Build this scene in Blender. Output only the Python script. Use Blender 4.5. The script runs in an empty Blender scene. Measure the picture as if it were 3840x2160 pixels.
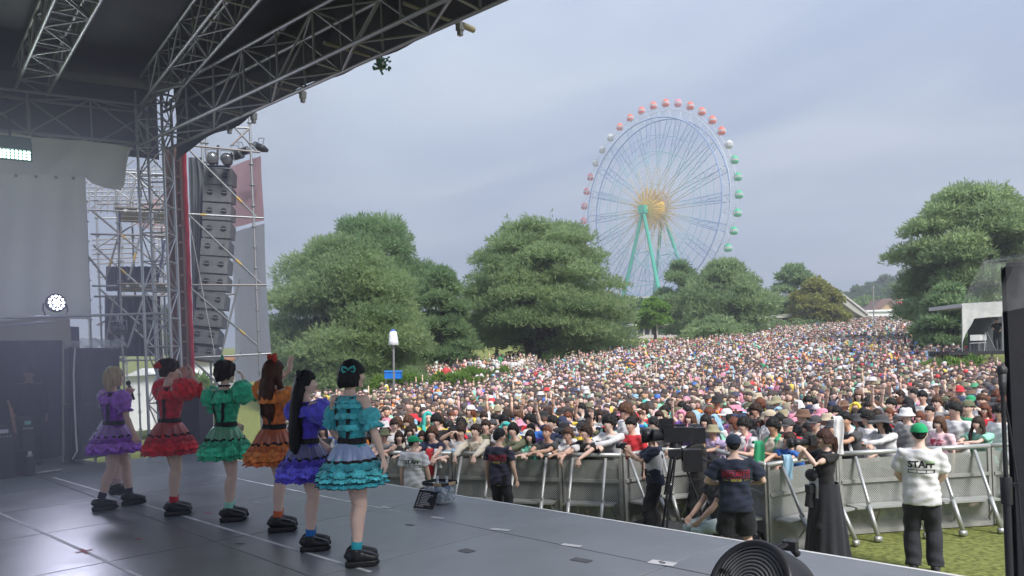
import bpy, bmesh, math, random
import numpy as np
from mathutils import Vector, Matrix, Quaternion, noise
from mathutils.bvhtree import BVHTree
rnd = random.Random(7)
R_ = math.radians
SC = bpy.context.scene
COL = SC.collection
# ------------------------------------------------------------------ camera
# world: +Y = towards the audience, -X = along the stage to its far end, stage deck at z = 0
FPX, CX0, HC0, ROLL, HCAM = 2800., 1920., 1358., .04, 1.52      # in photograph pixels (3840 x 2160)
A0 = R_(50.5); SA, CA = math.sin(A0), math.cos(A0)
def c2w(x, y): return (SA*x - CA*y, CA*x + SA*y)
def w2c(X, Y): return (SA*X + CA*Y, -CA*X + SA*Y)
def ray(px, py):
    u = px - CX0; v = HC0 - py
    return u*math.cos(ROLL) + v*math.sin(ROLL), FPX, v*math.cos(ROLL) - u*math.sin(ROLL)
def at(px, py, z):
    x, y, h = ray(px, py); k = (z - HCAM)/h
    return Vector(c2w(x*k, y*k) + (z,))
def atd(px, py, d):
    x, y, h = ray(px, py); k = d/FPX
    return Vector(c2w(x*k, y*k) + (HCAM + h*k,))
def atp(px, py, P0, P1):
    """photo pixel -> point on the vertical plane through P0, P1"""
    x, y, h = ray(px, py); X, Y = c2w(x, y)
    nx, ny = P1[1]-P0[1], -(P1[0]-P0[0])
    k = (P0[0]*nx + P0[1]*ny)/(X*nx + Y*ny)
    return Vector((X*k, Y*k, HCAM + h*k))
def proj(P):
    x, y = w2c(P[0], P[1]); h = P[2] - HCAM
    u, v = FPX*x/y, FPX*h/y
    return CX0 + u*math.cos(ROLL) - v*math.sin(ROLL), HC0 - (u*math.sin(ROLL) + v*math.cos(ROLL)), y
cam_d = bpy.data.cameras.new('camera'); cam = bpy.data.objects.new('camera', cam_d); COL.objects.link(cam)
rgt = Vector((SA, CA, 0)); fwd = Vector((-CA, SA, 0)); upv = Vector((0, 0, 1))
r2 = rgt*math.cos(ROLL) - upv*math.sin(ROLL); u2 = upv*math.cos(ROLL) + rgt*math.sin(ROLL)
M = Matrix.Identity(4)
for i in range(3): M[i][0] = r2[i]; M[i][1] = u2[i]; M[i][2] = -fwd[i]
M[2][3] = HCAM
cam.matrix_world = M
cam_d.sensor_width = 36; cam_d.lens = 36*FPX/3840
cam_d.shift_y = (HC0 - 1080)/3840
cam_d.clip_start = .05; cam_d.clip_end = 3000
SC.camera = cam
# ------------------------------------------------------------------ sky, sun, exposure
SUN_EL, SUN_AZ = R_(44), R_(104)       # azimuth: 0 = +Y, positive towards +X
wd = bpy.data.worlds.new('World'); SC.world = wd; wd.use_nodes = True
nt = wd.node_tree; nt.nodes.clear()
def N(t, **k):
    n = nt.nodes.new(t)
    for a, b in k.items(): setattr(n, a, b)
    return n
out = N('ShaderNodeOutputWorld'); bg = N('ShaderNodeBackground'); bg.inputs[1].default_value = .0435
sky = N('ShaderNodeTexSky', sky_type='NISHITA', sun_disc=False, sun_elevation=SUN_EL, sun_rotation=SUN_AZ, air_density=1.0, dust_density=3.0, ozone_density=2.0)
tc = N('ShaderNodeTexCoord'); sep = N('ShaderNodeSeparateXYZ'); nt.links.new(tc.outputs['Generated'], sep.inputs[0])
zz = N('ShaderNodeMath', operation='MAXIMUM'); nt.links.new(sep.outputs[2], zz.inputs[0]); zz.inputs[1].default_value = 0
za = N('ShaderNodeMath', operation='ADD'); nt.links.new(zz.outputs[0], za.inputs[0]); za.inputs[1].default_value = .13
dv = N('ShaderNodeVectorMath', operation='DIVIDE'); nt.links.new(tc.outputs['Generated'], dv.inputs[0])
cz = N('ShaderNodeCombineXYZ')
for i in range(3): nt.links.new(za.outputs[0], cz.inputs[i])
nt.links.new(cz.outputs[0], dv.inputs[1])
n1 = N('ShaderNodeTexNoise'); n1.inputs['Scale'].default_value = .75; n1.inputs['Detail'].default_value = 6; n1.inputs['Roughness'].default_value = .52
n1.inputs['Distortion'].default_value = .5
mpw = N('ShaderNodeMapping'); mpw.inputs['Rotation'].default_value = (0, 0, .9); mpw.inputs['Scale'].default_value = (1, 1.9, 1)
mpw.inputs['Location'].default_value = (3.1, 1.2, 0)
nt.links.new(dv.outputs[0], mpw.inputs[0]); nt.links.new(mpw.outputs[0], n1.inputs['Vector'])
rm = N('ShaderNodeValToRGB'); nt.links.new(n1.outputs['Fac'], rm.inputs[0])
rm.color_ramp.elements[0].position = .40; rm.color_ramp.elements[0].color = (3.35, 4.05, 5.55, 1)
rm.color_ramp.elements[1].position = .70; rm.color_ramp.elements[1].color = (5.1, 5.75, 6.7, 1)
mx = N('ShaderNodeMix', data_type='RGBA'); mx.inputs['Factor'].default_value = .9
nt.links.new(sky.outputs[0], mx.inputs['A']); nt.links.new(rm.outputs[0], mx.inputs['B'])
gr = N('ShaderNodeMath', operation='MULTIPLY_ADD'); nt.links.new(zz.outputs[0], gr.inputs[0]); gr.inputs[1].default_value = 1.5; gr.inputs[2].default_value = .72    # an overcast sky is brighter overhead
sc_ = N('ShaderNodeVectorMath', operation='SCALE'); nt.links.new(mx.outputs['Result'], sc_.inputs[0]); nt.links.new(gr.outputs[0], sc_.inputs['Scale'])
nt.links.new(sc_.outputs[0], bg.inputs[0]); nt.links.new(bg.outputs[0], out.inputs[0])
sl = bpy.data.lights.new('sun', 'SUN'); so = bpy.data.objects.new('sun', sl); COL.objects.link(so)
sl.energy = 2.5; sl.angle = R_(20); sl.color = (1, .96, .9)
sd = Vector((math.sin(SUN_AZ)*math.cos(SUN_EL), math.cos(SUN_AZ)*math.cos(SUN_EL), math.sin(SUN_EL)))
so.rotation_euler = sd.to_track_quat('Z', 'Y').to_euler(); so.location = (0, 0, 60)
vs = SC.view_settings; vs.view_transform = 'Standard'; vs.look = 'None'; vs.gamma = 1; vs.use_curve_mapping = False; vs.exposure = 1.3
SC.cycles.max_bounces = 6; SC.cycles.transparent_max_bounces = 12; SC.cycles.caustics_reflective = False; SC.cycles.caustics_refractive = False
# ------------------------------------------------------------------ materials
MATS = {}
def pm(name, col=(.5, .5, .5), rough=.6, metal=0, var=.12, scale=6, bump=0, bscale=40, objcol=False, emit=None, es=0, alpha=1, spec=.4, stretch=None, trans=0, attr=None, sheen=0, coat=0, rvar=0):
    if name in MATS: return MATS[name]
    m = bpy.data.materials.new(name); m.use_nodes = True; t = m.node_tree; b = t.nodes['Principled BSDF']
    b.inputs['Roughness'].default_value = rough; b.inputs['Metallic'].default_value = metal
    b.inputs['Specular IOR Level'].default_value = spec
    if sheen: b.inputs['Sheen Weight'].default_value = sheen
    if coat: b.inputs['Coat Weight'].default_value = coat
    tcn = t.nodes.new('ShaderNodeTexCoord'); vec = tcn.outputs['Object']
    if stretch:
        mp = t.nodes.new('ShaderNodeMapping'); mp.inputs['Scale'].default_value = stretch; t.links.new(vec, mp.inputs[0]); vec = mp.outputs[0]
    nz = t.nodes.new('ShaderNodeTexNoise'); nz.inputs['Scale'].default_value = scale; nz.inputs['Detail'].default_value = 4; t.links.new(vec, nz.inputs['Vector'])
    mr = t.nodes.new('ShaderNodeMapRange'); mr.inputs[1].default_value = .3; mr.inputs[2].default_value = .7
    mr.inputs[3].default_value = 1-var; mr.inputs[4].default_value = 1+var; t.links.new(nz.outputs['Fac'], mr.inputs[0])
    ml = t.nodes.new('ShaderNodeVectorMath'); ml.operation = 'SCALE'
    if objcol:
        oi = t.nodes.new('ShaderNodeObjectInfo'); t.links.new(oi.outputs['Color'], ml.inputs[0])
    elif attr:
        an = t.nodes.new('ShaderNodeAttribute'); an.attribute_name = attr; t.links.new(an.outputs['Color'], ml.inputs[0])
    else: ml.inputs[0].default_value = col[:3]
    t.links.new(mr.outputs[0], ml.inputs['Scale']); t.links.new(ml.outputs[0], b.inputs['Base Color'])
    if bump:
        nb = t.nodes.new('ShaderNodeTexNoise'); nb.inputs['Scale'].default_value = bscale; nb.inputs['Detail'].default_value = 3; t.links.new(vec, nb.inputs['Vector'])
        bn = t.nodes.new('ShaderNodeBump'); bn.inputs['Strength'].default_value = bump; bn.inputs['Distance'].default_value = .02
        t.links.new(nb.outputs['Fac'], bn.inputs['Height']); t.links.new(bn.outputs[0], b.inputs['Normal'])
    if rvar:
        nr = t.nodes.new('ShaderNodeTexNoise'); nr.inputs['Scale'].default_value = 2.2; nr.inputs['Detail'].default_value = 6; t.links.new(vec, nr.inputs['Vector'])
        m2 = t.nodes.new('ShaderNodeMapRange'); m2.inputs[1].default_value = .35; m2.inputs[2].default_value = .7; m2.inputs[3].default_value = rough - rvar*.4; m2.inputs[4].default_value = rough + rvar; t.links.new(nr.outputs['Fac'], m2.inputs[0]); t.links.new(m2.outputs[0], b.inputs['Roughness'])
    if emit: b.inputs['Emission Color'].default_value = (*emit, 1); b.inputs['Emission Strength'].default_value = es
    if alpha < 1: b.inputs['Alpha'].default_value = alpha
    if trans: b.inputs['Transmission Weight'].default_value = trans; b.inputs['IOR'].default_value = 1.2
    m.diffuse_color = (*col[:3], 1)
    MATS[name] = m; return m
def foliage_mat(name, c1, c2, trl=.7):
    m = bpy.data.materials.new(name); m.use_nodes = True; t = m.node_tree; b = t.nodes['Principled BSDF']; o = t.nodes['Material Output']
    b.inputs['Roughness'].default_value = .6; b.inputs['Specular IOR Level'].default_value = .25
    an = t.nodes.new('ShaderNodeAttribute'); an.attribute_name = 'tint'
    mx = t.nodes.new('ShaderNodeMix'); mx.data_type = 'RGBA'; mx.inputs['A'].default_value = (*c1, 1); mx.inputs['B'].default_value = (*c2, 1)
    t.links.new(an.outputs['Fac'], mx.inputs['Factor']); t.links.new(mx.outputs['Result'], b.inputs['Base Color'])
    tr = t.nodes.new('ShaderNodeBsdfTranslucent'); t.links.new(mx.outputs['Result'], tr.inputs[0])
    ms = t.nodes.new('ShaderNodeMixShader'); ms.inputs[0].default_value = trl
    t.links.new(b.outputs[0], ms.inputs[1]); t.links.new(tr.outputs[0], ms.inputs[2]); t.links.new(ms.outputs[0], o.inputs[0])
    return m
def thin_cloth(name, col, trl=.5, var=.08, scale=2):
    m = pm(name, col, .85, var=var, scale=scale, bump=.4, bscale=1.6); t = m.node_tree; o = t.nodes['Material Output']; b = t.nodes['Principled BSDF']
    tr = t.nodes.new('ShaderNodeBsdfTranslucent'); tr.inputs[0].default_value = (*col, 1); ms = t.nodes.new('ShaderNodeMixShader'); ms.inputs[0].default_value = trl
    t.links.new(b.outputs[0], ms.inputs[1]); t.links.new(tr.outputs[0], ms.inputs[2]); t.links.new(ms.outputs[0], o.inputs[0]); return m
# ------------------------------------------------------------------ mesh helpers
class MB:
    def __init__(s): s.v = []; s.f = []; s.mi = []; s.cur = 0
    def add(s, vs, fs, mi=None):
        o = len(s.v); s.v.extend([tuple(v) for v in vs])
        for f in fs: s.f.append(tuple(i+o for i in f)); s.mi.append(s.cur if mi is None else mi)
    def box(s, c, d, rot=None, mi=None):
        x, y, z = d[0]/2, d[1]/2, d[2]/2
        P = [Vector((sx*x, sy*y, sz*z)) for sz in (-1, 1) for sy in (-1, 1) for sx in (-1, 1)]
        if rot is not None: P = [rot @ p for p in P]
        c = Vector(c)
        s.add([p + c for p in P], [(0, 2, 3, 1), (4, 5, 7, 6), (0, 1, 5, 4), (2, 6, 7, 3), (0, 4, 6, 2), (1, 3, 7, 5)], mi)
    def tube(s, pts, rads, n=10, ref=(0, 1, 0), caps=True, mi=None):
        pts = [Vector(p) for p in pts]; V = []; F = []; m = len(pts)
        ref = Vector(ref)
        for i, p in enumerate(pts):
            t = (pts[min(i+1, m-1)] - pts[max(i-1, 0)])
            if t.length < 1e-9: t = Vector((0, 0, 1))
            t.normalize(); r = ref
            if abs(t.dot(r)) > .97: r = Vector((1, 0, 0)) if abs(t.x) < .8 else Vector((0, 0, 1))
            sd_ = t.cross(r).normalized(); up_ = sd_.cross(t).normalized()
            ra = rads[i] if not isinstance(rads, (int, float)) else rads
            a, b = (ra, ra) if isinstance(ra, (int, float)) else ra
            for k in range(n):
                q = 2*math.pi*k/n
                V.append(p + sd_*(a*math.cos(q)) + up_*(b*math.sin(q)))
        for i in range(m-1):
            for k in range(n):
                k2 = (k+1) % n; F.append((i*n+k, i*n+k2, (i+1)*n+k2, (i+1)*n+k))
        if caps:
            F.append(tuple(range(n-1, -1, -1))); F.append(tuple((m-1)*n+k for k in range(n)))
        s.add(V, F, mi)
    def ell(s, c, r, n=12, m=8, rot=None, mi=None):
        V = []; F = []; c = Vector(c)
        for i in range(m+1):
            th = math.pi*i/m
            for k in range(n):
                q = 2*math.pi*k/n
                p = Vector((r[0]*math.sin(th)*math.cos(q), r[1]*math.sin(th)*math.sin(q), -r[2]*math.cos(th)))
                V.append((rot @ p if rot is not None else p) + c)
        for i in range(m):
            for k in range(n):
                k2 = (k+1) % n; F.append((i*n+k, i*n+k2, (i+1)*n+k2, (i+1)*n+k))
        s.add(V, F, mi)
    def xf(s, Mx): s.v = [tuple(Mx @ Vector(v)) for v in s.v]; return s
    def mesh(s, name='mesh', mats=None, smooth=False):
        me = bpy.data.meshes.new(name); me.from_pydata(s.v, [], s.f)
        if mats:
            for m in (mats if isinstance(mats, (list, tuple)) else [mats]): me.materials.append(m)
        if any(s.mi): me.polygons.foreach_set('material_index', s.mi)
        if smooth: me.polygons.foreach_set('use_smooth', [True]*len(me.polygons))
        me.update(); return me
def tag(o, label=None, cat=None, group=None, kind=None):
    if label: o['label'] = label
    if cat: o['category'] = cat
    if group: o['group'] = group
    if kind: o['kind'] = kind
    return o
def empty(name, loc=(0, 0, 0), rz=0, label=None, cat=None, group=None, scale=1):
    o = bpy.data.objects.new(name, None); COL.objects.link(o); o.location = loc; o.rotation_euler = (0, 0, rz); o.empty_display_size = .2
    o.scale = (scale,)*3
    return tag(o, label, cat, group)
def obj(name, me, mat=None, parent=None, world=False, Mx=None, color=None):
    """me: mesh or MB. world=True: the geometry is in world space and its parent is an unrotated Empty"""
    if isinstance(me, MB): me = me.mesh(name, mat); mat = None
    if mat is not None and not len(me.materials): me.materials.append(mat)
    o = bpy.data.objects.new(name, me); COL.objects.link(o)
    if Mx is not None: o.matrix_basis = Mx
    if parent is not None:
        o.parent = parent
        if world: o.matrix_parent_inverse = Matrix.Translation(-Vector(parent.location))
    if color is not None: o.color = (*color[:3], 1)
    return o
_unit = {}
def pipe(name, p0, p1, r, mat, parent, n=8, world=True):
    """a straight tube as an object of its own; tubes of one material share their mesh"""
    k = (mat.name, n)
    if k not in _unit:
        b = MB(); b.tube([(0, 0, 0), (0, 0, 1)], 1, n); _unit[k] = b.mesh('tube_' + mat.name, mat, True)
        for p in _unit[k].polygons:
            if len(p.vertices) > 4: p.use_smooth = False
    p0, p1 = Vector(p0), Vector(p1); d = p1 - p0
    Mx = Matrix.Translation(p0) @ d.to_track_quat('Z', 'Y').to_matrix().to_4x4() @ Matrix.Diagonal((r, r, d.length, 1))
    return obj(name, _unit[k], None, parent, world, Mx)
def bevel_box(d, w=.01, seg=2):
    bm = bmesh.new(); bmesh.ops.create_cube(bm, size=1); bmesh.ops.scale(bm, vec=d, verts=bm.verts)
    bmesh.ops.bevel(bm, geom=bm.edges[:], offset=w, segments=seg, affect='EDGES')
    me = bpy.data.meshes.new('box'); bm.to_mesh(me); bm.free(); return me
# a scratch scene in which modifiers are evaluated
TMP = bpy.data.scenes.new('scratch')
def remesh(mb, voxel, smooth=3, dec=None):
    me = mb.mesh() if isinstance(mb, MB) else mb
    o = bpy.data.objects.new('scratch', me); TMP.collection.objects.link(o)
    md = o.modifiers.new('r', 'REMESH'); md.mode = 'VOXEL'; md.voxel_size = voxel; md.use_smooth_shade = True
    if smooth:
        sm = o.modifiers.new('s', 'SMOOTH'); sm.iterations = smooth; sm.factor = .5
    if dec:
        dm = o.modifiers.new('d', 'DECIMATE'); dm.ratio = dec
    TMP.view_layers[0].update(); dg = TMP.view_layers[0].depsgraph
    r = bpy.data.meshes.new_from_object(o.evaluated_get(dg))
    bpy.data.objects.remove(o); bpy.data.meshes.remove(me)
    r.polygons.foreach_set('use_smooth', [True]*len(r.polygons))
    return r
def displace(me, fn):
    n = len(me.vertices); co = np.empty(n*3, np.float32); no = np.empty(n*3, np.float32); me.vertices.foreach_get('co', co); me.vertex_normals.foreach_get('vector', no)
    co = co.reshape(-1, 3); no = no.reshape(-1, 3); co = co + no*fn(co[:, 0], co[:, 1], co[:, 2])[:, None]; me.vertices.foreach_set('co', co.ravel()); me.update(); return me
def join_meshes(ms):
    V = []; F = []
    for m in ms:
        o = len(V); V += [tuple(v.co) for v in m.vertices]; F += [tuple(i+o for i in p.vertices) for p in m.polygons]
    r = bpy.data.meshes.new('joined'); r.from_pydata(V, [], F); r.polygons.foreach_set('use_smooth', [True]*len(F)); r.update()
    return r
def text_mesh(txt, size, bold=0, mirror=False, spacing=1.0):
    c = bpy.data.curves.new('text', 'FONT'); c.body = txt; c.size = size; c.align_x = 'CENTER'; c.align_y = 'CENTER'; c.offset = bold; c.space_character = spacing
    c.resolution_u = 3
    o = bpy.data.objects.new('text', c); TMP.collection.objects.link(o); TMP.view_layers[0].update()
    me = bpy.data.meshes.new_from_object(o.evaluated_get(TMP.view_layers[0].depsgraph)); bpy.data.objects.remove(o); bpy.data.curves.remove(c)
    if mirror:
        for v in me.vertices: v.co.x *= -1
    return me
_bvh = {}
def wrap_print(me, target, Mx, direction, off=.004, cut=.02):
    """lay a flat print (x, z in its own plane via Mx) on a cloth mesh"""
    bm = bmesh.new(); bm.from_mesh(me); bm.transform(Mx)
    bmesh.ops.triangulate(bm, faces=bm.faces[:])
    for _ in range(3):
        es = [e for e in bm.edges if e.calc_length() > cut]
        if not es: break
        bmesh.ops.subdivide_edges(bm, edges=es, cuts=1); bmesh.ops.triangulate(bm, faces=bm.faces[:])
    d = Vector(direction); tree = _bvh.get(target.name)
    if tree is None: tree = _bvh[target.name] = BVHTree.FromPolygons([v.co for v in target.vertices], [tuple(p.vertices) for p in target.polygons])
    for v in bm.verts:
        h = tree.ray_cast(v.co - d*1.0, d)
        if h[0] is not None: v.co = h[0] - d*off
    bm.to_mesh(me); bm.free(); me.materials.clear(); return me
# ------------------------------------------------------------------ people
SKIN = pm('skin', objcol=True, rough=.55, var=.06, scale=9, spec=.35)
CLOTH = pm('cloth', objcol=True, rough=.85, var=.1, scale=5, bump=.5, bscale=9, sheen=.1)
HAIR = pm('hair', objcol=True, rough=.55, var=.4, scale=30, stretch=(1, 1, .12), bump=.7, bscale=55, spec=.22)
DARK = pm('face_dark', (.02, .015, .013), .4, var=0)
WHITE_EYE = pm('eye_white', (.75, .72, .7), .3, var=0)
LIP = pm('lips', (.36, .12, .11), .5, var=0)
SHOE = pm('shoe_black', (.012, .012, .014), .35, var=.2, scale=30, bump=.2)
def vrot(p, piv, ax, ang): return Matrix.Rotation(ang, 3, ax) @ (p - piv) + piv
def head_mb(mb, Hm, fine=True):
    n, m = (20, 14) if fine else (14, 10)
    V = []; F = []
    for i in range(m+1):
        th = math.pi*i/m
        for k in range(n):
            q = 2*math.pi*k/n
            x, y, z = math.sin(th)*math.cos(q), math.sin(th)*math.sin(q), -math.cos(th)
            p = Vector((x*.074, y*.094, z*.112))
            if z < 0:
                t = -z; p.x *= 1 - .34*t*t; p.y = p.y*(1 - .22*t) + .014*t
            if y > 0: p.y *= .95
            V.append(Hm @ p)
    for i in range(m):
        for k in range(n):
            k2 = (k+1) % n; F.append((i*n+k, i*n+k2, (i+1)*n+k2, (i+1)*n+k))
    mb.add(V, F)
    R3 = Hm.to_3x3()
    mb.tube([Hm @ Vector(p) for p in ((0, .08, .022), (0, .094, -.005), (0, .103, -.028), (0, .088, -.036))], [.009, .012, .016, .012], 8)
    mb.ell(Hm @ Vector((0, .083, -.062)), (.024, .013, .011), 10, 6, R3)
    mb.ell(Hm @ Vector((0, .075, -.095)), (.022, .018, .016), 10, 6, R3)
    for s in (-1, 1): mb.ell(Hm @ Vector((s*.075, -.006, -.008)), (.011, .02, .031), 8, 6, R3)
    for s in (-1, 1): mb.ell(Hm @ Vector((s*.034, .076, -.03)), (.02, .015, .018), 8, 6, R3)
def face_mesh(Hm, glasses=False, mouth_open=False):
    b = MB(); R3 = Hm.to_3x3()
    for s in (-1, 1):
        b.ell(Hm @ Vector((s*.031, .0795, .006)), (.0145, .008, .0075), 8, 6, R3, 0)
        b.ell(Hm @ Vector((s*.031, .0845, .006)), (.0078, .0055, .0074), 8, 6, R3, 1)
        b.tube([Hm @ Vector(p) for p in ((s*.014, .089, .013), (s*.03, .0885, .0165), (s*.046, .08, .012))], [.0018, .0026, .0014], 5, mi=1)
        b.tube([Hm @ Vector(p) for p in ((s*.013, .089, .029), (s*.031, .0885, .034), (s*.05, .078, .028))], [.003, .0036, .002], 5, mi=1)
        if glasses:
            pts = [Hm @ Vector((s*.034 + .024*math.cos(a), .098 - .12*abs(s*.034 + .024*math.cos(a))*.3, .004 + .02*math.sin(a))) for a in np.linspace(0, 2*math.pi, 13)]
            b.tube(pts, .0025, 5, mi=1)
            b.tube([Hm @ Vector((s*.058, .09, .008)), Hm @ Vector((s*.078, -.005, .008))], .002, 5, mi=1)
    if glasses: b.tube([Hm @ Vector((-.012, .1, .008)), Hm @ Vector((.012, .1, .008))], .002, 5, mi=1)
    b.ell(Hm @ Vector((0, .0905, -.0575)), (.021, .0075, .0042), 10, 5, R3, 2)
    b.ell(Hm @ Vector((0, .091, -.0655)), (.018, .0075, .005), 10, 5, R3, 2)
    if mouth_open: b.ell(Hm @ Vector((0, .0945, -.0615)), (.012, .005, .0035), 8, 5, R3, 1)
    return b.mesh('face', [WHITE_EYE, DARK, LIP], True)
def ik(S, T, a, b, pole):
    S, T, pole = Vector(S), Vector(T), Vector(pole); d = T - S; L = min(d.length, a+b-.004); d.normalize(); T = S + d*L
    x = (a*a - b*b + L*L)/(2*L); h = math.sqrt(max(a*a - x*x, 0))
    pp = pole - d*pole.dot(d)
    if pp.length < 1e-4: pp = Vector((0, 0, -1))
    return S + d*x + pp.normalized()*h, T
def hand_mb(W, d, nrm, side, curl=25, spread=1.0, thumb=35):
    """W wrist, d pointing along the hand, nrm = direction the palm faces, side = +1 right hand"""
    b = MB(); d = Vector(d).normalized(); nrm = Vector(nrm); nrm = (nrm - d*nrm.dot(d)).normalized()
    s = d.cross(nrm).normalized()*side            # towards the thumb
    s = nrm.cross(d).normalized() if side > 0 else d.cross(nrm).normalized()
    W = Vector(W)
    b.tube([W - d*.03, W + d*.01, W + d*.05, W + d*.09], [(.027, .02), (.03, .016), (.041, .015), (.04, .012)], 12, ref=nrm)
    for k, (o, L) in enumerate(((.03, .074), (.0105, .084), (-.0105, .078), (-.031, .06))):
        p = W + d*(.084 - abs(o)*.15) + s*o; q = d.copy()
        ang = R_(curl*(1 + .12*k)); ax = d.cross(nrm).normalized()
        q = (d + s*(o*3.2*spread)).normalized(); pts = [p]; rr = [.0092]
        for j, fr in enumerate((.45, .32, .23)):
            q = (q*math.cos(ang) + (nrm*math.cos(ang*j) - d*math.sin(ang*j))*math.sin(ang)).normalized()
            pts.append(pts[-1] + q*L*fr); rr.append(.0086 - .0011*j)
        b.tube(pts, rr, 8)
    t = R_(thumb); p0 = W + d*.02 + s*.026
    p1 = p0 + (d*math.cos(t) + s*math.sin(t))*.042 + nrm*.008; p2 = p1 + (d*math.cos(t*.6) + s*math.sin(t*.6) + nrm*.35)*.028
    b.tube([p0, p1, p2], [.014, .011, .0085], 8)
    return b
TORSO_M = [(.80, .08, .075, 0), (.84, .135, .105, -.005), (.90, .162, .115, -.012), (.97, .152, .106, 0), (1.06, .142, .098, .008), (1.16, .152, .106, .008), (1.26, .166, .112, .004), (1.34, .168, .102, -.004), (1.40, .13, .08, -.01), (1.445, .066, .06, -.006)]
TORSO_F = [(.80, .08, .075, 0), (.84, .14, .11, -.008), (.90, .168, .122, -.018), (.97, .145, .1, -.004), (1.05, .116, .085, .004), (1.14, .128, .094, .008), (1.24, .144, .112, .016), (1.32, .14, .094, .002), (1.385, .11, .072, -.008), (1.44, .055, .052, -.004)]
class Fig:
    """a posed figure, 1.70 m tall, feet at z = 0, facing +Y, its right hand at +X"""
    def __init__(s, female=False, lean=0, hands=None, poles=None, hdir=None, hnrm=None, yaw=0, pitch=0, tilt=0, feet=None, curl=(25, 25), spread=1.0, twist=0, knees=None, crouch=None, fat=1.0, foot_rot=(0, 0), hipz=.88, curve=0, leg=1.0, hs=1.0):
        s.female = female; s.fat = fat; s.leg = leg
        hx = .165 if female else .185; s.piv = Vector((0, 0, .96)); s.lean = R_(-lean); s.drop = hipz - .88; s.twist = R_(twist); s.curve = R_(-curve)
        s.S = {1: s.up(Vector((hx, -.008, 1.385))), -1: s.up(Vector((-hx, -.008, 1.385)))}
        Tw = Matrix.Rotation(s.twist, 3, 'Z'); tw = lambda D: {k: tuple(Tw @ Vector(v)) for k, v in (D or {}).items()}
        hands = tw(hands); poles = tw(poles); hdir = tw(hdir); hnrm = tw(hnrm)
        s.E = {}; s.W = {}
        for k in (1, -1):
            T = hands.get(k) or tuple(Tw @ Vector((k*(hx+.055), .04, .83)))
            s.E[k], s.W[k] = ik(s.S[k], T, .285, .25, poles.get(k) or tuple(Tw @ Vector((k*.25, -1, -.1))))
        base = s.up(Vector((0, .012, 1.49))); Q = Matrix.Rotation(s.twist, 4, 'Z') @ Matrix.Rotation(R_(yaw), 4, 'Z') @ Matrix.Rotation(R_(pitch), 4, 'X') @ Matrix.Rotation(R_(tilt), 4, 'Y')
        s.H = Matrix.Translation(base) @ Q @ Matrix.Translation((0, .012, .1)) @ Matrix.Diagonal((hs, hs, hs, 1))
        s.neck = base
        feet = feet or {1: (.1, 0, 0), -1: (-.1, .03, 0)}; s.K = {}; s.A = {}; s.Hp = {}; s.foot_rot = {1: R_(foot_rot[0]), -1: R_(foot_rot[1])}
        for k in (1, -1):
            s.Hp[k] = Vector((k*.088, 0, .88 + s.drop)); T = Vector(feet[k]) + Vector((0, 0, .085))
            s.K[k], s.A[k] = ik(s.Hp[k], T, .42, .40, (knees or {}).get(k, (k*.1, 1, 0)))
        s.hdir = hdir or {}; s.hnrm = hnrm or {}; s.curl = {1: curl[0], -1: curl[1]}; s.spread = spread
    def up(s, p):
        p = p.copy()
        if s.twist: p = vrot(p, Vector((0, 0, 0)), 'Z', s.twist*min(1, max(0, (p.z-.9)/.3)))
        if s.lean: p = vrot(p, s.piv, 'X', s.lean*min(1, max(0, (p.z-.85)/.15)))
        p.z += s.drop; return p
    def torso(s, mb, inf=0, z0=0, z1=9, n=18, low=None, hang=False):
        rings = TORSO_F if s.female else TORSO_M; V = []; F = []; use = []
        zs = [r[0] for r in rings]
        lo = max(z0, zs[0]); hi = min(z1, zs[-1])
        def I(z, j): return float(np.interp(z, zs, [r[j] for r in rings]))
        L = [lo] + [z for z in zs if lo < z < hi] + [hi]
        for z in L: zq = max(z, .90) if hang else z; use.append((z, I(zq, 1)*s.fat + inf, I(zq, 2)*s.fat + inf, I(zq, 3)))
        if low: use = [(low[0], use[0][1]*low[1], use[0][2]*low[1], use[0][3])] + use
        m = len(use)
        for (z, a, b, yo) in use:
            for k in range(n):
                q = 2*math.pi*k/n; V.append(s.up(Vector((a*math.cos(q), b*math.sin(q) + yo, z))))
        for i in range(m-1):
            for k in range(n):
                k2 = (k+1) % n; F.append((i*n+k, i*n+k2, (i+1)*n+k2, (i+1)*n+k))
        F.append(tuple(range(n-1, -1, -1))); F.append(tuple((m-1)*n+k for k in range(n)))
        mb.add(V, F)
    def legpts(s, k):
        return [s.Hp[k] + Vector((0, 0, .02)), s.Hp[k].lerp(s.K[k], .35), s.K[k] + (s.Hp[k]-s.K[k])*.1, s.K[k], s.K[k].lerp(s.A[k], .3) + Vector((0, -.012, 0)), s.K[k].lerp(s.A[k], .7), s.A[k]]
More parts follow.
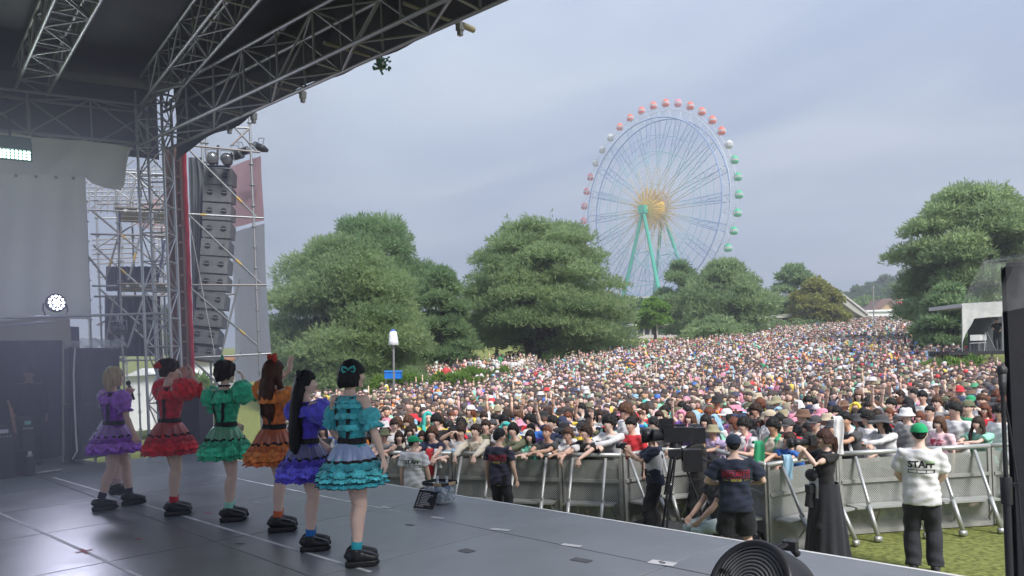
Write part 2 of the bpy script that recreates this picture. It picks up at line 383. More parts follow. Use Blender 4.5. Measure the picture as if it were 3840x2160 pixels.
    def body(s, voxel=.012, hand_voxel=.0055, dec=None, legs=True):
        b = MB(); s.torso(b, -.004)
        b.tube([s.up(Vector((0, -.012, 1.36))), s.up(Vector((0, -.008, 1.44))), s.neck, s.H @ Vector((0, -.02, -.02))], [.075, .058, .052, .05] if not s.female else [.06, .049, .045, .044], 12)
        head_mb(b, s.H)
        f = .88 if s.female else 1.0
        for k in (1, -1):
            c = s.up(Vector((k*.1, -.01, 1.37)))
            b.tube([c, s.S[k] + Vector((0, 0, .002)), s.S[k].lerp(s.E[k], .3), s.S[k].lerp(s.E[k], .75), s.E[k], s.E[k].lerp(s.W[k], .25), s.E[k].lerp(s.W[k], .75), s.W[k]], [.05*f, .053*f, .05*f, .041*f, .039*f, .042*f, .031*f, .026*f], 12)
            if legs:
                g = s.leg
                b.tube(s.legpts(k), [.09*g, .083*g, .06*g, .054*g, .057*g, .042*g, .035*g], 12)
                fr = Matrix.Rotation(s.foot_rot[k], 3, 'Z')
                b.tube([s.A[k] + fr @ Vector((0, -.045, -.05)), s.A[k] + fr @ Vector((0, .03, -.045)), s.A[k] + fr @ Vector((0, .11, -.06)), s.A[k] + fr @ Vector((0, .17, -.066))], [.03, .036, .036, .02], 10, ref=(0, 0, 1))
        me = remesh(b, voxel, 3, dec); hs = [me]
        for k in (1, -1):
            d = s.hdir.get(k) or (s.W[k] - s.E[k]); nn = s.hnrm.get(k) or (-k, .15, 0)
            hs.append(remesh(hand_mb(s.W[k], d, nn, k, s.curl[k], s.spread), hand_voxel, 1))
        r = join_meshes(hs)
        for h in hs: bpy.data.meshes.remove(h)
        return r
    def shirt(s, inf=.02, hem=.84, sleeve=.62, loose=.0, voxel=.014, collar=1.425, long=False, sr=.072):
        b = MB(); s.torso(b, inf, max(hem, .80), collar, low=(hem, 1.02) if hem < .80 else None, hang=True)
        for k in (1, -1):
            c = s.up(Vector((k*.09, -.01, 1.345)))
            if long: pts = [c, s.S[k], s.S[k].lerp(s.E[k], .5), s.E[k], s.E[k].lerp(s.W[k], .5), s.E[k].lerp(s.W[k], .95)]; rr = [.07, .07, .066+loose, .06+loose, .054+loose, .045+loose]
            else: pts = [c + Vector((0, 0, .008)), s.S[k] + Vector((-k*.012, 0, -.006)), s.S[k].lerp(s.E[k], sleeve*.45), s.S[k].lerp(s.E[k], sleeve)]; rr = [.079, .077, sr-.002+loose, sr + .006 + loose]
            b.tube(pts, rr, 12)
        m = remesh(b, voxel, 4)
        return displace(m, lambda x, y, z: .006*np.sin(z*23 + x*17 + 2*np.sin(x*9 + z*5)) + .005*np.sin(x*41 - z*13 + 3*np.sin(z*11)) + .004*np.sin(z*67 + 25*x*np.sin(z*6)))      # soft folds
    def trousers(s, inf=.014, top=.94, shorts=False, wide=0, voxel=.015):
        b = MB(); s.torso(b, .004, .80, top)
        for k in (1, -1):
            P = s.legpts(k)
            rr = [.1, .095, .076, .072, .073, .068, .066]
            if shorts: P = [P[0], P[1], P[2]]; rr = [.105, .108, .105]
            rr = [r_ + wide*(i/6) + (inf-.014) for i, r_ in enumerate(rr)]
            b.tube(P, rr, 12)
        m = remesh(b, voxel, 3)
        return displace(m, lambda x, y, z: .006*np.sin(z*31 + x*11 + 2*np.sin(y*19 + z*7)))
    def shoes(s, plat=.0, size=1.0):
        out = []
        for k in (1, -1):
            fr = Matrix.Rotation(s.foot_rot[k], 3, 'Z'); A = Vector((s.A[k].x, s.A[k].y, 0)); z0 = s.A[k].z - .085
            b = MB()
            def P(x, y, z): return A + fr @ Vector((x, y, z))
            q_ = 1 + plat*12
            b.tube([P(0, -.085*size, z0+.042), P(0, -.06, z0+.062), P(0, -.01, z0+.075), P(0, .06, z0+.055+plat*.3), P(0, .14*size, z0+.04+plat*.3), P(0, .19*size, z0+.03+plat*.3)], [(.026*q_, .034*q_), (.036*q_, .05*q_), (.04*q_, .058*q_), (.042*q_, .046*q_), (.047*q_, .038*q_), (.034*q_, .028*q_)], 12, ref=(0, 0, 1))
            b.tube([P(0, .0, z0+.04), P(0, -.002, z0+.085), P(0, -.008, z0+.13)], [.05, .058 if plat else .05, .055 if plat else .045], 12)
            up_ = remesh(b, .011, 2); out.append((k, up_, A, fr, z0))
        return out
def sole_mesh(A, fr, z0, h, size=1.0):
    b = MB(); V = []; F = []; m = 36
    for z, g in ((.002, .93), (h*.25, 1.0), (h*.5, .97), (h*.7, 1.0), (h, .95)):
        for k in range(m):
            q = 2*math.pi*k/m; y = .05 + .148*math.sin(q); w = (.04 + .012*max(0, math.sin(q)))*math.copysign(abs(math.cos(q))**.62, math.cos(q))
            lift = .014*max(0, (y-.13)/.07)**2
            V.append(A + fr @ Vector((w*g*size, .05 + (y-.05)*g*size, 0)) + Vector((0, 0, z0 + z + (lift if z < h*.6 else 0))))
    for i in range(4):
        for k in range(m): F.append((i*m+k, i*m+(k+1) % m, (i+1)*m+(k+1) % m, (i+1)*m+k))
    F.append(tuple(range(m-1, -1, -1))); F.append(tuple(4*m+k for k in range(m)))
    b.add(V, F); return b
# hair and headwear live in head space (origin = middle of the skull, facing +Y)
def star(thick, inside=None, n=48, m=30, jit=.0, seed=0, zlim=None):
    b = MB(); V = []; F = []; rr = random.Random(seed)
    for i in range(m+1):
        el = -math.pi/2 + math.pi*i/m
        for k in range(n):
            az = 2*math.pi*k/n - math.pi            # 0 = front
            d = Vector((math.sin(az)*math.cos(el), math.cos(az)*math.cos(el), math.sin(el)))
            base = 1/math.sqrt((d.x/.074)**2 + (d.y/.094)**2 + (d.z/.112)**2)
            t = thick(math.degrees(az), math.degrees(el))
            r = base*.86 if t is None else base + t + rr.uniform(-jit, jit)
            V.append(d*r)
    for i in range(m):
        for k in range(n):
            k2 = (k+1) % n; F.append((i*n+k, i*n+k2, (i+1)*n+k2, (i+1)*n+k))
    b.add(V, F); return b
def f_short(fringe=14, side=-8, nape=-38, th=.017, wav=.006, fr=13, ph=0):
    def f(az, el):
        a = abs(az)
        lim = fringe + 5*math.sin(az*.35 + ph) if a < 48 else (fringe + (side-fringe)*(a-48)/25 if a < 73 else (side if a < 105 else side + (nape-side)*(min(a, 150)-105)/45))
        if el < lim: return None
        e = min(1, (el-lim)/12 + .35)
        return (th + wav*math.sin(math.radians(az)*fr + el*.09 + ph) + .004*math.sin(el*.3 + az*.07))*e + .004*(el > 30)
    return f
def f_bob(fringe=6, low=-52, th=.022, ph=0):
    def f(az, el):
        a = abs(az)
        if a < 47: lim = fringe + 3*math.sin(az*.4 + ph)
        elif a < 60: lim = fringe + (low-fringe)*(a-47)/13
        else: lim = low
        if el < lim: return None
        t = th + .003*math.sin(math.radians(az)*23 + ph)
        if el < 0 and a > 50: t += .026*min(1, -el/40)
        return t
    return f
def tails(b, pts, rads, k=1): b.tube(pts, rads, 10)
HAIRS = {}
def hair_mesh(kind):
    if kind in HAIRS: return HAIRS[kind]
    if kind == 'short': b = star(f_short(), jit=.002, seed=1)
    elif kind == 'shaggy': b = star(f_short(8, -30, -50, .024, .008, 17, 1), jit=.004, seed=2)
    elif kind == 'crop': b = star(f_short(26, -2, -34, .007, .001, 9), jit=.001, seed=3)
    elif kind == 'mop': b = star(f_short(5, -18, -46, .032, .009, 11, 2), jit=.004, seed=4)
    elif kind == 'part': b = star(f_short(18, -14, -42, .02, .007, 7, .5), jit=.003, seed=5)
    elif kind == 'bob': b = star(f_bob(), jit=.002, seed=6)
    elif kind in ('long', 'vlong', 'tail', 'twin', 'mid'):
        b = star(f_bob(7, -40 if kind in ('tail', 'twin') else -50, .018), jit=.002, seed=7)
        if kind == 'mid': b.tube([(0, -.05, 0), (0, -.065, -.1), (0, -.06, -.2), (0, -.055, -.26)], [(.085, .05), (.095, .05), (.09, .04), (.07, .02)], 16, ref=(0, 1, 0))
        if kind == 'long': b.tube([(0, -.05, 0), (0, -.075, -.12), (0, -.085, -.28), (0, -.08, -.42), (0, -.075, -.5)], [(.085, .05), (.1, .05), (.105, .045), (.085, .035), (.05, .015)], 16, ref=(0, 1, 0))
        if kind == 'tail': b.tube([(0, -.09, .03), (0, -.14, .0), (0, -.15, -.1), (0, -.14, -.24), (0, -.135, -.3)], [.025, .035, .04, .03, .01], 10)
        if kind == 'twin':
            for s in (-1, 1): b.tube([(s*.07, -.02, -.04), (s*.1, .0, -.1), (s*.1, .035, -.22), (s*.095, .045, -.34)], [.03, .03, .032, .014], 10)
    m = remesh(b, .009, 1); m.materials.append(HAIR); HAIRS[kind] = m; return m
def cap_mb(back=False):
    b = MB(); V = []; F = []; n = 24; m = 7
    for i in range(m):
        a = i/(m-1)*math.pi/2
        for k in range(n):
            q = 2*math.pi*k/n; V.append((.092*math.cos(a)**.8*math.cos(q), .112*math.cos(a)**.8*math.sin(q) - .004, .028 + .1*math.sin(a)))
    for i in range(m-1):
        for k in range(n): F.append((i*n+k, i*n+(k+1) % n, (i+1)*n+(k+1) % n, (i+1)*n+k))
    b.add(V, F)
    b.ell((0, -.004, .128), (.009, .009, .006), 8, 5)
    s = -1 if back else 1; V = []; F = []; K = 14
    for j, (rr, zz) in enumerate(((.0, .033), (.035, .034), (.065, .024), (.078, .016))):
        for k in range(K+1):
            q = math.pi*(.1 + .8*k/K); V.append((.092*math.cos(q)*(1 + rr*.6), s*(.105*math.sin(q) + rr*math.sin(q)**.6), zz - .008*abs(math.cos(q))**2))
    for j in range(3):
        for k in range(K): F.append((j*(K+1)+k, j*(K+1)+k+1, (j+1)*(K+1)+k+1, (j+1)*(K+1)+k))
    o = len(V); V2 = [(v[0], v[1], v[2]-.006) for v in V]; b.add(V, F); b.add(V2, [tuple(reversed(f)) for f in F])
    b.add([V[3*(K+1)+k] for k in range(K+1)] + [V2[3*(K+1)+k] for k in range(K+1)], [(k, k+K+1, k+K+2, k+1) for k in range(K)])
    return b
def revolve(b, prof, n=28, sx=1, sy=1.15, wave=0, wn=5, oy=-.004):
    V = []; F = []; m = len(prof)
    for i, (r, z) in enumerate(prof):
        for k in range(n):
            q = 2*math.pi*k/n; V.append((r*sx*math.cos(q), r*sy*math.sin(q)+oy, z + wave*max(0, r-.1)*math.sin(wn*q+.7)))
    for i in range(m-1):
        for k in range(n): F.append((i*n+k, i*n+(k+1) % n, (i+1)*n+(k+1) % n, (i+1)*n+k))
    b.add(V, F)
HATS = {}
def hat_mesh(kind):
    if kind in HATS: return HATS[kind]
    b = MB()
    if kind == 'cap': b = cap_mb()
    elif kind == 'capback': b = cap_mb(True)
    elif kind == 'bucket': revolve(b, [(.002, .118), (.06, .117), (.083, .105), (.09, .07), (.096, .04), (.118, .01), (.138, -.012), (.136, -.017), (.115, .002), (.093, .03)])
    elif kind == 'sunhat': revolve(b, [(.002, .125), (.06, .12), (.086, .1), (.094, .05), (.1, .035), (.15, .02), (.2, -.015), (.198, -.022), (.148, .012), (.098, .026)], wave=.22, wn=3)
    elif kind == 'straw': revolve(b, [(.002, .115), (.07, .113), (.09, .1), (.095, .045), (.13, .04), (.165, .038), (.165, .031), (.13, .033), (.094, .036)])
    elif kind == 'visor': revolve(b, [(.093, .06), (.095, .035), (.093, .03)]); b.cur = 0
    elif kind == 'hood':
        def f(az, el):
            a = abs(az)
            if a < 52 and el < 52: return None
            if el < -55: return None
            return .036 + .008*math.sin(math.radians(az)*7) + (.03*min(1, -el/40) if el < 0 else 0)
        b = star(f, seed=9); b.tube([(0, -.07, -.05), (0, -.085, -.14), (0, -.09, -.25), (0, -.095, -.34)], [(.12, .05), (.17, .06), (.19, .05), (.18, .03)], 16, ref=(0, 1, 0))
        for s in (-1, 1): b.tube([(s*.085, .02, -.04), (s*.1, .05, -.14), (s*.095, .1, -.26), (s*.09, .11, -.38)], [(.03, .025), (.04, .02), (.045, .018), (.045, .015)], 10)
    m = remesh(b, .01, 2) if kind == 'hood' else b.mesh('hat', None, True)
    m.materials.append(CLOTH); HATS[kind] = m; return m
def towel_mesh():
    b = MB()
    b.tube([(-.11, .12, 1.12), (-.105, .13, 1.25), (-.1, .08, 1.40), (-.06, -.04, 1.46), (0, -.075, 1.47), (.06, -.04, 1.46), (.1, .08, 1.40), (.105, .13, 1.25), (.11, .12, 1.1)], [(.04, .012)]*9, 10, ref=(0, 0, 1))
    return remesh(b, .012, 1)
SKINS = [(.68, .46, .37), (.72, .51, .42), (.63, .41, .32), (.70, .48, .39), (.58, .36, .27)]
def dress_person(name, fig, loc, rz, height, label, group=None, skin=None, hair=None, hair_col=(.012, .01, .01), hat=None, hat_col=None, parts=(), face=True, body=None, glasses=False, cat='person'):
    """parts: (name, mesh, colour or None)"""
    root = empty(name, loc, rz, label, cat, group, height/1.70)
    bm_ = body or fig.body(); 
    if not len(bm_.materials): bm_.materials.append(SKIN)
    obj('body', bm_, None, root, color=skin or SKINS[0])
    if face: obj('face', face_mesh(fig.H, glasses), None, root)
    if hair: obj('hair', hair_mesh(hair), None, root, Mx=fig.H, color=hair_col)
    if hat: obj({'cap': 'cap', 'capback': 'cap', 'hood': 'hood'}.get(hat, 'hat'), hat_mesh(hat), None, root, Mx=fig.H, color=hat_col)
    for nm, me, c in parts:
        if not len(me.materials): me.materials.append(CLOTH)
        obj(nm, me, None, root, color=c if c else (1, 1, 1))
    return root
# ------------------------------------------------------------------ ground
GT_D = [-1e4, 0, 22, 30, 36, 45, 62, 100, 140, 200, 420, 1e5]
GT_Z = [-1.2, -1.2, -1.2, -1.05, -.78, -.12, 1.25, 3.7, 5.75, 8.3, 14.5, 14.5]
def gz_c(xc, yc): return float(np.interp(yc, GT_D, GT_Z))
def gz(X, Y): return gz_c(*w2c(X, Y))
def gp(px, d):
    """a point on the ground seen in photo column px at depth d"""
    xc = (px - CX0)/FPX*d
    for _ in range(3):
        z = gz_c(xc, d); u = FPX*(xc/d); v = FPX*(z - HCAM)/d
        xc += (px - (CX0 + u*math.cos(ROLL) - v*math.sin(ROLL)))/FPX*d
    X, Y = c2w(xc, d); return Vector((X, Y, gz_c(xc, d)))
grass = pm('grass', (.185, .205, .062), .9, var=.5, scale=14, bump=1.0, bscale=70, spec=.1)
def build_ground():
    ys = [-60, -30, -10, 0, 5, 10, 14, 18, 22, 26, 30, 33, 36, 40, 45, 50, 56, 62, 70, 80, 90, 100, 120, 140, 170, 200, 250, 320, 420, 640]
    xs = [-520, -300, -150, -80, -50, -30, -20, -12, -6, 0, 6, 12, 20, 30, 50, 80, 150, 300, 520]
    V = []; F = []
    for y in ys:
        for x in xs: V.append(c2w(x, y) + (gz_c(x, y),))
    w = len(xs)
    for i in range(len(ys)-1):
        for j in range(w-1): F.append((i*w+j, i*w+j+1, (i+1)*w+j+1, (i+1)*w+j))
    b = MB(); b.add(V, F); g = obj('ground', b.mesh('ground', grass, True)); tag(g, kind='structure')
build_ground()
# ------------------------------------------------------------------ stage deck
DA = R_(-7.0); D0 = Vector((-7.65, 6.42, 0)); DQ = Matrix.Rotation(DA, 3, 'Z')
def dk(a, b, z=0): return D0 + DQ @ Vector((a, b, z))
def dki(P): return DQ.inverted() @ (Vector(P) - D0)
deckm = pm('deck_black', (.165, .177, .198), .33, var=.2, scale=1.3, bump=.03, bscale=120, spec=1.0, rvar=.05)
frame_dk = pm('deck_frame', (.02, .02, .022), .7)
alu = pm('aluminium', (.56, .57, .58), .38, .75, var=.12, scale=9)
steel = pm('galvanised_steel', (.36, .37, .38), .42, .7, var=.25, scale=7)
stee2 = pm('weathered_steel', (.27, .25, .24), .55, .5, var=.3, scale=6)
white_p = pm('white_paint', (.66, .66, .67), .5, var=.06)
black_m = pm('black_metal', (.022, .022, .026), .42, var=.2)
deck = empty('stage_deck', (-7.65, 6.42, -1.2)); tag(deck, kind='structure')
b = MB(); b.box((2.5, -6.3, -.07), (18.2, 12.5, .1)); b.xf(Matrix.Translation(D0) @ DQ.to_4x4()); obj('deck_frame', b, frame_dk, deck, True)
PW = 1.82; a0 = 3.36 - PW*6; pan = {}
a_s = [a0 + PW*i for i in range(11)]; a_s[0] = -6.6; b_s = [0, -.95] + [-.95 - PW*i for i in range(1, 7)]
for i in range(len(a_s)-1):
    for j in range(len(b_s)-1):
        w_, d_ = a_s[i+1]-a_s[i]-.012, b_s[j]-b_s[j+1]-.012; k = (round(w_, 3), round(d_, 3))
        if k not in pan: pan[k] = bevel_box((w_, d_, .018), .004, 1); pan[k].materials.append(deckm)
        c = dk((a_s[i]+a_s[i+1])/2, (b_s[j]+b_s[j+1])/2, -.009 + rnd.uniform(-.0008, .0008))
        obj('deck_panel', pan[k], None, deck, True, Matrix.Translation(c) @ Matrix.Rotation(DA + rnd.uniform(-.0006, .0006), 4, 'Z'))
for (e0, e1) in ((-1.62, -2.77), (-2.77, -4.59), (-4.59, -6.41), (-6.41, -8.23)):
    for (f0, f1) in ((-8.42, -6.6), (-10.24, -8.42), (-12.06, -10.24)):
        k = ('x', round(e0-e1, 2))
        if k not in pan: pan[k] = bevel_box((1.808, e0-e1-.012, .018), .004, 1); pan[k].materials.append(deckm)
        obj('deck_panel', pan[k], None, deck, True, Matrix.Translation(dk((f0+f1)/2, (e0+e1)/2, -.009)) @ Matrix.Rotation(DA, 4, 'Z'))
b = MB(); b.box((-9.33, -4.95, -.07), (5.4, 6.5, .1)); b.xf(Matrix.Translation(D0) @ DQ.to_4x4()); obj('deck_frame', b, frame_dk, deck, True)
b = MB(); b.box((2.5, .018, -.03), (18.2, .035, .066)); b.xf(Matrix.Translation(D0) @ DQ.to_4x4()); obj('edge_strip', b, pm('edge_white', (.7, .7, .7), .4, var=.1), deck, True)
for i in range(11):      # legs under the front edge
    p = dk(-6.2 + 1.82*i, -.35); pipe('leg', (p.x, p.y, -1.2), (p.x, p.y, -.12), .03, steel, deck)
tape = pm('tape_white', (.62, .62, .64), .55, var=.25, scale=5); tape_g = pm('tape_grey', (.1, .1, .11), .6); tape_r = pm('tape_red', (.5, .06, .05), .6)
def strip(name, P0, P1, w, mat, z=.002):
    P0, P1 = Vector(P0), Vector(P1); d = P1 - P0; b = MB(); b.box((0, 0, 0), (d.length, w, .001))
    m = (P0+P1)/2; return obj(name, b, mat, deck, True, Matrix.Translation((m.x, m.y, z*.5+.001)) @ Matrix.Rotation(math.atan2(d.y, d.x), 4, 'Z'))
strip('tape_line', at(200, 1790, 0), at(1390, 2145, 0), .035, tape)
strip('tape_line', at(-60, 1898, 0), at(560, 2178, 0), .035, tape, .003)
for (px, py, w_, l_, m_, an) in [(1446, 1903, .05, .16, tape, 0), (1537, 1969, .04, .1, tape_g, .2), (1875, 1987, .06, .2, tape, .3), (1640, 1942, .05, .16, tape, .2), (1750, 2066, .09, .13, tape_g, 0), (2180, 2101, .08, .16, tape_g, .1), (2484, 2112, .1, .2, tape, .2), (2143, 2046, .06, .18, tape, .2), (965, 1885, .03, .14, tape, 0), (640, 1735, .02, .3, tape, .3), (330, 1715, .04, .2, tape, .9), (520, 2022, .03, .06, tape_r, .5), (210, 2018, .03, .06, tape, 0), (700, 1790, .03, .08, tape, .4), (770, 1815, .03, .08, tape, .2), (780, 1925, .02, .12, tape_r, .2), (900, 2040, .02, .1, tape_g, .5), (1330, 1885, .03, .1, tape_g, .5)]:
    c = at(px, py, 0); dd = DQ @ Vector((math.cos(an), math.sin(an), 0)); strip('tape_mark', c - dd*l_/2, c + dd*l_/2, w_, m_, .0045)
c = at(315, 2068, 0); strip('tape_mark', c - Vector((.12, -.02, 0)), c + Vector((.12, -.02, 0)), .03, tape_r, .007); strip('tape_mark', c - Vector((0, .07, 0)), c + Vector((0, .07, 0)), .03, tape_r, .01)
c = at(2484, 2112, 0); t5 = text_mesh('5', .1, .003); t5.materials.append(black_m)
obj('position_number', t5, None, deck, True, Matrix.Translation((c.x, c.y, .005)) @ Matrix.Rotation(math.atan2(rgt.y, rgt.x) + .15, 4, 'Z'))
# ------------------------------------------------------------------ roof and trusses
tarp_k = pm('black_tarpaulin', (.075, .072, .085), .75, var=.3, scale=.6, bump=.3, bscale=1.5)
truss_m = pm('truss_aluminium', (.30, .295, .31), .5, .5, var=.25, scale=5)
def truss(name, P0, P1, w, h, bay, r, label, z0=0, rb=None, cat='truss', mat=None):
    P0, P1 = Vector(P0), Vector(P1); d = (P1-P0); L = d.length; d.normalize(); mat = mat or truss_m
    if abs(d.z) > .9: s1 = Vector((math.cos(z0), math.sin(z0), 0)); s2 = d.cross(s1).normalized()
    else: s1 = d.cross(Vector((0, 0, 1))).normalized(); s2 = s1.cross(d).normalized()
    rb = rb or r*.6; root = empty(name, P0, 0, label, cat, 'roof and tower trusses of the stage')
    C = [s1*(-w/2) + s2*(-h/2), s1*(w/2) + s2*(-h/2), s1*(w/2) + s2*(h/2), s1*(-w/2) + s2*(h/2)]
    for c in C: pipe('chord', P0+c, P1+c, r, mat, root)
    n = max(1, round(L/bay))
    for i in range(n):
        q0, q1 = P0 + d*(L*i/n), P0 + d*(L*(i+1)/n)
        for f in range(4):
            a_, b_ = C[f], C[(f+1) % 4]
            if (i+f) % 2: a_, b_ = b_, a_
            pipe('brace', q0+a_, q1+b_, rb, mat, root, 6)
            if i: pipe('strut', q0+C[f], q0+C[(f+1) % 4], rb, mat, root, 6)
    return root
truss('roof_truss', (-14.6, 6.92, 6.38), (2.2, 6.92, 6.38), .5, .76, .93, .03, 'long box truss along the front edge of the black stage roof')
truss('roof_truss', (-14.66, 6.9, 6.38), (-17.2, .4, 6.38), .45, .74, .98, .028, 'box truss over the white sheet at the far end of the stage')
truss('roof_truss', (-14.15, 6.75, 6.92), (-4.6, 4.65, 6.86), .42, .5, .7, .026, 'slanting roof truss starting where two trusses meet at the tower')
truss('roof_truss', (-15.25, 5.05, 6.98), (-4.6, 3.05, 6.86), .5, .42, .62, .028, 'slanting roof truss starting above the white sheet')
truss('tower_truss', (-14.62, 6.98, -1.2), (-14.62, 6.98, 7.05), .48, .48, .56, .028, 'upright box truss tower beside the wooden panel with red edges', z0=.75, mat=alu, rb=.014)
b = MB(); NX, NY = 30, 16; V = []; F = []
for i in range(NX+1):
    for j in range(NY+1):
        x = -17.6 + 21.6*i/NX; y = -6 + 13.55*j/NY
        V.append((x, y, 7.42 + .1*math.sin(x*.9)*math.sin(y*.7) + .04*math.sin(x*2.3+y)))
for i in range(NX):
    for j in range(NY): F.append((i*(NY+1)+j, (i+1)*(NY+1)+j, (i+1)*(NY+1)+j+1, i*(NY+1)+j+1))
b.add(V, F)
roof = empty('stage_roof', (-7, 1, 7.4), 0, 'black tarpaulin roof over the stage', 'roof')
obj('canopy', b.mesh('canopy', tarp_k, True), None, roof, True)
def sheet(fn, nu, nv):
    b = MB(); V = []; F = []
    for i in range(nu+1):
        for j in range(nv+1): V.append(tuple(fn(i/nu, j/nv)))
    for i in range(nu):
        for j in range(nv): F.append((i*(nv+1)+j, (i+1)*(nv+1)+j, (i+1)*(nv+1)+j+1, i*(nv+1)+j+1))
    b.add(V, F); return b
def fas(u, v):
    x = -14.9 + 17.5*u; bot = 6.2 + .05*math.sin(x*1.7) + .03*math.sin(x*4.1) - .12*max(0, -12.2-x)
    return (x, 7.52 + .05*math.sin(x*2.1 + v*3), 7.45 + (bot-7.45)*v)
obj('front_flap', sheet(fas, 90, 6).mesh('flap', tarp_k, True), None, roof, True)
def fas2(u, v):
    p = Vector((-15.25, 7.4, 0)).lerp(Vector((-17.9, .2, 0)), u); return (p.x - .1 + .04*math.sin(u*30), p.y, 7.42 - (7.42-6.0)*v)
obj('side_flap', sheet(fas2, 40, 5).mesh('flap', tarp_k, True), None, roof, True)
clampm = pm('clamp_steel', (.35, .33, .28), .5, .6)
for k, (px, py) in enumerate(((1722, 92), (1450, 232), (1178, 362), (1000, 442), (905, 480))):
    q = at(px, py, 6.22); root = empty('outrigger_tube', (q.x, 6.6, 6.16), 0, ['steel outrigger tube with beige end cap under the roof edge', 'steel outrigger tube tangled with green leaves under the roof edge', 'thin outrigger tube with a clamp under the roof edge', 'outrigger tube with clamp above the scaffold tower', 'short outrigger tube over the yellow scaffold joint'][k], 'tube', 'tubes sticking out below the roof edge')
    pipe('tube', (q.x, 6.6, 6.16), (q.x+.05, 7.66, 6.2), .026, stee2, root)
    bb = MB(); bb.box((q.x+.04, 7.6, 6.17), (.08, .09, .12)); bb.box((q.x+.04, 7.6, 6.08), (.06, .06, .07)); obj('clamp', bb, clampm, root, True)
    if k == 0: pipe('end_cap', (q.x+.05, 7.64, 6.2), (q.x+.06, 7.86, 6.2), .045, pm('beige_plastic', (.5, .42, .3), .6), root)
    if k == 1:
        bb = MB(); rr = random.Random(3)
        for _ in range(60):
            c = Vector((q.x + rr.gauss(.05, .05), 7.62 + rr.gauss(0, .07), 6.14 + rr.gauss(0, .07)))
            bb.ell(c, (rr.uniform(.015, .04), rr.uniform(.015, .04), .012), 6, 4, Matrix.Rotation(rr.uniform(0, 3), 3, 'X'))
        obj('leaves', bb, pm('vine_green', (.08, .2, .1), .6), root, True)
# ------------------------------------------------------------------ curtain, side wall, things at the far end
sheet_w = thin_cloth('white_sheet', (.80, .79, .78), .4, .08, .7)
S0, S1 = Vector((-14.62, 6.62, 0)), Vector((-15.75, 3.72, 0)); Sn = Vector((.93, -.36, 0))
def cur(u, v):
    px = -80 + 398*u + 22*v*u; py = np.interp(px, [-80, 318], [636, 650])*(1-v) + 1196*v
    return atp(px, py, S0, S1) + Sn*(.025*math.sin(u*23 + v*2) + .03*math.sin(u*7 - v*5) - .06)
rt = empty('white_curtain', atp(120, 1196, S0, S1), 0, 'big white sheet hung as a side wall under the roof truss', 'curtain')
obj('cloth', sheet(cur, 44, 24).mesh('curtain', sheet_w, True), None, rt, True)
grom = pm('grommet', (.3, .3, .32), .3, .9)
for px in (60, 135, 210, 275):
    p = atp(px, np.interp(px, [-80, 318], [655, 672]) - 1, S0, S1) + Sn*.02; bb = MB(); bb.ell(p, (.03, .03, .03), 8, 6); obj('grommet', bb, grom, rt, True)
def val(u, v):
    px = -80 + 585*u; top = np.interp(px, [-80, 505], [497, 556]); bot = np.interp(px, [-80, 318, 345, 420, 455, 478, 505], [650, 668, 690, 716, 716, 690, 560])
    px2 = px - 30*v*max(0, (u-.93)/.07)
    return atp(px2, top + (bot-top)*v, S0, S1) + Sn*(.05*math.sin(u*11 + v*3) + .02*math.sin(u*31+v*6) + .12)
rt = empty('white_valance', atp(250, 660, S0, S1), 0, 'slack white sheet strip hanging below the far roof truss', 'curtain')
obj('cloth', sheet(val, 50, 12).mesh('valance', sheet_w, True), None, rt, True)
Q0, Q1 = at(0, 1768, 0), at(420, 1712, 0); Qd = (Q1-Q0).normalized(); Qn = Vector((Qd.y, -Qd.x, 0))
if Qn.dot(-Q0) < 0: Qn = -Qn
cream = pm('cream_panel', (.42, .38, .32), .8, var=.1, scale=2)
def qp(px, py, off=0): return atp(px, py, Q0 + Qn*off, Q1 + Qn*off)
def quad_box(ps, th, nrm):
    b = MB(); V = [p + nrm*th/2 for p in ps] + [p - nrm*th/2 for p in ps]
    b.add(V, [(0, 1, 2, 3), (7, 6, 5, 4), (0, 4, 5, 1), (1, 5, 6, 2), (2, 6, 7, 3), (3, 7, 4, 0)]); return b
rt = empty('cream_wall', Q0.lerp(Q1, .3), 0, 'cream wall panel around a dark doorway at the side of the stage', 'wall')
obj('top_panel', quad_box([qp(-90, 1278), qp(264, 1276), qp(258, 1190), qp(-90, 1205)], .06, Qn), cream, rt, True)
obj('side_panel', quad_box([qp(236, 1745), qp(274, 1738), qp(264, 1276.5), qp(236, 1276.5)], .06, Qn), cream, rt, True)
dk_blue = pm('dark_drape', (.03, .034, .05), .8, var=.2, scale=3, bump=.4, bscale=6)
rt = empty('black_backdrop', Q0.lerp(Q1, .2) - Qn*1.3, 0, 'black drape hanging behind the man in the doorway', 'drape')
def bkd(u, v):
    p = Q0 + Qd*(-1.2 + 3.4*u) - Qn*(1.3 + .05*math.sin(u*45)); return (p.x, p.y, 2.6*(1-v))
obj('cloth', sheet(bkd, 60, 4).mesh('drape', dk_blue, True), None, rt, True)
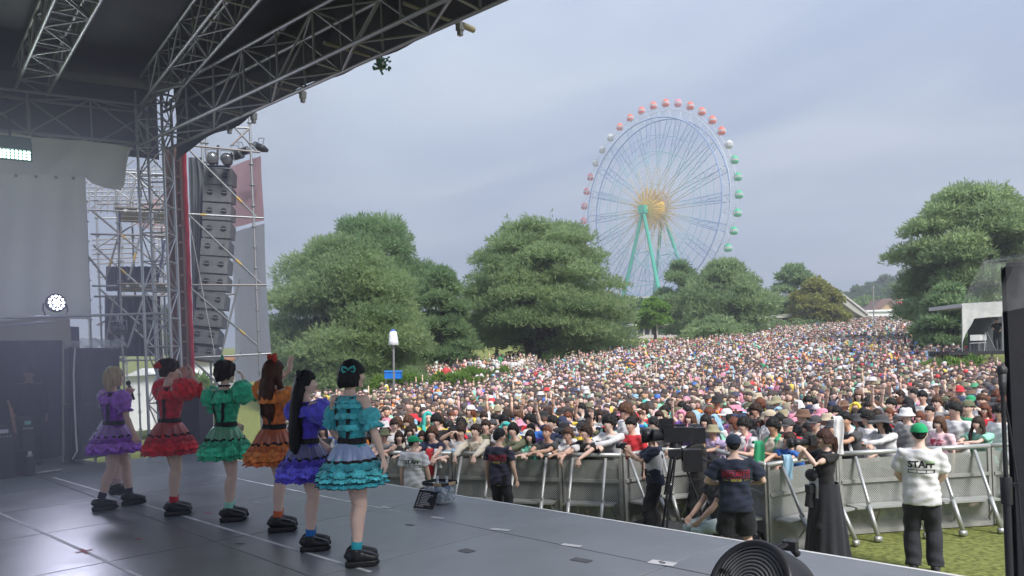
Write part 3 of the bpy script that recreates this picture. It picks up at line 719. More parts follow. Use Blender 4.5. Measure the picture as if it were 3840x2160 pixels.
# rail with the lamp
rl0, rl1 = qp(-90, 1196, .5), qp(612, 1175, .5)
rt = empty('lighting_rail', rl0, 0, 'steel tube rail carrying the round lamp across the far end', 'rail')
pipe('tube', rl0, rl1, .026, steel, rt); pipe('tube', rl0 - Vector((0, 0, .14)), qp(200, 1206, .5) , .02, steel, rt)
for px in (440, 540): pipe('clamp', qp(px, 1178, .5), qp(px, 1205, .5), .03, steel, rt)
led = pm('led_white', (1, 1, 1), .3, emit=(.75, .8, 1), es=4.0); ledg = pm('led_green_white', (1, 1, 1), .3, emit=(.72, 1, .86), es=3.2)
lens_g = pm('lens_glass', (.10, .11, .12), .12, var=.1, spec=.9)
def aim_to_cam(P): 
    d = Vector((0, 0, HCAM)) - Vector(P); return d.to_track_quat('Z', 'Y').to_matrix().to_4x4()
P = qp(212, 1135, .5); Mp = Matrix.Translation(P) @ aim_to_cam(P) @ Matrix.Rotation(.35, 4, 'Y') @ Matrix.Rotation(-.15, 4, 'X')
rt = empty('stage_lamp', P, 0, 'lit round lamp with a cluster of white LEDs on the steel rail', 'lamp'); PI4 = Matrix.Translation(-P)
def loc_obj(nm, bb, mat, root, Mx, smooth=False): o = obj(nm, bb.mesh(nm, mat, smooth), None, root); o.matrix_basis = Matrix.Translation(-root.location) @ Mx; return o
bb = MB(); bb.tube([(0, 0, -.22), (0, 0, -.12), (0, 0, -.06), (0, 0, 0)], [.09, .15, .165, .165], 20); loc_obj('housing', bb, black_m, rt, Mp)
for ring, nn in ((0, 1), (.055, 6), (.115, 12)):
    for k in range(nn):
        bb = MB(); q = 2*math.pi*k/nn; bb.tube([(ring*math.cos(q), ring*math.sin(q), .0), (ring*math.cos(q), ring*math.sin(q), .008)], .021, 10); loc_obj('led', bb, led, rt, Mp)
bb = MB(); bb.tube([(.18, 0, -.08), (.2, -.12, -.08), (.15, -.24, -.08), (-.15, -.24, -.08), (-.2, -.12, -.08), (-.18, 0, -.08)], .014, 6); loc_obj('bracket', bb, black_m, rt, Mp)
ld = bpy.data.lights.new('stage_lamp_light', 'SPOT'); ld.energy = 190; ld.color = (.76, .76, 1); ld.spot_size = R_(140); ld.spot_blend = 1; ld.shadow_soft_size = .5
lo = obj('light_beam', ld, None, rt) if False else bpy.data.objects.new('stage_lamp_light', ld); COL.objects.link(lo) if lo.name not in COL.objects else None
lo.matrix_world = Mp @ Matrix.Translation((0, 0, .05)) @ Matrix.Rotation(math.pi, 4, 'X')
P = atp(38, 552, S0 + Sn*.5, S1 + Sn*.5); Mp = Matrix.Translation(P) @ aim_to_cam(P)
rt = empty('strobe_panel', P, 0, 'lit rectangular LED panel with green glow under the far truss', 'lamp')
bb = MB(); bb.box((0, .08, -.05), (.62, .22, .18)); bb.box((0, -.05, -.03), (.64, .34, .05)); loc_obj('housing', bb, pm('green_housing', (.02, .09, .06), .5), rt, Mp)
for i in range(10):
    for j in range(5):
        bb = MB(); bb.box((-.27+.06*i, -.17+.052*j, 0), (.042, .036, .01)); loc_obj('led', bb, ledg, rt, Mp)
ld = bpy.data.lights.new('strobe_panel_light', 'AREA'); ld.energy = 40; ld.color = (.86, 1, .95); ld.shape = 'RECTANGLE'; ld.size = .6; ld.size_y = .3
lo = bpy.data.objects.new('strobe_panel_light', ld); COL.objects.link(lo); lo.matrix_world = Mp @ Matrix.Translation((0, -.05, .03)) @ Matrix.Rotation(math.pi, 4, 'X')
pipe('hanger', P + Vector((0, 0, .2)), P + Vector((0, 0, .55)), .02, black_m, rt)
# speaker stack with plastic, cable
spk = pm('speaker_black', (.045, .05, .062), .6, var=.15, scale=4, bump=.2, bscale=200)
plast = pm('clear_plastic', (.75, .78, .8), .15, var=.1, alpha=.28, spec=.9, bump=.6, bscale=14)
for k, (y0, y1) in enumerate(((1712, 1512), (1510, 1306))):
    pb, pt_ = qp(348, y0, .25), qp(348, y1, .25); hgt = pt_.z - max(pb.z, 0)
    rt = empty('speaker_cabinet', (pb.x, pb.y, max(pb.z, 0)), math.atan2(Qd.y, Qd.x), ['tall black speaker cabinet standing on the deck at the far side', 'black speaker cabinet under crumpled plastic, top of its stack'][k], 'speaker', 'speaker stack at the far side')
    me = bevel_box((.74, .6, hgt - .01), .012); o = obj('cabinet', me, spk, rt); o.location = (0, 0, hgt/2)
    nsgn = 1 if Qn.dot(Vector((-Qd.y, Qd.x, 0))) > 0 else -1
    o = obj('grille', bevel_box((.66, .02, hgt - .12), .005), pm('speaker_grille', (.03, .033, .042), .5, var=.2, scale=90, bump=.5, bscale=300), rt); o.location = (0, nsgn*.3, hgt/2)
top = qp(348, 1300, .25)
bb = MB(); rr = random.Random(5)
for _ in range(26):
    c = top + Qd*rr.uniform(-.42, .42) + Qn*rr.uniform(-.2, .3) + Vector((0, 0, rr.uniform(0, .1)))
    bb.ell(c, (rr.uniform(.06, .13), rr.uniform(.06, .13), rr.uniform(.03, .08)), 7, 5, Matrix.Rotation(rr.uniform(0, 3), 3, 'X') @ Matrix.Rotation(rr.uniform(0, 3), 3, 'Z'))
m = remesh(bb, .03, 0); m.polygons.foreach_set('use_smooth', [False]*len(m.polygons)); pw = obj('plastic_sheet', m, plast); tag(pw, 'crumpled clear plastic sheet on top of the speaker stack', 'plastic sheet')
bb = MB(); bb.tube([qp(281, 1305, .5), qp(276, 1400, .52), qp(279, 1500, .5), qp(284, 1620, .5), qp(289, 1690, .55), qp(272, 1722, .6)], .014, 6)
tag(obj('white_cable', bb.mesh('cable', white_p, True)), 'white cable running down beside the black speaker stack', 'cable')
rt = empty('black_drape', qp(262, 1740, .35), 0, 'narrow black drape gathered between doorway and speaker stack', 'drape')
def drp(u, v): p = qp(258 + 22*u, 1300 + 440*v, .35 + .04*math.sin(u*19)); return p
obj('cloth', sheet(drp, 24, 6).mesh('drape', dk_blue, True), None, rt, True)
# guitar, amps
rt = empty('electric_guitar', qp(52, 1760, .8), 0, 'electric guitar on a stand, tan headstock above the dark amplifiers', 'guitar'); tan = pm('tan_wood', (.4, .2, .12), .5)
bb = MB(); bb.tube([qp(30, 1503, .8), qp(40, 1530, .8)], [(.05, .012), (.03, .012)], 8); obj('headstock', bb, tan, rt, True)
bb = MB(); bb.tube([qp(40, 1528, .8), qp(62, 1640, .8)], .025, 8); obj('neck', bb, tan, rt, True)
bb = MB(); bb.tube([qp(60, 1625, .82), qp(66, 1660, .82), qp(70, 1700, .82), qp(74, 1735, .82)], [(.1, .02), (.17, .025), (.13, .025), (.17, .02)], 14, ref=Qn); obj('guitar_body', bb, pm('guitar_dark', (.03, .02, .03), .2, coat=.5), rt, True)
for s in (-.12, .12): pipe('stand_leg', qp(66, 1690, .78) + Qd*s, qp(66, 1762, .9) + Qd*s*1.8, .012, black_m, rt)
amp_m = pm('amp_black', (.018, .018, .024), .6, var=.3, scale=12)
for k, (x0, x1, y0, y1, off, lb) in enumerate(((66, 112, 1565, 1745, .75, 'tall narrow amplifier rack with a green label beside the guitar'), (-40, 34, 1600, 1765, 1.0, 'low black amplifier box behind the guitar stand'), (80, 105, 1690, 1755, 1.1, 'small black amplifier with a white plate on the deck'))):
    p0, p1 = qp(x0, y1, off), qp(x1, y1, off); zz = qp(x0, y0, off).z; p0.z = p1.z = 0; ww = (p1-p0).length
    rt = empty('amplifier', (p0+p1)/2, math.atan2(Qd.y, Qd.x), lb, 'amplifier', 'amplifiers at the far side')
    o = obj('case', bevel_box((ww, .35, zz), .01), amp_m, rt); o.location = (0, 0, zz/2)
    for i in range(5):
        bb = MB(); bb.tube([(-ww*.35 + ww*.17*i, nsgn*.172, zz*.8), (-ww*.35 + ww*.17*i, nsgn*.19, zz*.8)], .014, 8); obj('knob', bb, steel, rt)
    bb = MB(); bb.box((.0, nsgn*.177, zz*.9), (ww*.5, .004, .06)); obj('label_plate', bb, pm('label_green', (.2, .5, .42), .5) if k == 0 else white_p, rt)
bb = MB()
for i in range(9): bb.box((qp(150 + i*9, 1752, 1.2).x, qp(150+i*9, 1752, 1.2).y, .02 + .008*(i % 3)), (.14, .12, .006), Matrix.Rotation(i*.8, 3, 'Z') @ Matrix.Rotation(.1*((i % 3)-1), 3, 'X'))
tag(obj('crumpled_sheet', remesh(bb, .012, 1), pm('sheet_grey', (.4, .4, .42), .7)), 'crumpled pale sheet lying on the deck by the doorway', 'sheet')
# ------------------------------------------------------------------ scaffolding beside the stage
yel = pm('yellow_tape', (.55, .38, .1), .6); bluep = pm('blue_tube', (.03, .035, .09), .5)
def scaffold(name, label, d0, d1, pxs, segs, back=2.0, posts=(), rad=.0243, planks=(), yellow=(), low=None):
    P0, P1 = atd(pxs[0], 1300, d0), atd(pxs[1], 1300, d1); P0.z = P1.z = 0; nn = Vector((P0.y-P1.y, P1.x-P0.x, 0)).normalized()
    if nn.dot(P0) < 0: nn = -nn
    root = empty(name, (P0.x, P0.y, -1.2), 0, label, 'scaffold')
    Pk0, Pk1 = P0 + nn*back, P1 + nn*back
    def fp(px, py, bk=False): q = atp(px, py, P0, P1); return q + nn*back if bk else q
    for (x0, y0, x1, y1, *k) in segs:
        bk = bool(k and k[0]); pipe('tube', fp(x0, y0, bk), fp(x1, y1, bk), rad, bluep if (len(k) > 1) else (steel if (int(x0+y0) % 3) else stee2), root)
    for (x, y0, y1, bk) in posts:
        a_, b_ = fp(x, y0, bk), fp(x, y1, bk); a2 = Vector((b_.x, b_.y, a_.z)); b_.z = -1.2
        pipe('post', a2, b_, rad*1.15, steel, root)
        z = -.85
        while z < a2.z:
            bb = k_rosette(root, (b_.x, b_.y, z)); z += .475
    for (x0, x1, y) in planks:
        for i in range(7):
            a_, b_ = fp(x0, y), fp(x1, y); o_ = nn*(.05 + .28*i); bb = MB(); dd = (b_-a_); zt = (a_.z+b_.z)/2 + .03
            me = MB(); me.box((0, 0, 0), (Vector((dd.x, dd.y, 0)).length, .24, .035))
            mid = (a_+b_)/2 + o_; obj('plank', me, plankm, root, True, Matrix.Translation((mid.x, mid.y, zt + .02 + .006*(i % 2))) @ Matrix.Rotation(math.atan2(dd.y, dd.x), 4, 'Z'))
        for i in range(4):
            q = fp(x0 + (x1-x0)*(i+.8)/4.6, y - 2); pipe('plank_hook', q - nn*.04 + Vector((0, 0, -.0)), q + nn*.06 + Vector((0, 0, .0)), .05, white_p, root, 6)
    for (si, t0, t1) in yellow:
        a_, b_ = fp(segs[si][0], segs[si][1]), fp(segs[si][2], segs[si][3]); pipe('yellow_sleeve', a_.lerp(b_, t0), a_.lerp(b_, t1), rad*1.2, yel, root)
    return root, fp, nn
plankm = pm('plank_grey', (.28, .25, .22), .8, var=.25, scale=4)
_ros = []
def k_rosette(root, p):
    if not _ros:
        b = MB(); b.tube([(0, 0, -.008), (0, 0, .008)], .062, 10); b.tube([(0, 0, -.035), (0, 0, .035)], .034, 8); _ros.append(b.mesh('coupler', steel))
    return obj('coupler', _ros[0], None, root, True, Matrix.Translation(p))
rt_pa, fpa, npa = scaffold('scaffold_tower', 'steel scaffold tower around the hanging line of speakers', 16.2, 17.2, (690, 1010), [
    (690, 543, 975, 571), (697, 802, 988, 818), (710, 1069, 1000, 1069), (724, 1342, 1016, 1326),
    (709, 561, 960, 812), (706, 805, 979, 1063), (716, 1082, 973, 1301), (724, 1350, 900, 1520),
    (948, 570, 862, 822, 1), (962, 812, 866, 1045, 1), (978, 1010, 900, 1330, 1), (920, 1400, 990, 1300, 1),
    (868, 545, 935, 480), (880, 478, 968, 572), (935, 480, 880, 478), (862, 1085, 960, 1068, 1), (1015, 1330, 940, 1480)],
    posts=((978, 300, 1500, False), (866, 300, 1500, True), (884, 300, 1500, True), (712, 540, 1500, False)),
    yellow=((4, .7, .78), (5, .64, .72), (6, .7, .78), (1, .18, .25)))
rt_bk, fbk, nbk = scaffold('scaffold_tower', 'scaffold bays with plank decks and black drapes behind the truss tower', 18.0, 18.8, (330, 640), [
    (328, 787, 660, 797), (340, 878, 660, 884), (345, 1072, 660, 1074), (352, 1112, 660, 1108), (405, 1354, 700, 1345),
    (341, 787, 568, 975), (480, 646, 660, 790), (352, 922, 519, 1067), (374, 1083, 525, 1218), (400, 1235, 480, 1304), (568, 975, 660, 1070),
    (519, 620, 480, 785), (535, 850, 482, 1050), (455, 850, 395, 1050), (540, 1112, 480, 1300), (355, 1270, 470, 1360), (500, 1230, 575, 1300),
    (449, 797, 443, 1190, 0, 1), (618, 900, 595, 1040, 0, 1), (330, 640, 640, 655), (330, 960, 400, 1050), (430, 1112, 400, 1270),
    (347, 700, 560, 700, 1), (360, 760, 560, 760, 1), (345, 1000, 640, 1000, 1), (345, 880, 640, 700, 1), (345, 1200, 640, 1060, 1), (350, 1340, 640, 1200, 1)],
    posts=((350, 640, 1500, False), (468, 640, 1500, False), (600, 640, 1500, False), (374, 640, 1500, True), (520, 640, 1500, True), (640, 640, 1500, True)),
    planks=((430, 660, 790), (440, 665, 1072)), yellow=((5, .5, .57), (7, .6, .72), (12, .5, .64), (13, .6, .74)))
rt = empty('black_drape', fbk(480, 1300, True), 0, 'black pleated drapes hung inside the scaffold bays', 'drape')
def bdr(x0, x1, y0, y1):
    def f(u, v): return fbk(x0 + (x1-x0)*u, y0 + (y1-y0)*v, True) - nbk*(.3 + .05*math.sin(u*52))
    return f
obj('upper_cloth', sheet(bdr(385, 600, 965, 1065), 70, 3).mesh('drape', dk_blue, True), None, rt, True)
obj('lower_cloth', sheet(bdr(380, 605, 1085, 1330), 70, 4).mesh('drape', dk_blue, True), None, rt, True)
# a second scaffold with stairs farther back
rt_b2, fb2, nb2 = scaffold('scaffold_stair', 'scaffold stairway of many thin tubes behind the white sheet', 24, 25, (330, 640),
    [(325 + 0*i, 640 + 16*i, 640, 640 + 16*i - 5) for i in range(8)] + [(340 + 24*i, 640, 330 + 24*i, 800) for i in range(9)] + [(330, 790, 560, 600), (350, 800, 590, 610), (330, 740, 500, 600), (420, 700, 560, 800)] + [(560 + 0*i, 830 + 22*i, 660, 835 + 22*i) for i in range(6)] + [(345, 900 + 18*i, 520, 893 + 18*i) for i in range(6)],
    posts=((345, 600, 1500, False), (480, 600, 1500, False), (620, 600, 1500, False)))
pinkish = thin_cloth('pink_banner', (.78, .50, .52), .55)
def patch(name, cs, mat, label, cat, nn=12, rip=.02):
    c0, c1, c2, c3 = cs
    def f(u, v):
        p = (c0*(1-u) + c1*u)*(1-v) + (c3*(1-u) + c2*u)*v; return p + rgt*(rip*math.sin(u*9 + v*4)) + fwd*(rip*math.sin(u*13 - v*7))
    o = obj(name, sheet(f, nn, nn).mesh(name, mat, True)); return tag(o, label, cat)
BN = [atd(862, 625, 19.2), atd(978, 584, 17.25), atd(990, 826, 17.25), atd(864, 856, 19.2)]
rt = empty('banner', BN[3], 0, 'pink banner seen from behind on the side of the scaffold tower', 'banner')
def bnf(u, v, off=0): return (BN[0]*(1-u) + BN[1]*u)*(1-v) + (BN[3]*(1-u) + BN[2]*u)*v + fwd*(.02*math.sin(u*9 + v*5)) - fwd*off
obj('cloth', sheet(bnf, 14, 14).mesh('banner', pinkish, True), None, rt, True)
tm_ = text_mesh('GARD', .34, .012, mirror=True); tm_.materials.append(pm('faint_print', (.72, .5, .52), .7))
for v in tm_.vertices:
    u_, v_ = .56 + v.co.x*.62, .56 - v.co.y*.62; v.co = bnf(u_, v_, .03)
obj('faded_lettering', tm_, None, rt, True)
wsheet = thin_cloth('grey_sheet', (.62, .64, .67), .55)
patch('white_tarp', [atd(868, 872, 19.2), atd(990, 838, 17.27), atd(1022, 1420, 17.27), atd(884, 1440, 19.2)], wsheet, 'pale grey sheet below the pink banner on the scaffold tower', 'sheet')
patch('pink_cloth', [atd(490, 790, 26), atd(650, 705, 26), atd(655, 880, 26), atd(520, 850, 26)], pinkish, 'pink banner piece showing between tubes behind the truss tower', 'banner')
# line array
cabm = pm('line_array_grey', (.13, .137, .148), .6, var=.15, scale=6); hole = pm('handle_hole', (.012, .012, .014), .7)
rt = empty('line_array', atd(800, 1400, 17.6), 0, 'hanging curved column of grey speaker boxes inside the scaffold tower', 'speaker')
CP = [(816, 660), (814, 725), (812, 793), (811, 860), (805, 927), (801, 993), (798, 1058), (790, 1126), (780, 1193), (766, 1258), (756, 1318)]
cab_me = None
for k, (x, y) in enumerate(CP):
    p = atd(x, y, 17.4); ang = [0, .01, .02, .03, .05, .06, .08, .1, .13, .17, .2][k]
    b = MB(); w_, h_, d_ = .63, .385, .5
    V = [(-w_/2, 0, -h_/2), (w_/2, 0, -h_/2), (w_/2, 0, h_/2), (-w_/2, 0, h_/2), (-w_/2*1.0, d_, -h_/2*.8), (w_/2, d_, -h_/2*.8), (w_/2, d_, h_/2*.8), (-w_/2, d_, h_/2*.8)]
    if cab_me is None:
        b.add(V, [(0, 1, 2, 3), (7, 6, 5, 4), (0, 4, 5, 1), (1, 5, 6, 2), (2, 6, 7, 3), (3, 7, 4, 0)]); cab_me = b.mesh('cabinet', cabm)
        hb = MB(); hb.tube([(0, -.006, 0), (0, .02, 0)], .068, 18); hole_me = hb.mesh('hole', hole)
        hb = MB(); hb.box((0, -.014, 0), (.14, .02, .026)); bar_me = hb.mesh('bar', cabm)
    yaw = math.atan2(fwd.y, fwd.x) - math.pi/2 + .12
    Mx = Matrix.Translation(p - Vector(rt.location)) @ Matrix.Rotation(yaw, 4, 'Z') @ Matrix.Rotation(.07 + ang*.4, 4, 'Y') @ Matrix.Rotation(-ang, 4, 'X')
    cb = obj('speaker_cabinet', cab_me, None, rt, Mx=Mx)
    for sx in (-.16, .16):
        hh = obj('handle_recess', hole_me, None, cb); hh.location = (sx, 0, .02); h2 = obj('handle_bar', bar_me, None, cb); h2.location = (sx, -.004, .02)
pipe('chain', atd(814, 620, 17.6), atd(818, 545, 17.6), .03, black_m, rt)
pipe('rigging_bar', atd(775, 622, 17.4), atd(862, 625, 17.4), .03, black_m, rt)
rt = empty('black_drape', atd(735, 1430, 17.9), 0, 'long dark grey drape hanging left of the line of speakers', 'drape')
gdr = pm('grey_drape', (.12, .13, .145), .85, var=.15, scale=3, bump=.3, bscale=5)
def gd(u, v):
    xl = np.interp(v, [0, 1], [706, 728]); xr = np.interp(v, [0, .1, .6, 1], [755, 772, 757, 745]); return atd(xl + (xr-xl)*u, 590 + 740*v, 17.9 + .08*math.sin(u*16 + v))
obj('cloth', sheet(gd, 30, 14).mesh('drape', gdr, True), None, rt, True)
# spotlights
def spot(px, py, d, label, rz=0, aim=None, r=.11):
    P = atd(px, py, d); rt = empty('spotlight', P, 0, label, 'spotlight', 'small spotlights on the scaffolding')
    Mp = Matrix.Translation(P) @ aim_to_cam(P) @ Matrix.Rotation(rz, 4, 'Y') @ Matrix.Rotation(-.3, 4, 'X')
    bb = MB(); bb.tube([(0, 0, -.3), (0, 0, -.18), (0, 0, 0), (0, 0, .06)], [r*.5, r*.95, r, r*1.04], 14, caps=True); loc_obj('housing', bb, black_m, rt, Mp)
    bb = MB(); bb.ell((0, 0, .05), (r*.88, r*.88, .03), 14, 6); loc_obj('lens', bb, lens_g, rt, Mp, True)
    bb = MB(); bb.tube([(r*1.15, 0, -.08), (r*1.15, .22, -.08), (-r*1.15, .22, -.08), (-r*1.15, 0, -.08)], .012, 6); loc_obj('yoke', bb, steel, rt, Mp)
    return rt
spot(797, 592, 17.0, 'round black spotlight clamped left above the line of speakers', .1, r=.125); spot(850, 597, 17.0, 'round black spotlight clamped right above the line of speakers', -.1, r=.125)
spot(898, 578, 17.6, 'small floodlight tilted over the pink banner', .9); spot(962, 548, 17.4, 'small floodlight high on the scaffold post', -1.0, r=.09); spot(922, 565, 17.6, 'small floodlight hanging from the scaffold top tube', 1.1, r=.09)
for (x, y, lb) in ((432, 1236, 'left lamp of the blinder pair over the speaker stack'), (459, 1234, 'right lamp of the blinder pair over the speaker stack'), (533, 1229, 'left lamp of the blinder pair beside the truss tower'), (556, 1228, 'right lamp of the blinder pair beside the truss tower')):
    r_ = spot(x, y, 16.5, lb, .1, r=.09)
# wooden panel column with red cloth edges
wood = pm('plywood_brown', (.46, .25, .18), .65, var=.25, scale=3, stretch=(4, 4, .5)); redc = pm('red_cloth', (.75, .03, .05), .7, var=.15)
C0, C1 = atd(612, 1000, 15.9), atd(706, 1000, 15.5); C0.z = C1.z = 0; Cd = (C1-C0).normalized(); Cn = Vector((-Cd.y, Cd.x, 0)); 
if Cn.dot(C0) < 0: Cn = -Cn
def cpx(px, py): return atp(px, py, C0, C1)
rt = empty('scenic_panel', cpx(690, 1455), 0, 'tall brown wooden panel with red cloth edges beside the truss tower', 'panel')
def vpart(nm, x0, x1, off, mat, th=.03, y0=555, y1=1458):
    a_, b_ = cpx(x0, 1000) + Cn*off, cpx(x1, 1000) + Cn*off; zt, zb = cpx(x0, y0).z, cpx(x0, y1).z; me = MB(); me.box((0, 0, 0), ((b_-a_).length, th, zt-zb))
    mid = (a_+b_)/2; obj(nm, me, mat, rt, True, Matrix.Translation((mid.x, mid.y, (zt+zb)/2)) @ Matrix.Rotation(math.atan2(Cd.y, Cd.x), 4, 'Z'))
vpart('board', 634, 672, .06, wood); vpart('board', 673, 703, .063, wood); vpart('stile', 668, 678, 0, wood, .09); vpart('stile', 638, 645, 0, wood, .09); vpart('stile', 695, 702, 0, wood, .09)
for i in range(14):
    y = 600 + 62*i; a_, b_ = cpx(678 + .0*i, y), cpx(695, y); a_.x = cpx(678, 1000).x; a_.y = cpx(678, 1000).y; b_.x = cpx(695, 1000).x; b_.y = cpx(695, 1000).y; b_.z = a_.z
    me = MB(); me.box((0, 0, 0), ((b_-a_).length - .01, .08, .05)); mid = (a_+b_)/2; obj('batten', me, wood, rt, True, Matrix.Translation(mid) @ Matrix.Rotation(math.atan2(Cd.y, Cd.x), 4, 'Z'))
def redf(x, w):
    b0 = cpx(x, 1000); b0.z = 0
    def f(u, v):
        q = 2*math.pi*u; z = cpx(x, 560).z*(1-v) + cpx(x, 1458).z*v
        return b0 + Cd*(w*math.cos(q) + .012*math.sin(v*60)) + Cn*(w*.8*math.sin(q)) + Vector((0, 0, z))
    return f
for x, w in ((706.5, .05), (633, .03)): obj('red_edge', sheet(redf(x, w), 10, 40).mesh('edge', redc, True), None, rt, True)
# black box on deck edge behind performers, chain hoist
rt = empty('flight_case', at(742, 1690, 0), .3, 'black equipment case at the far corner of the deck', 'case')
o = obj('case_body', bevel_box((.5, .4, 1.15), .02), black_m, rt); o.location = (0, 0, .575)
o = obj('case_lid', bevel_box((.51, .41, .1), .02), amp_m, rt); o.location = (0, 0, 1.2)
ch = empty('chain_hoist', fbk(525, 780), 0, 'small chain hoist with hook hanging from the scaffold', 'hoist')
pipe('chain', fbk(524, 755), fbk(525, 786), .012, black_m, ch); pipe('hook_block', fbk(523, 712), fbk(524, 740), .05, black_m, ch); pipe('sling', fbk(510, 700), fbk(523, 714), .015, black_m, ch); pipe('sling', fbk(538, 700), fbk(523, 714), .015, black_m, ch)
tag(obj('guy_wire', (lambda b: (b.tube([atd(702, 790, 15.9), atd(806, 1330, 16.0)], .009, 5), b)[1])(MB()), white_p), 'pale guy wire running down in front of the speakers', 'wire')
# ------------------------------------------------------------------ performers
TULLE = pm('tulle', objcol=True, rough=.8, var=.4, scale=16, bump=.9, bscale=30, sheen=.3)
SATIN = pm('satin', objcol=True, rough=.32, var=.25, scale=7, stretch=(1, 1, .25), bump=.3, bscale=14, spec=.6)
TRIM = pm('black_lace', (.01, .01, .012), .7, var=.3, scale=40)
def ruffle(z0, z1, r0, r1, n=9, amp=.03, n2=46, amp2=.008, seed=0, nth=180, nv=7, ysc=.92, oy=-.01, pw=.8, zj=.012):
    rr = random.Random(seed); ph = [rr.uniform(0, 6.28) for _ in range(6)]
    b = MB(); V = []; F = []
    for j in range(nv+1):
        v = j/nv
        for k in range(nth):
            q = 2*math.pi*k/nth
            w = math.sin(n*q + ph[0]) + .5*math.sin((n+3)*q + ph[1]) + .35*math.sin((2*n+1)*q + ph[2])
            r = r0 + (r1-r0)*v**pw + amp*v*w + amp2*v*v*(math.sin(n2*q + ph[3]) + .6*math.sin((n2*1.7)//1*q + ph[4]))
            z = z0 + (z1-z0)*v + zj*.4*v*(math.sin(n*q + ph[5]) + .6*math.sin(n2*.5//1*q + ph[1]))
            V.append((r*math.cos(q), r*ysc*math.sin(q) + oy, z))
    for j in range(nv):
        for k in range(nth): F.append((j*nth+k, j*nth+(k+1) % nth, (j+1)*nth+(k+1) % nth, (j+1)*nth+k))
    b.add(V, F); return b
def ring(z, r, h, ysc=.88, oy=0, n=60, t=.006):
    b = MB(); V = []; F = []
    for j, (dr, dz) in enumerate(((0, -h/2), (t, -h/2), (t, h/2), (0, h/2))):
        for k in range(n): q = 2*math.pi*k/n; V.append(((r+dr)*math.cos(q), (r+dr)*ysc*math.sin(q)+oy, z+dz))
    for j in range(3):
        for k in range(n): F.append((j*n+k, j*n+(k+1) % n, (j+1)*n+(k+1) % n, (j+1)*n+k))
    b.add(V, F); return b
def puff(fig, k, f0, f1, r, seed, frill=True):
    b = MB(); S, E = fig.S[k], fig.E[k]; d = (E-S)
    rr = random.Random(seed)
    ps = [S + d*f for f in np.linspace(f0, f1, 7)]; ra = [r*.6, r*.92, r*1.05, r*1.08, r*1.0, r*.8, r*.55]
    b.tube(ps, ra, 22); m = remesh(b, .012, 2)
    return displace(m, lambda x, y, z: .010*np.sin(x*60 + seed)*np.sin(y*55 + z*20) + .004*np.sin(x*97 + z*83)*np.sin(y*91 - z*71))
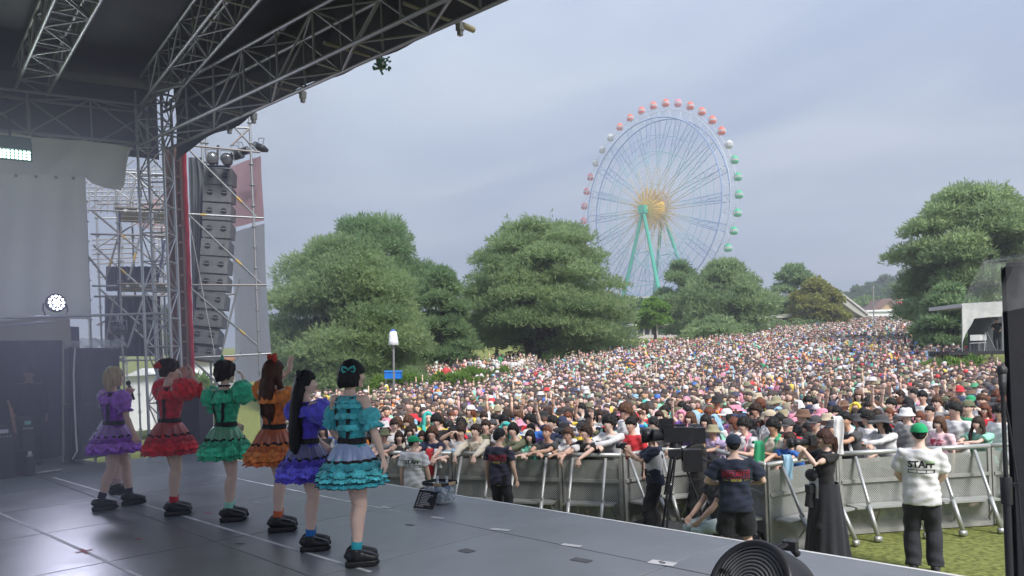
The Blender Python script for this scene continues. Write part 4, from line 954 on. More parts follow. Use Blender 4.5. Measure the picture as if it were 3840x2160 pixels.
def performer(px, py, top, rz, fig, col, sat, label, hairk, hair_col, sock, extra=None, skin=(.72, .50, .41), puffs=(-.12, .62, .105), tier=(.268, .665), sock_z=.19, frill_col=None, hair_mb=None, seed=1, edged=False):
    P = at(px, py, 0); dp = w2c(P.x, P.y)[1]; h = (py - top)/FPX*dp; col = tuple(min(1, x*1.5) for x in col); frill_col = tuple(min(1, x*1.5) for x in frill_col) if frill_col else None
    root = empty('performer', P, rz, label, 'performer', 'performers in ruffled dresses', h/1.755); TD_ = Matrix.Translation((0, 0, fig.drop))
    frill_col = frill_col or col
    me = fig.body(.0105); me.materials.append(SKIN); obj('body', me, None, root, color=skin)
    obj('face', face_mesh(fig.H), None, root)
    # bodice
    b = MB(); fig.torso(b, .014, .97, 1.415); m = remesh(b, .011, 2)
    displace(m, lambda x, y, z: .006*np.sin(x*70)*np.sin(z*48 + y*30))
    m.materials.append(TULLE); bod = obj('bodice', m, None, root, color=col)
    for i, (zz, r0, r1) in enumerate(((1.405, .09, .16), (1.36, .13, .178), (1.27, .152, .168), (1.17, .14, .155))[:4 if edged else 2]):
        obj('frill', ruffle(zz, zz-(.05 if edged else .09), r0, r1, 11, .007, 31, .004, seed+i, 140, 4, .80, -.004).mesh('frill', TULLE, True), None, bod, Mx=TD_, color=frill_col)
    for s in (-1, 1):
        b = MB(); n_ = 12
        b.add([(s*(.045 + .04*i/n_) + w_, 1.0 + .40*i/n_, 0) for i in range(n_+1) for w_ in (-.017, .017)], [(2*i, 2*i+1, 2*i+3, 2*i+2) for i in range(n_)])
        Tw4 = Matrix.Rotation(fig.twist, 4, 'Z'); sm = wrap_print(b.mesh(), m, TD_ @ Tw4 @ Matrix.Translation((0, -.5, 0)) @ Matrix.Rotation(math.pi/2, 4, 'X'), tuple(Tw4.to_3x3() @ Vector((0, 1, 0))), off=.016, cut=.03)
        sm.materials.append(TRIM); obj('strap', sm, None, bod)
    b = MB(); fig.torso(b, .026, 1.0, 1.055); bm2 = remesh(b, .011, 1); bm2.materials.append(TRIM); obj('belt', bm2, None, root)
    for k in (1, -1):
        m = puff(fig, k, puffs[0], puffs[1], puffs[2], seed + k); m.materials.append(TULLE); sl_ = obj('puff_sleeve', m, None, root, color=frill_col)
        e = fig.S[k].lerp(fig.E[k], puffs[1]); dd = (fig.E[k]-fig.S[k]).normalized(); q = dd.to_track_quat('-Z', 'Y').to_matrix().to_4x4()
        cf = ruffle(.03, -.035, .048, .088, 9, .01, 30, .006, seed+7, 90, 4, 1, 0); obj('cuff_frill', cf.mesh('cuff', TULLE, True), None, sl_, Mx=Matrix.Translation(e) @ q, color=frill_col)
    pe = obj('peplum', ruffle(1.01, .865, .132, .222, 13, .015, 26, .004, seed+11, 200, 8, .9, -.01, .75, .006).mesh('peplum', SATIN, True), None, root, Mx=TD_, color=sat)
    tr_ = ruffle(.853, .835, .262, .27, 13, .02, 26, .004, seed+11, 200, 2, .9, -.01, .75, .006)
    rr = random.Random(seed+11); ph = [rr.uniform(0, 6.28) for _ in range(6)]
    b = MB(); V = []; F = []; nth = 200
    for j, (zz, e_) in enumerate(((.876, 0), (.852, .004))):
        for kq in range(nth):
            q = 2*math.pi*kq/nth; w = math.sin(13*q + ph[0]) + .5*math.sin(16*q + ph[1]) + .35*math.sin(27*q + ph[2]); r = .223 + .015*w + .004*(math.sin(26*q + ph[3]) + .6*math.sin(44*q + ph[4])) + e_
            V.append((r*math.cos(q), r*.9*math.sin(q) - .01, zz + .006*(math.sin(13*q + ph[5]) + .8*math.sin(13*q + ph[1]))))
    for kq in range(nth): F.append((kq, (kq+1) % nth, nth+(kq+1) % nth, nth+kq))
    b.add(V, F); obj('black_trim', b.mesh('trim', TRIM, True), None, pe)
    R1, zb = tier; sk = None
    L = [(.95, .81, .12, R1*.76, 10, .012), (.875, .765, .165, R1*.95, 9, .016), (.86, .715, .205, R1*1.05, 11, .018), (.82, zb, .21, R1*1.04, 12, .017)]
    for i, (z0, z1, r0, r1, n_, am) in enumerate(L):
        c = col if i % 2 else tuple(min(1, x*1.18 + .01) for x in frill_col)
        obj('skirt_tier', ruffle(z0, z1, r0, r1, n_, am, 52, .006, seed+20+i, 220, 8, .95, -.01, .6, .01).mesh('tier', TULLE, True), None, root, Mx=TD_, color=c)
        for j in range(2 if i else 1):
            zz = z1 + .012 - .0*j + .04*(1-j); rr_ = r1*(.985 + .03*j); rf = ruffle(zz + .03, zz - .028, rr_*.96, rr_*1.07, n_, am, 77, .010, seed+20+i, 300, 5, .95, -.01, .7, .016)
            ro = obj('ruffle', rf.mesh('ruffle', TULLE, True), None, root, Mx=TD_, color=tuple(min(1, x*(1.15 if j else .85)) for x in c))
            if edged:
                hem = rf.v[-300:]; b = MB(); b.tube(hem + hem[:1], .0035, 4, caps=False); obj('black_edge', b.mesh('edge', TRIM, True), None, ro)
    # socks and shoes
    for k in (1, -1):
        b = MB(); A = fig.A[k]; K = fig.K[k]; t = min(1, (sock_z-.085)/max(.01, (K.z - A.z)))
        b.tube([A + Vector((0, 0, -.03)), A, A.lerp(K, t*.6), A.lerp(K, t)], [.048, .044, .046, .048], 14); obj('sock', b.mesh('sock', CLOTH, True), None, root, color=sock)
    for k, m, A, fr, z0 in fig.shoes(.012, .96):
        m.materials.append(SHOE); s_ = obj('shoe', m, None, root); obj('sole', sole_mesh(A, fr, z0 - .03, .055, 1.0).mesh('sole', SHOE, True), None, s_)
        b = MB()
        for i in range(3): y = .035 + i*.03; b.tube([A + fr @ Vector((-.034, y, z0+.098-.012*i)), A + fr @ Vector((0, y+.006, z0+.118-.014*i)), A + fr @ Vector((.034, y, z0+.098-.012*i))], .0045, 5)
        obj('lace', b.mesh('lace', pm('lace', (.05, .05, .055), .6), True), None, s_)
    if hair_mb is not None: hm = remesh(hair_mb, .009, 1); hm.materials.append(HAIR)
    else: hm = hair_mesh(hairk)
    obj('hair', hm, None, root, Mx=fig.H, color=hair_col)
    if extra: extra(root, fig)
    return root
def bow(root, fig, pos, col, s=1.0, mat=None, name='hair_bow', rot=(0, 0, 0)):
    b = MB()
    for k in (-1, 1):
        b.tube([(0, 0, 0), (k*.03*s, 0, .022*s), (k*.06*s, 0, .03*s), (k*.068*s, 0, 0), (k*.055*s, 0, -.028*s), (k*.025*s, 0, -.016*s)], [(.006, .01), (.014*s, .016*s), (.016*s, .02*s), (.014*s, .02*s), (.014*s, .018*s), (.006, .01)], 8)
        b.tube([(0, 0, 0), (k*.02*s, 0, -.04*s), (k*.035*s, 0, -.075*s)], [.006, (.014*s, .005), (.018*s, .004)], 6)
    b.ell((0, 0, 0), (.012*s, .014*s, .014*s), 8, 6)
    o = obj(name, b.mesh('bow', mat or CLOTH, True), None, root, color=col)
    o.matrix_basis = fig.H @ Matrix.Translation(pos) @ Matrix.Rotation(rot[2], 4, 'Z') @ Matrix.Rotation(rot[0], 4, 'X') @ Matrix.Rotation(rot[1], 4, 'Y'); return o
F2 = {1: (.075, -.02, .03), -1: (-.075, .02, .03)}
# teal
fg = Fig(True, twist=36, hands={1: (.30, .08, .84), -1: (-.2, .22, 1.0)}, poles={1: (.6, -1, 0), -1: (-1, -.2, -.4)}, yaw=-44, pitch=0, feet=F2, hipz=.93, leg=1.06, hs=1.05, fat=1.02, foot_rot=(-12, 8), curl=(18, 30), hdir={1: (.1, .25, -1)}, hnrm={1: (-1, -.3, 0)})
fg.S[1] = fg.S[1]
performer(1338, 2118, 1356, R_(-26), fg, (.03, .26, .31), (.34, .42, .66), 'performer in a teal ruffled dress with short black bobbed hair', 'bob', (.012, .012, .014), (.02, .30, .38),
    lambda r, f: (bow(r, f, (.082, -.03, .045), (.05, .35, .35), .75, rot=(0, 0, 1.45))), puffs=(.3, .82, .085), seed=3, edged=True, frill_col=(.05, .33, .37))
# blue, very long hair
hb = star(f_short(20, -20, -50, .014, .002, 9), jit=.001, seed=31)
hb.tube([(.02, -.05, .03), (.03, -.085, -.08), (.035, -.12, -.22), (.035, -.15, -.4), (.03, -.16, -.56), (.02, -.16, -.68), (.02, -.155, -.74)], [(.085, .05), (.105, .06), (.12, .055), (.135, .055), (.14, .055), (.12, .045), (.08, .02)], 20, ref=(0, 1, 0))
fg = Fig(True, twist=30, hands={1: (.2, .3, .98), -1: (-.12, .32, .98)}, poles={1: (1, -.6, -.3), -1: (-1, -.6, -.3)}, yaw=-34, pitch=4, feet=F2, hipz=.93, leg=1.06, hs=1.05, fat=1.02, foot_rot=(-14, 6), curl=(40, 40))
performer(1166, 2062, 1394, R_(-26), fg, (.045, .03, .30), (.13, .13, .26), 'performer in a deep blue dress with hip-length straight black hair', None, (.008, .008, .011), (.02, .14, .42),
    lambda r, f: bow(r, f, (.03, -.06, .1), (.02, .02, .03), .8), puffs=(-.1, .72, .12), seed=5, frill_col=(.08, .07, .46), hair_mb=hb)
# orange, wavy brown hair, arm raised
hb = star(f_bob(8, -50, .02), jit=.002, seed=33)
hb.tube([(.0, -.05, .0), (.0, -.08, -.12), (.0, -.1, -.26), (.02, -.1, -.4), (.03, -.1, -.5)], [(.09, .05), (.125, .06), (.14, .06), (.12, .05), (.06, .02)], 18, ref=(0, 1, 0))
hb.tube([(.09, .0, -.05), (.115, .01, -.18), (.1, -.02, -.32), (.11, .0, -.42)], [.03, .035, .035, .015], 10)
fg = Fig(True, twist=34, hands={1: (.14, .3, 1.02), -1: (-.12, .36, 1.66)}, poles={1: (1, -.6, -.3), -1: (-1, .2, -.6)}, yaw=-20, pitch=4, feet=F2, hipz=.93, leg=1.06, hs=1.05, fat=1.02, foot_rot=(-14, 6), curl=(40, 8), hdir={-1: (0, .15, 1)}, hnrm={-1: (.1, 1, 0)}, spread=1.6)
performer(1044, 1990, 1352, R_(-24), fg, (.40, .10, .025), (.45, .12, .06), 'performer in an orange dress with long wavy brown hair and red bow', None, (.055, .02, .013), (.55, .12, .05),
    lambda r, f: bow(r, f, (.03, -.01, .135), (.5, .05, .03), 1.1), puffs=(-.1, .66, .11), seed=7, frill_col=(.46, .14, .03), hair_mb=hb)
# green, hair up
def gx(r, f):
    b = MB(); b.tube([(0, -.02, .1), (0, -.03, .15), (.015, -.03, .2)], [(.05, .03), (.035, .02), (.008, .006)], 10); o = obj('hair_ornament', b.mesh('orn', TULLE, True), None, r, color=(.06, .36, .25)); o.matrix_basis = f.H
    b = MB()
    for i in range(14):
        q = 2*math.pi*i/14; b.ell(f.up(Vector((.056*math.cos(q), .056*math.sin(q)-.004, 1.455))), (.013, .013, .012), 8, 6)
    obj('choker', b.mesh('choker', TRIM, True), None, r)
fg = Fig(True, twist=42, hands={1: (.1, .2, 1.53), -1: (-.15, .3, 1.05)}, poles={1: (1, .1, -.7), -1: (-1, -.6, -.3)}, yaw=-14, pitch=2, feet=F2, hipz=.93, leg=1.06, hs=1.05, fat=1.02, foot_rot=(-18, 4), curl=(22, 40), hdir={1: (-.15, -.05, 1)}, hnrm={1: (-.8, -.6, 0)})
hb = star(f_short(14, -25, -48, .028, .01, 7, .6), jit=.004, seed=35); hb.ell((0, -.05, .1), (.085, .07, .05), 12, 8)
for s in (-1, 1): hb.tube([(s*.09, -.02, .02), (s*.115, -.03, -.03), (s*.105, -.05, -.07)], [.02, .022, .008], 8)
performer(862, 1952, 1362, R_(-24), fg, (.02, .27, .15), (.16, .40, .24), 'performer in a green dress with dark hair pinned up and a chain choker', None, (.016, .01, .01), (.28, .62, .47), gx, puffs=(-.12, .68, .128), seed=9, frill_col=(.03, .36, .20), hair_mb=hb)
# red, hands at the face
def rx(r, f):
    b = MB(); rr = random.Random(2)
    for i in range(16): b.ell((rr.uniform(-.03, .03), -.105 + rr.uniform(-.03, .03), .065 + rr.uniform(-.035, .035)), (.03, .022, .026), 8, 6, Matrix.Rotation(rr.uniform(0, 3), 3, 'X'))
    o = obj('hair_flower', b.mesh('flower', CLOTH, True), None, r, color=(.5, .02, .025)); o.matrix_basis = f.H
fg = Fig(True, twist=22, hands={1: (.1, .235, 1.56), -1: (-.06, .24, 1.55)}, poles={1: (1, .3, -.8), -1: (-1, .2, -.8)}, yaw=-16, pitch=2, feet=F2, hipz=.93, leg=1.06, hs=1.05, fat=1.02, foot_rot=(-20, 4), curl=(12, 15), hdir={1: (-.1, -.1, 1), -1: (.1, -.1, 1)}, hnrm={1: (-.4, -1, 0), -1: (.4, -1, 0)}, spread=1.3)
hb = star(f_short(14, -12, -40, .02, .006, 9, .2), jit=.004, seed=37); hb.ell((0, -.06, .085), (.075, .07, .055), 12, 8); hb.ell((0.02, -.02, .105), (.06, .06, .035), 12, 8)
performer(652, 1930, 1352, R_(-16), fg, (.36, .015, .03), (.45, .08, .08), 'performer in a red dress raising both hands to the face', None, (.03, .012, .012), (.5, .02, .03), rx, puffs=(-.15, .78, .125), seed=11, frill_col=(.46, .012, .022), hair_mb=hb)
# purple, walking, holding a microphone
def ux(r, f):
    W = f.W[-1] + Vector((.0, .02, .06)); b = MB(); d = Vector((.1, -.3, 1)).normalized(); b.tube([W - d*.14, W + d*.05], [.014, .02], 10); b.ell(W + d*.085, (.03, .03, .035), 12, 8)
    obj('microphone', b.mesh('mic', black_m, True), None, r)
fg = Fig(True, twist=18, hands={1: (.29, .1, .85), -1: (-.02, .22, 1.40)}, poles={1: (.5, -1, 0), -1: (-1, -.1, -.8)}, yaw=-16, pitch=2, feet={1: (.06, -.2, .03), -1: (-.08, .16, .03)}, hipz=.91, leg=1.1, hs=1.05, fat=1.05, foot_rot=(-12, -4), curl=(35, 60), hdir={-1: (.35, -.1, 1)}, hnrm={-1: (.7, -.4, 0)})
hb = star(f_bob(10, -52, .024), jit=.002, seed=39); hb.tube([(0, -.05, -.02), (0, -.06, -.1), (0, -.06, -.17)], [(.09, .05), (.1, .05), (.085, .03)], 14, ref=(0, 1, 0))
performer(440, 1905, 1374, R_(-10), fg, (.15, .025, .29), (.30, .16, .46), 'performer in a purple dress with blond bobbed hair singing into a microphone', None, (.46, .36, .24), (.03, .025, .05), ux, puffs=(-.1, .72, .105), seed=13, frill_col=(.25, .09, .42), hair_mb=hb, tier=(.28, .68))
# seventh performer, mostly hidden behind the purple one
fg = Fig(True, twist=0, hands={1: (.3, .12, .84), -1: (-.3, .1, .86)}, yaw=0, feet=F2, hipz=.93, leg=1.06, hs=1.05, fat=1.02, foot_rot=(-8, 4))
performer(436, 1852, 1388, R_(4), fg, (.30, .28, .40), (.4, .38, .5), 'performer in a pale lilac dress with black hair, mostly hidden behind the purple one', 'bob', (.01, .01, .012), (.5, .35, .35), seed=15)
# ------------------------------------------------------------------ trees and planting
def tufts(name, pads, n, L, w, mat, seed, blades=4, upb=.45, shell=.2):
    """thousands of small leaf blades spread through the pads (centre, radii)"""
    g = np.random.default_rng(seed); pc = np.array([p[0] for p in pads]); pr = np.array([p[1] for p in pads])
    wt = (pr[:, 0]*pr[:, 1])**.9*pr[:, 2]**.4; wt /= wt.sum(); idx = g.choice(len(pads), n, p=wt)
    d = g.normal(size=(n, 3)); d /= np.linalg.norm(d, axis=1)[:, None]; d[:, 2] = np.where(d[:, 2] < -.25, -d[:, 2]*.6, d[:, 2])
    rad = shell + (1-shell)*g.random(n)**.6
    c = pc[idx] + d*rad[:, None]*pr[idx]
    tint_pad = g.random(len(pads)); N_ = n*blades
    base = np.repeat(c, blades, 0); dirs = np.repeat(d*np.array([1, 1, .6]), blades, 0) + g.normal(scale=.75, size=(N_, 3)); dirs[:, 2] += upb; dirs /= np.linalg.norm(dirs, axis=1)[:, None]
    side = np.cross(dirs, g.normal(size=(N_, 3))); side /= np.linalg.norm(side, axis=1)[:, None]
    ll = (L*(.6 + .8*g.random(N_)))[:, None]; ww = (w*(.6 + .8*g.random(N_)))[:, None]
    V = np.empty((N_*4, 3)); V[0::4] = base; V[1::4] = base + dirs*ll*.5 + side*ww; V[2::4] = base + dirs*ll; V[3::4] = base + dirs*ll*.5 - side*ww
    me = bpy.data.meshes.new(name); me.vertices.add(N_*4); me.vertices.foreach_set('co', V.ravel())
    me.loops.add(N_*4); me.loops.foreach_set('vertex_index', np.arange(N_*4, dtype=np.int32)); me.polygons.add(N_)
    me.polygons.foreach_set('loop_start', np.arange(0, N_*4, 4, dtype=np.int32)); 
    me.update(calc_edges=True)
    at_ = me.attributes.new('tint', 'FLOAT', 'FACE'); t = np.clip(.5*tint_pad[np.repeat(idx, blades)] + .5*g.random(N_), 0, 1).astype(np.float32); at_.data.foreach_set('value', t)
    me.materials.append(mat); return me
PINE = foliage_mat('pine_needles', (.18, .27, .13), (.42, .53, .26)); PINE2 = foliage_mat('dark_pine_needles', (.15, .245, .12), (.33, .45, .22)); OLIVE = foliage_mat('olive_leaves', (.20, .22, .05), (.38, .38, .12)); LIME = foliage_mat('lime_leaves', (.16, .30, .05), (.30, .46, .11)); BUSH = foliage_mat('bush_leaves', (.11, .21, .04), (.27, .40, .10)); FARG = foliage_mat('far_leaves', (.075, .14, .055), (.16, .25, .10))
BARK = pm('bark', (.10, .07, .055), .9, var=.35, scale=3, bump=.6, bscale=9)
def tree(name, label, px, top, bot, hw, d, prof, npad, n, mat, seed, L=.5, w=.05, flat=.6, stems=1, group=None, upb=.5, gap=0, padr=.42, spikes=0):
    """px centre column, top/bottom rows of the crown, hw half width in px, all at depth d; prof: (height fraction, radius fraction)"""
    rr = random.Random(seed); base = gp(px, d); k = d/FPX; zt = atd(px, top, d).z; zb = atd(px, bot, d).z; R = hw*k; H = zt - zb
    off = atd(px, (top+bot)/2, d); cx, cy = off.x, off.y; pads = []
    zs = [p[0] for p in prof]; rs = [p[1] for p in prof]
    for i in range(npad):
        h = (i + .5)/npad if i % 2 else rr.random(); r = float(np.interp(h, zs, rs))*R; q = 2.399963*i + rr.uniform(-.4, .4); f = math.sqrt(rr.uniform(.1, 1))
        pr = R*padr*rr.uniform(.7, 1.25)*(.65 + .35*r/R); f = min(f, max(.05, 1 - pr/max(r, .1)*.75))
        pads.append(((cx + r*f*math.cos(q), cy + r*f*math.sin(q), zb + h*H*(1 - .0) - pr*flat*.5), (pr, pr, pr*flat*rr.uniform(.8, 1.3))))
    for i in range(spikes):      # leading shoots that break the outline
        h = rr.uniform(.62, 1.0); r = float(np.interp(h, zs, rs))*R*rr.uniform(.4, .85); q = rr.uniform(0, 6.28); s_ = R*rr.uniform(.05, .085)
        pads.append(((cx + r*math.cos(q), cy + r*math.sin(q), zb + min(h, .93)*H + s_*rr.uniform(-.6, .5)), (s_, s_, s_*rr.uniform(1.6, 2.6))))
    root = empty(name, (cx, cy, gz(cx, cy)), 0, label, 'tree', group)
    obj('crown', tufts('crown', pads, n, L, w, mat, seed, upb=upb), None, root, True)
    for s in range(stems):
        ox, oy = (0, 0) if stems == 1 else (rr.uniform(-.09, .09)*R, rr.uniform(-.09, .09)*R); bx, by = cx + ox*1.6, cy + oy*1.6
        tz = zb + H*rr.uniform(.7, .9); g_ = gz(bx, by); b = MB(); r0 = .025*H + .1
        b.tube([(bx, by, g_-.2), (bx + rr.uniform(-.2, .2), by, g_ + (tz-g_)*.3), (cx + ox, cy + oy, g_ + (tz-g_)*.65), (cx + ox*.5, cy + oy*.5, tz)], [r0*1.2, r0, r0*.7, r0*.2], 9)
        obj('trunk', b.mesh('trunk', BARK, True), None, root, True)
    for i in range(0, npad, 3):
        c, r = pads[i]; b = MB(); z0 = max(gz(cx, cy) + .6, c[2] - .25*math.hypot(c[0]-cx, c[1]-cy) - .2); b.tube([(cx, cy, z0), ((cx+c[0])/2, (cy+c[1])/2, (z0+c[2])/2 + .1), (c[0], c[1], c[2])], [.02*H*.5, .012*H*.5, .02], 6)
        obj('limb', b.mesh('limb', BARK, True), None, root, True)
    return root
ROUND = [(0, .75), (.15, .95), (.45, 1), (.7, .8), (.9, .42), (1, .12)]; CONE = [(0, .9), (.25, 1), (.55, .8), (.8, .5), (1, .1)]; BROAD = [(0, .98), (.2, 1), (.45, .95), (.65, .78), (.85, .52), (1, .2)]
GT = 'trees around the crowd'; WIDE = [(0, .95), (.3, 1), (.55, .92), (.75, .8), (.9, .62), (1, .32)]
tree('pine_tree', 'tall dark pine rising behind the paler spreading pine by the scaffold', 1405, 830, 1330, 258, 56, [(0, .9), (.4, 1), (.65, .92), (.85, .72), (1, .4)], 60, 26000, PINE2, 11, .45, .04, .6, spikes=22, group=GT)
tree('pine_tree', 'broad pale green pine standing right beside the scaffold tower', 1285, 905, 1425, 308, 42, WIDE, 95, 46000, PINE, 12, .3, .028, .55, spikes=14, group=GT)
tree('pine_tree', 'dark pine squeezed between the two widest pines', 1660, 1010, 1385, 130, 50, CONE, 34, 12000, PINE2, 13, .45, .04, .6, group=GT)
tree('pine_tree', 'widest layered pine with several trunks standing in the crowd', 2030, 835, 1305, 352, 56, [(0, .98), (.2, 1), (.45, .94), (.65, .8), (.85, .62), (1, .36)], 105, 46000, PINE, 14, .36, .033, .42, stems=5, group=GT, padr=.32, spikes=26)
tree('pine_tree', 'rounded pine in front of the ferris wheel legs', 2720, 985, 1255, 190, 84, ROUND, 60, 19000, PINE, 15, .5, .05, .65, group=GT, spikes=10)
tree('pine_tree', 'smaller pine hugging the rounded pine below the ferris wheel', 2555, 985, 1240, 95, 88, ROUND, 30, 5000, PINE2, 16, .6, .06, .6, group=GT)
tree('pine_tree', 'small lopsided pine with flat layers behind the olive tree', 2980, 1000, 1215, 105, 104, BROAD, 26, 4500, PINE2, 17, .8, .08, .3, group=GT)
tree('leafy_tree', 'olive green leafy tree against the slanted-roof building', 3060, 1058, 1225, 108, 96, ROUND, 36, 7000, OLIVE, 18, .5, .1, .6, group=GT, upb=.1)
tree('leafy_tree', 'small bright lime tree under the ferris wheel legs', 2448, 1120, 1215, 68, 76, ROUND, 20, 3000, LIME, 19, .4, .08, .6, group=GT, upb=.1)
tree('pine_tree', 'tall open pine towering over the camera tent', 3630, 700, 1230, 315, 52, [(0, .3), (.1, .5), (.22, .95), (.32, 1), (.42, .62), (.55, .9), (.68, .72), (.82, .62), (1, .25)], 44, 30000, PINE, 27, .38, .036, .62, group=GT, padr=.36, spikes=22)
tree('leafy_tree', 'dark lower leafy tree beside the camera tent', 3560, 1080, 1330, 125, 46, ROUND, 30, 7000, PINE2, 21, .4, .05, .6, group=GT)
tree('leafy_tree', 'shrubby tree behind the low hedge at the rounded pine', 2690, 1195, 1275, 130, 74, ROUND, 24, 4500, PINE, 22, .4, .06, .5, group=GT)
tree('leafy_tree', 'small tree glimpsed behind the scaffold drapes', 600, 1170, 1330, 70, 60, ROUND, 16, 2000, FARG, 23, .6, .09, .6, group=GT)
tree('leafy_tree', 'trimmed dome tree on the far hillside', 3350, 1072, 1135, 36, 230, ROUND, 12, 1500, BUSH, 24, 1.2, .25, .8, group=GT)
tree('leafy_tree', 'dense rounded green tree at the end of the crowd by the tent wall', 3440, 1155, 1215, 70, 118, ROUND, 20, 3200, BUSH, 25, .6, .12, .7, group=GT)
for i, (px, tp, bt, hw, d) in enumerate(((3215, 1085, 1165, 60, 270), (3265, 1068, 1150, 55, 290), (3320, 1040, 1150, 62, 300), (3390, 1020, 1140, 75, 280), (3470, 1015, 1150, 80, 250), (3150, 1098, 1160, 50, 300), (3240, 1125, 1165, 55, 215), (3300, 1128, 1168, 50, 218), (2520, 1170, 1225, 60, 130), (2400, 1150, 1240, 50, 120), (3560, 1060, 1160, 90, 240))):
    tree('hill_tree', ['far hill tree left of the pole', 'far hill tree with a flat top behind the pole', 'highest far hill tree behind the trimmed dome', 'far hill tree above the red and green ride', 'far hill tree beside the tall open pine', 'far hill tree behind the slanted roof', 'low yellowish tree at the foot of the pole', 'low green tree behind the gabled house', 'shaded tree behind the lime tree', 'shaded tree left of the lime tree', 'far hill tree seen through the open pine'][i], px, tp, bt, hw, d, ROUND, 14, 1300, FARG if i != 6 else BUSH, 40+i, 1.5, .35, .7, group='trees on the far hill')
def bush(label, px, d, w, h, dep, seed, n=900, mat=None, z=None, cat='bush'):
    p = gp(px, d); rr = random.Random(seed); k = max(1, int(w/.8)); pads = []
    for i in range(k*2):
        o = rgt*rr.uniform(-w/2, w/2) + fwd*rr.uniform(-dep/2, dep/2); pads.append(((p.x+o.x, p.y+o.y, gz(p.x+o.x, p.y+o.y) + h*.45), (min(w/2, .8), .6, h*.55*rr.uniform(.8, 1.15))))
    root = empty('bush', p, 0, label, cat, 'bushes among the crowd'); obj('foliage', tufts('bush', pads, n, .26, .045, mat or BUSH, seed, upb=.6, shell=.7), None, root, True)
    for i in range(4): o = rgt*rr.uniform(-w/3, w/3); pipe('stem', (p.x+o.x, p.y+o.y, gz(p.x+o.x, p.y+o.y)-.1), (p.x+o.x*1.1, p.y+o.y*1.1, gz(p.x+o.x, p.y+o.y)+h*.5), .03, BARK, root, 6)
bush('long bright hedge right of the blue box behind the crowd', 1640, 35.5, 4.6, 1.9, 1.0, 1, 2600)
bush('bright bush at the blue box under the pale pine', 1500, 36, 2.0, 1.8, 1.0, 2, 1200)
bush('bush climbing towards the multi-trunk pine', 1830, 40, 2.6, 1.7, 1.2, 3, 1500)
bush('low bush right of the multi-trunk pine', 2150, 53, 4.4, 1.9, 1.5, 4, 1500, PINE)
bush('dark low shrubs below the pale pine', 1300, 39, 7.5, 1.9, 1.6, 5, 3000, PINE)
bush('clipped hedge in front of the long low building', 2480, 72, 8.5, 1.0, 1.0, 6, 1800, BUSH)
bush('bush in front of the camera tent platform', 3620, 33, 3.2, 1.7, 1.0, 7, 1800)
bush('small bush left of the camera tent platform', 3520, 35, 1.4, 1.5, .8, 8, 700)
bush('bush below the mic stand side of the tent platform', 3740, 33, 1.4, 1.5, .8, 9, 700)
bush('shrub behind the red-edged wooden panel', 748, 24, 1.4, 2.6, .8, 10, 900)
bush('shrubs under the olive tree', 3000, 92, 6, 2.2, 1.5, 11, 1400, PINE)
# ------------------------------------------------------------------ ferris wheel
WD = 315.; WC = atd(2448, 786, WD); an_ = R_(53)
W_ax = (rgt*(-math.sin(an_)) + fwd*(-math.cos(an_))).normalized(); W_h = (rgt*math.cos(an_) - fwd*math.sin(an_)).normalized()
fw_ = empty('ferris_wheel', (WC.x, WC.y, gz(WC.x, WC.y)), 0, 'giant ferris wheel with green legs and orange, pink and green gondolas', 'ferris wheel')
blu = pm('wheel_blue', (.22, .33, .60), .5, var=.05); teal = pm('wheel_teal', (.33, .56, .66), .5, var=.05); crm = pm('wheel_cream', (.62, .56, .42), .5, var=.05); yel_w = pm('wheel_yellow', (.75, .48, .05), .5, var=.05); wht = pm('wheel_white', (.62, .66, .74), .5, var=.05); grn = pm('wheel_green', (.02, .38, .26), .5, var=.06)
WS = .935
def wp(r, a, o=0):
    r *= WS; return WC + W_h*(r*math.sin(a)) + Vector((0, 0, r*math.cos(a))) + W_ax*o
def wring(nm, r, o, rad, mat, n=72, ph=0):
    b = MB(); pts = [wp(r, ph + 2*math.pi*i/n, o) for i in range(n+1)]; b.tube(pts, rad, 5, ref=tuple(W_ax), caps=False); obj(nm, b.mesh(nm, mat, True), None, fw_, True)
wring('rim', 39.8, 2.6, .26, blu); wring('rim', 39.8, -2.6, .26, blu); wring('outer_ring', 43.6, 2.0, .13, wht); wring('outer_ring', 43.6, -2.0, .13, wht)
NS = 20; ph0 = .06
for r, m, rad in ((32.5, teal, .12), (25.5, teal, .12), (18, wht, .08), (11.5, crm, .1), (9, crm, .08)):
    for o in (2.6, -2.6): wring('tie_ring', r, o*(.6 + .4*r/40), rad, m, NS, ph0)
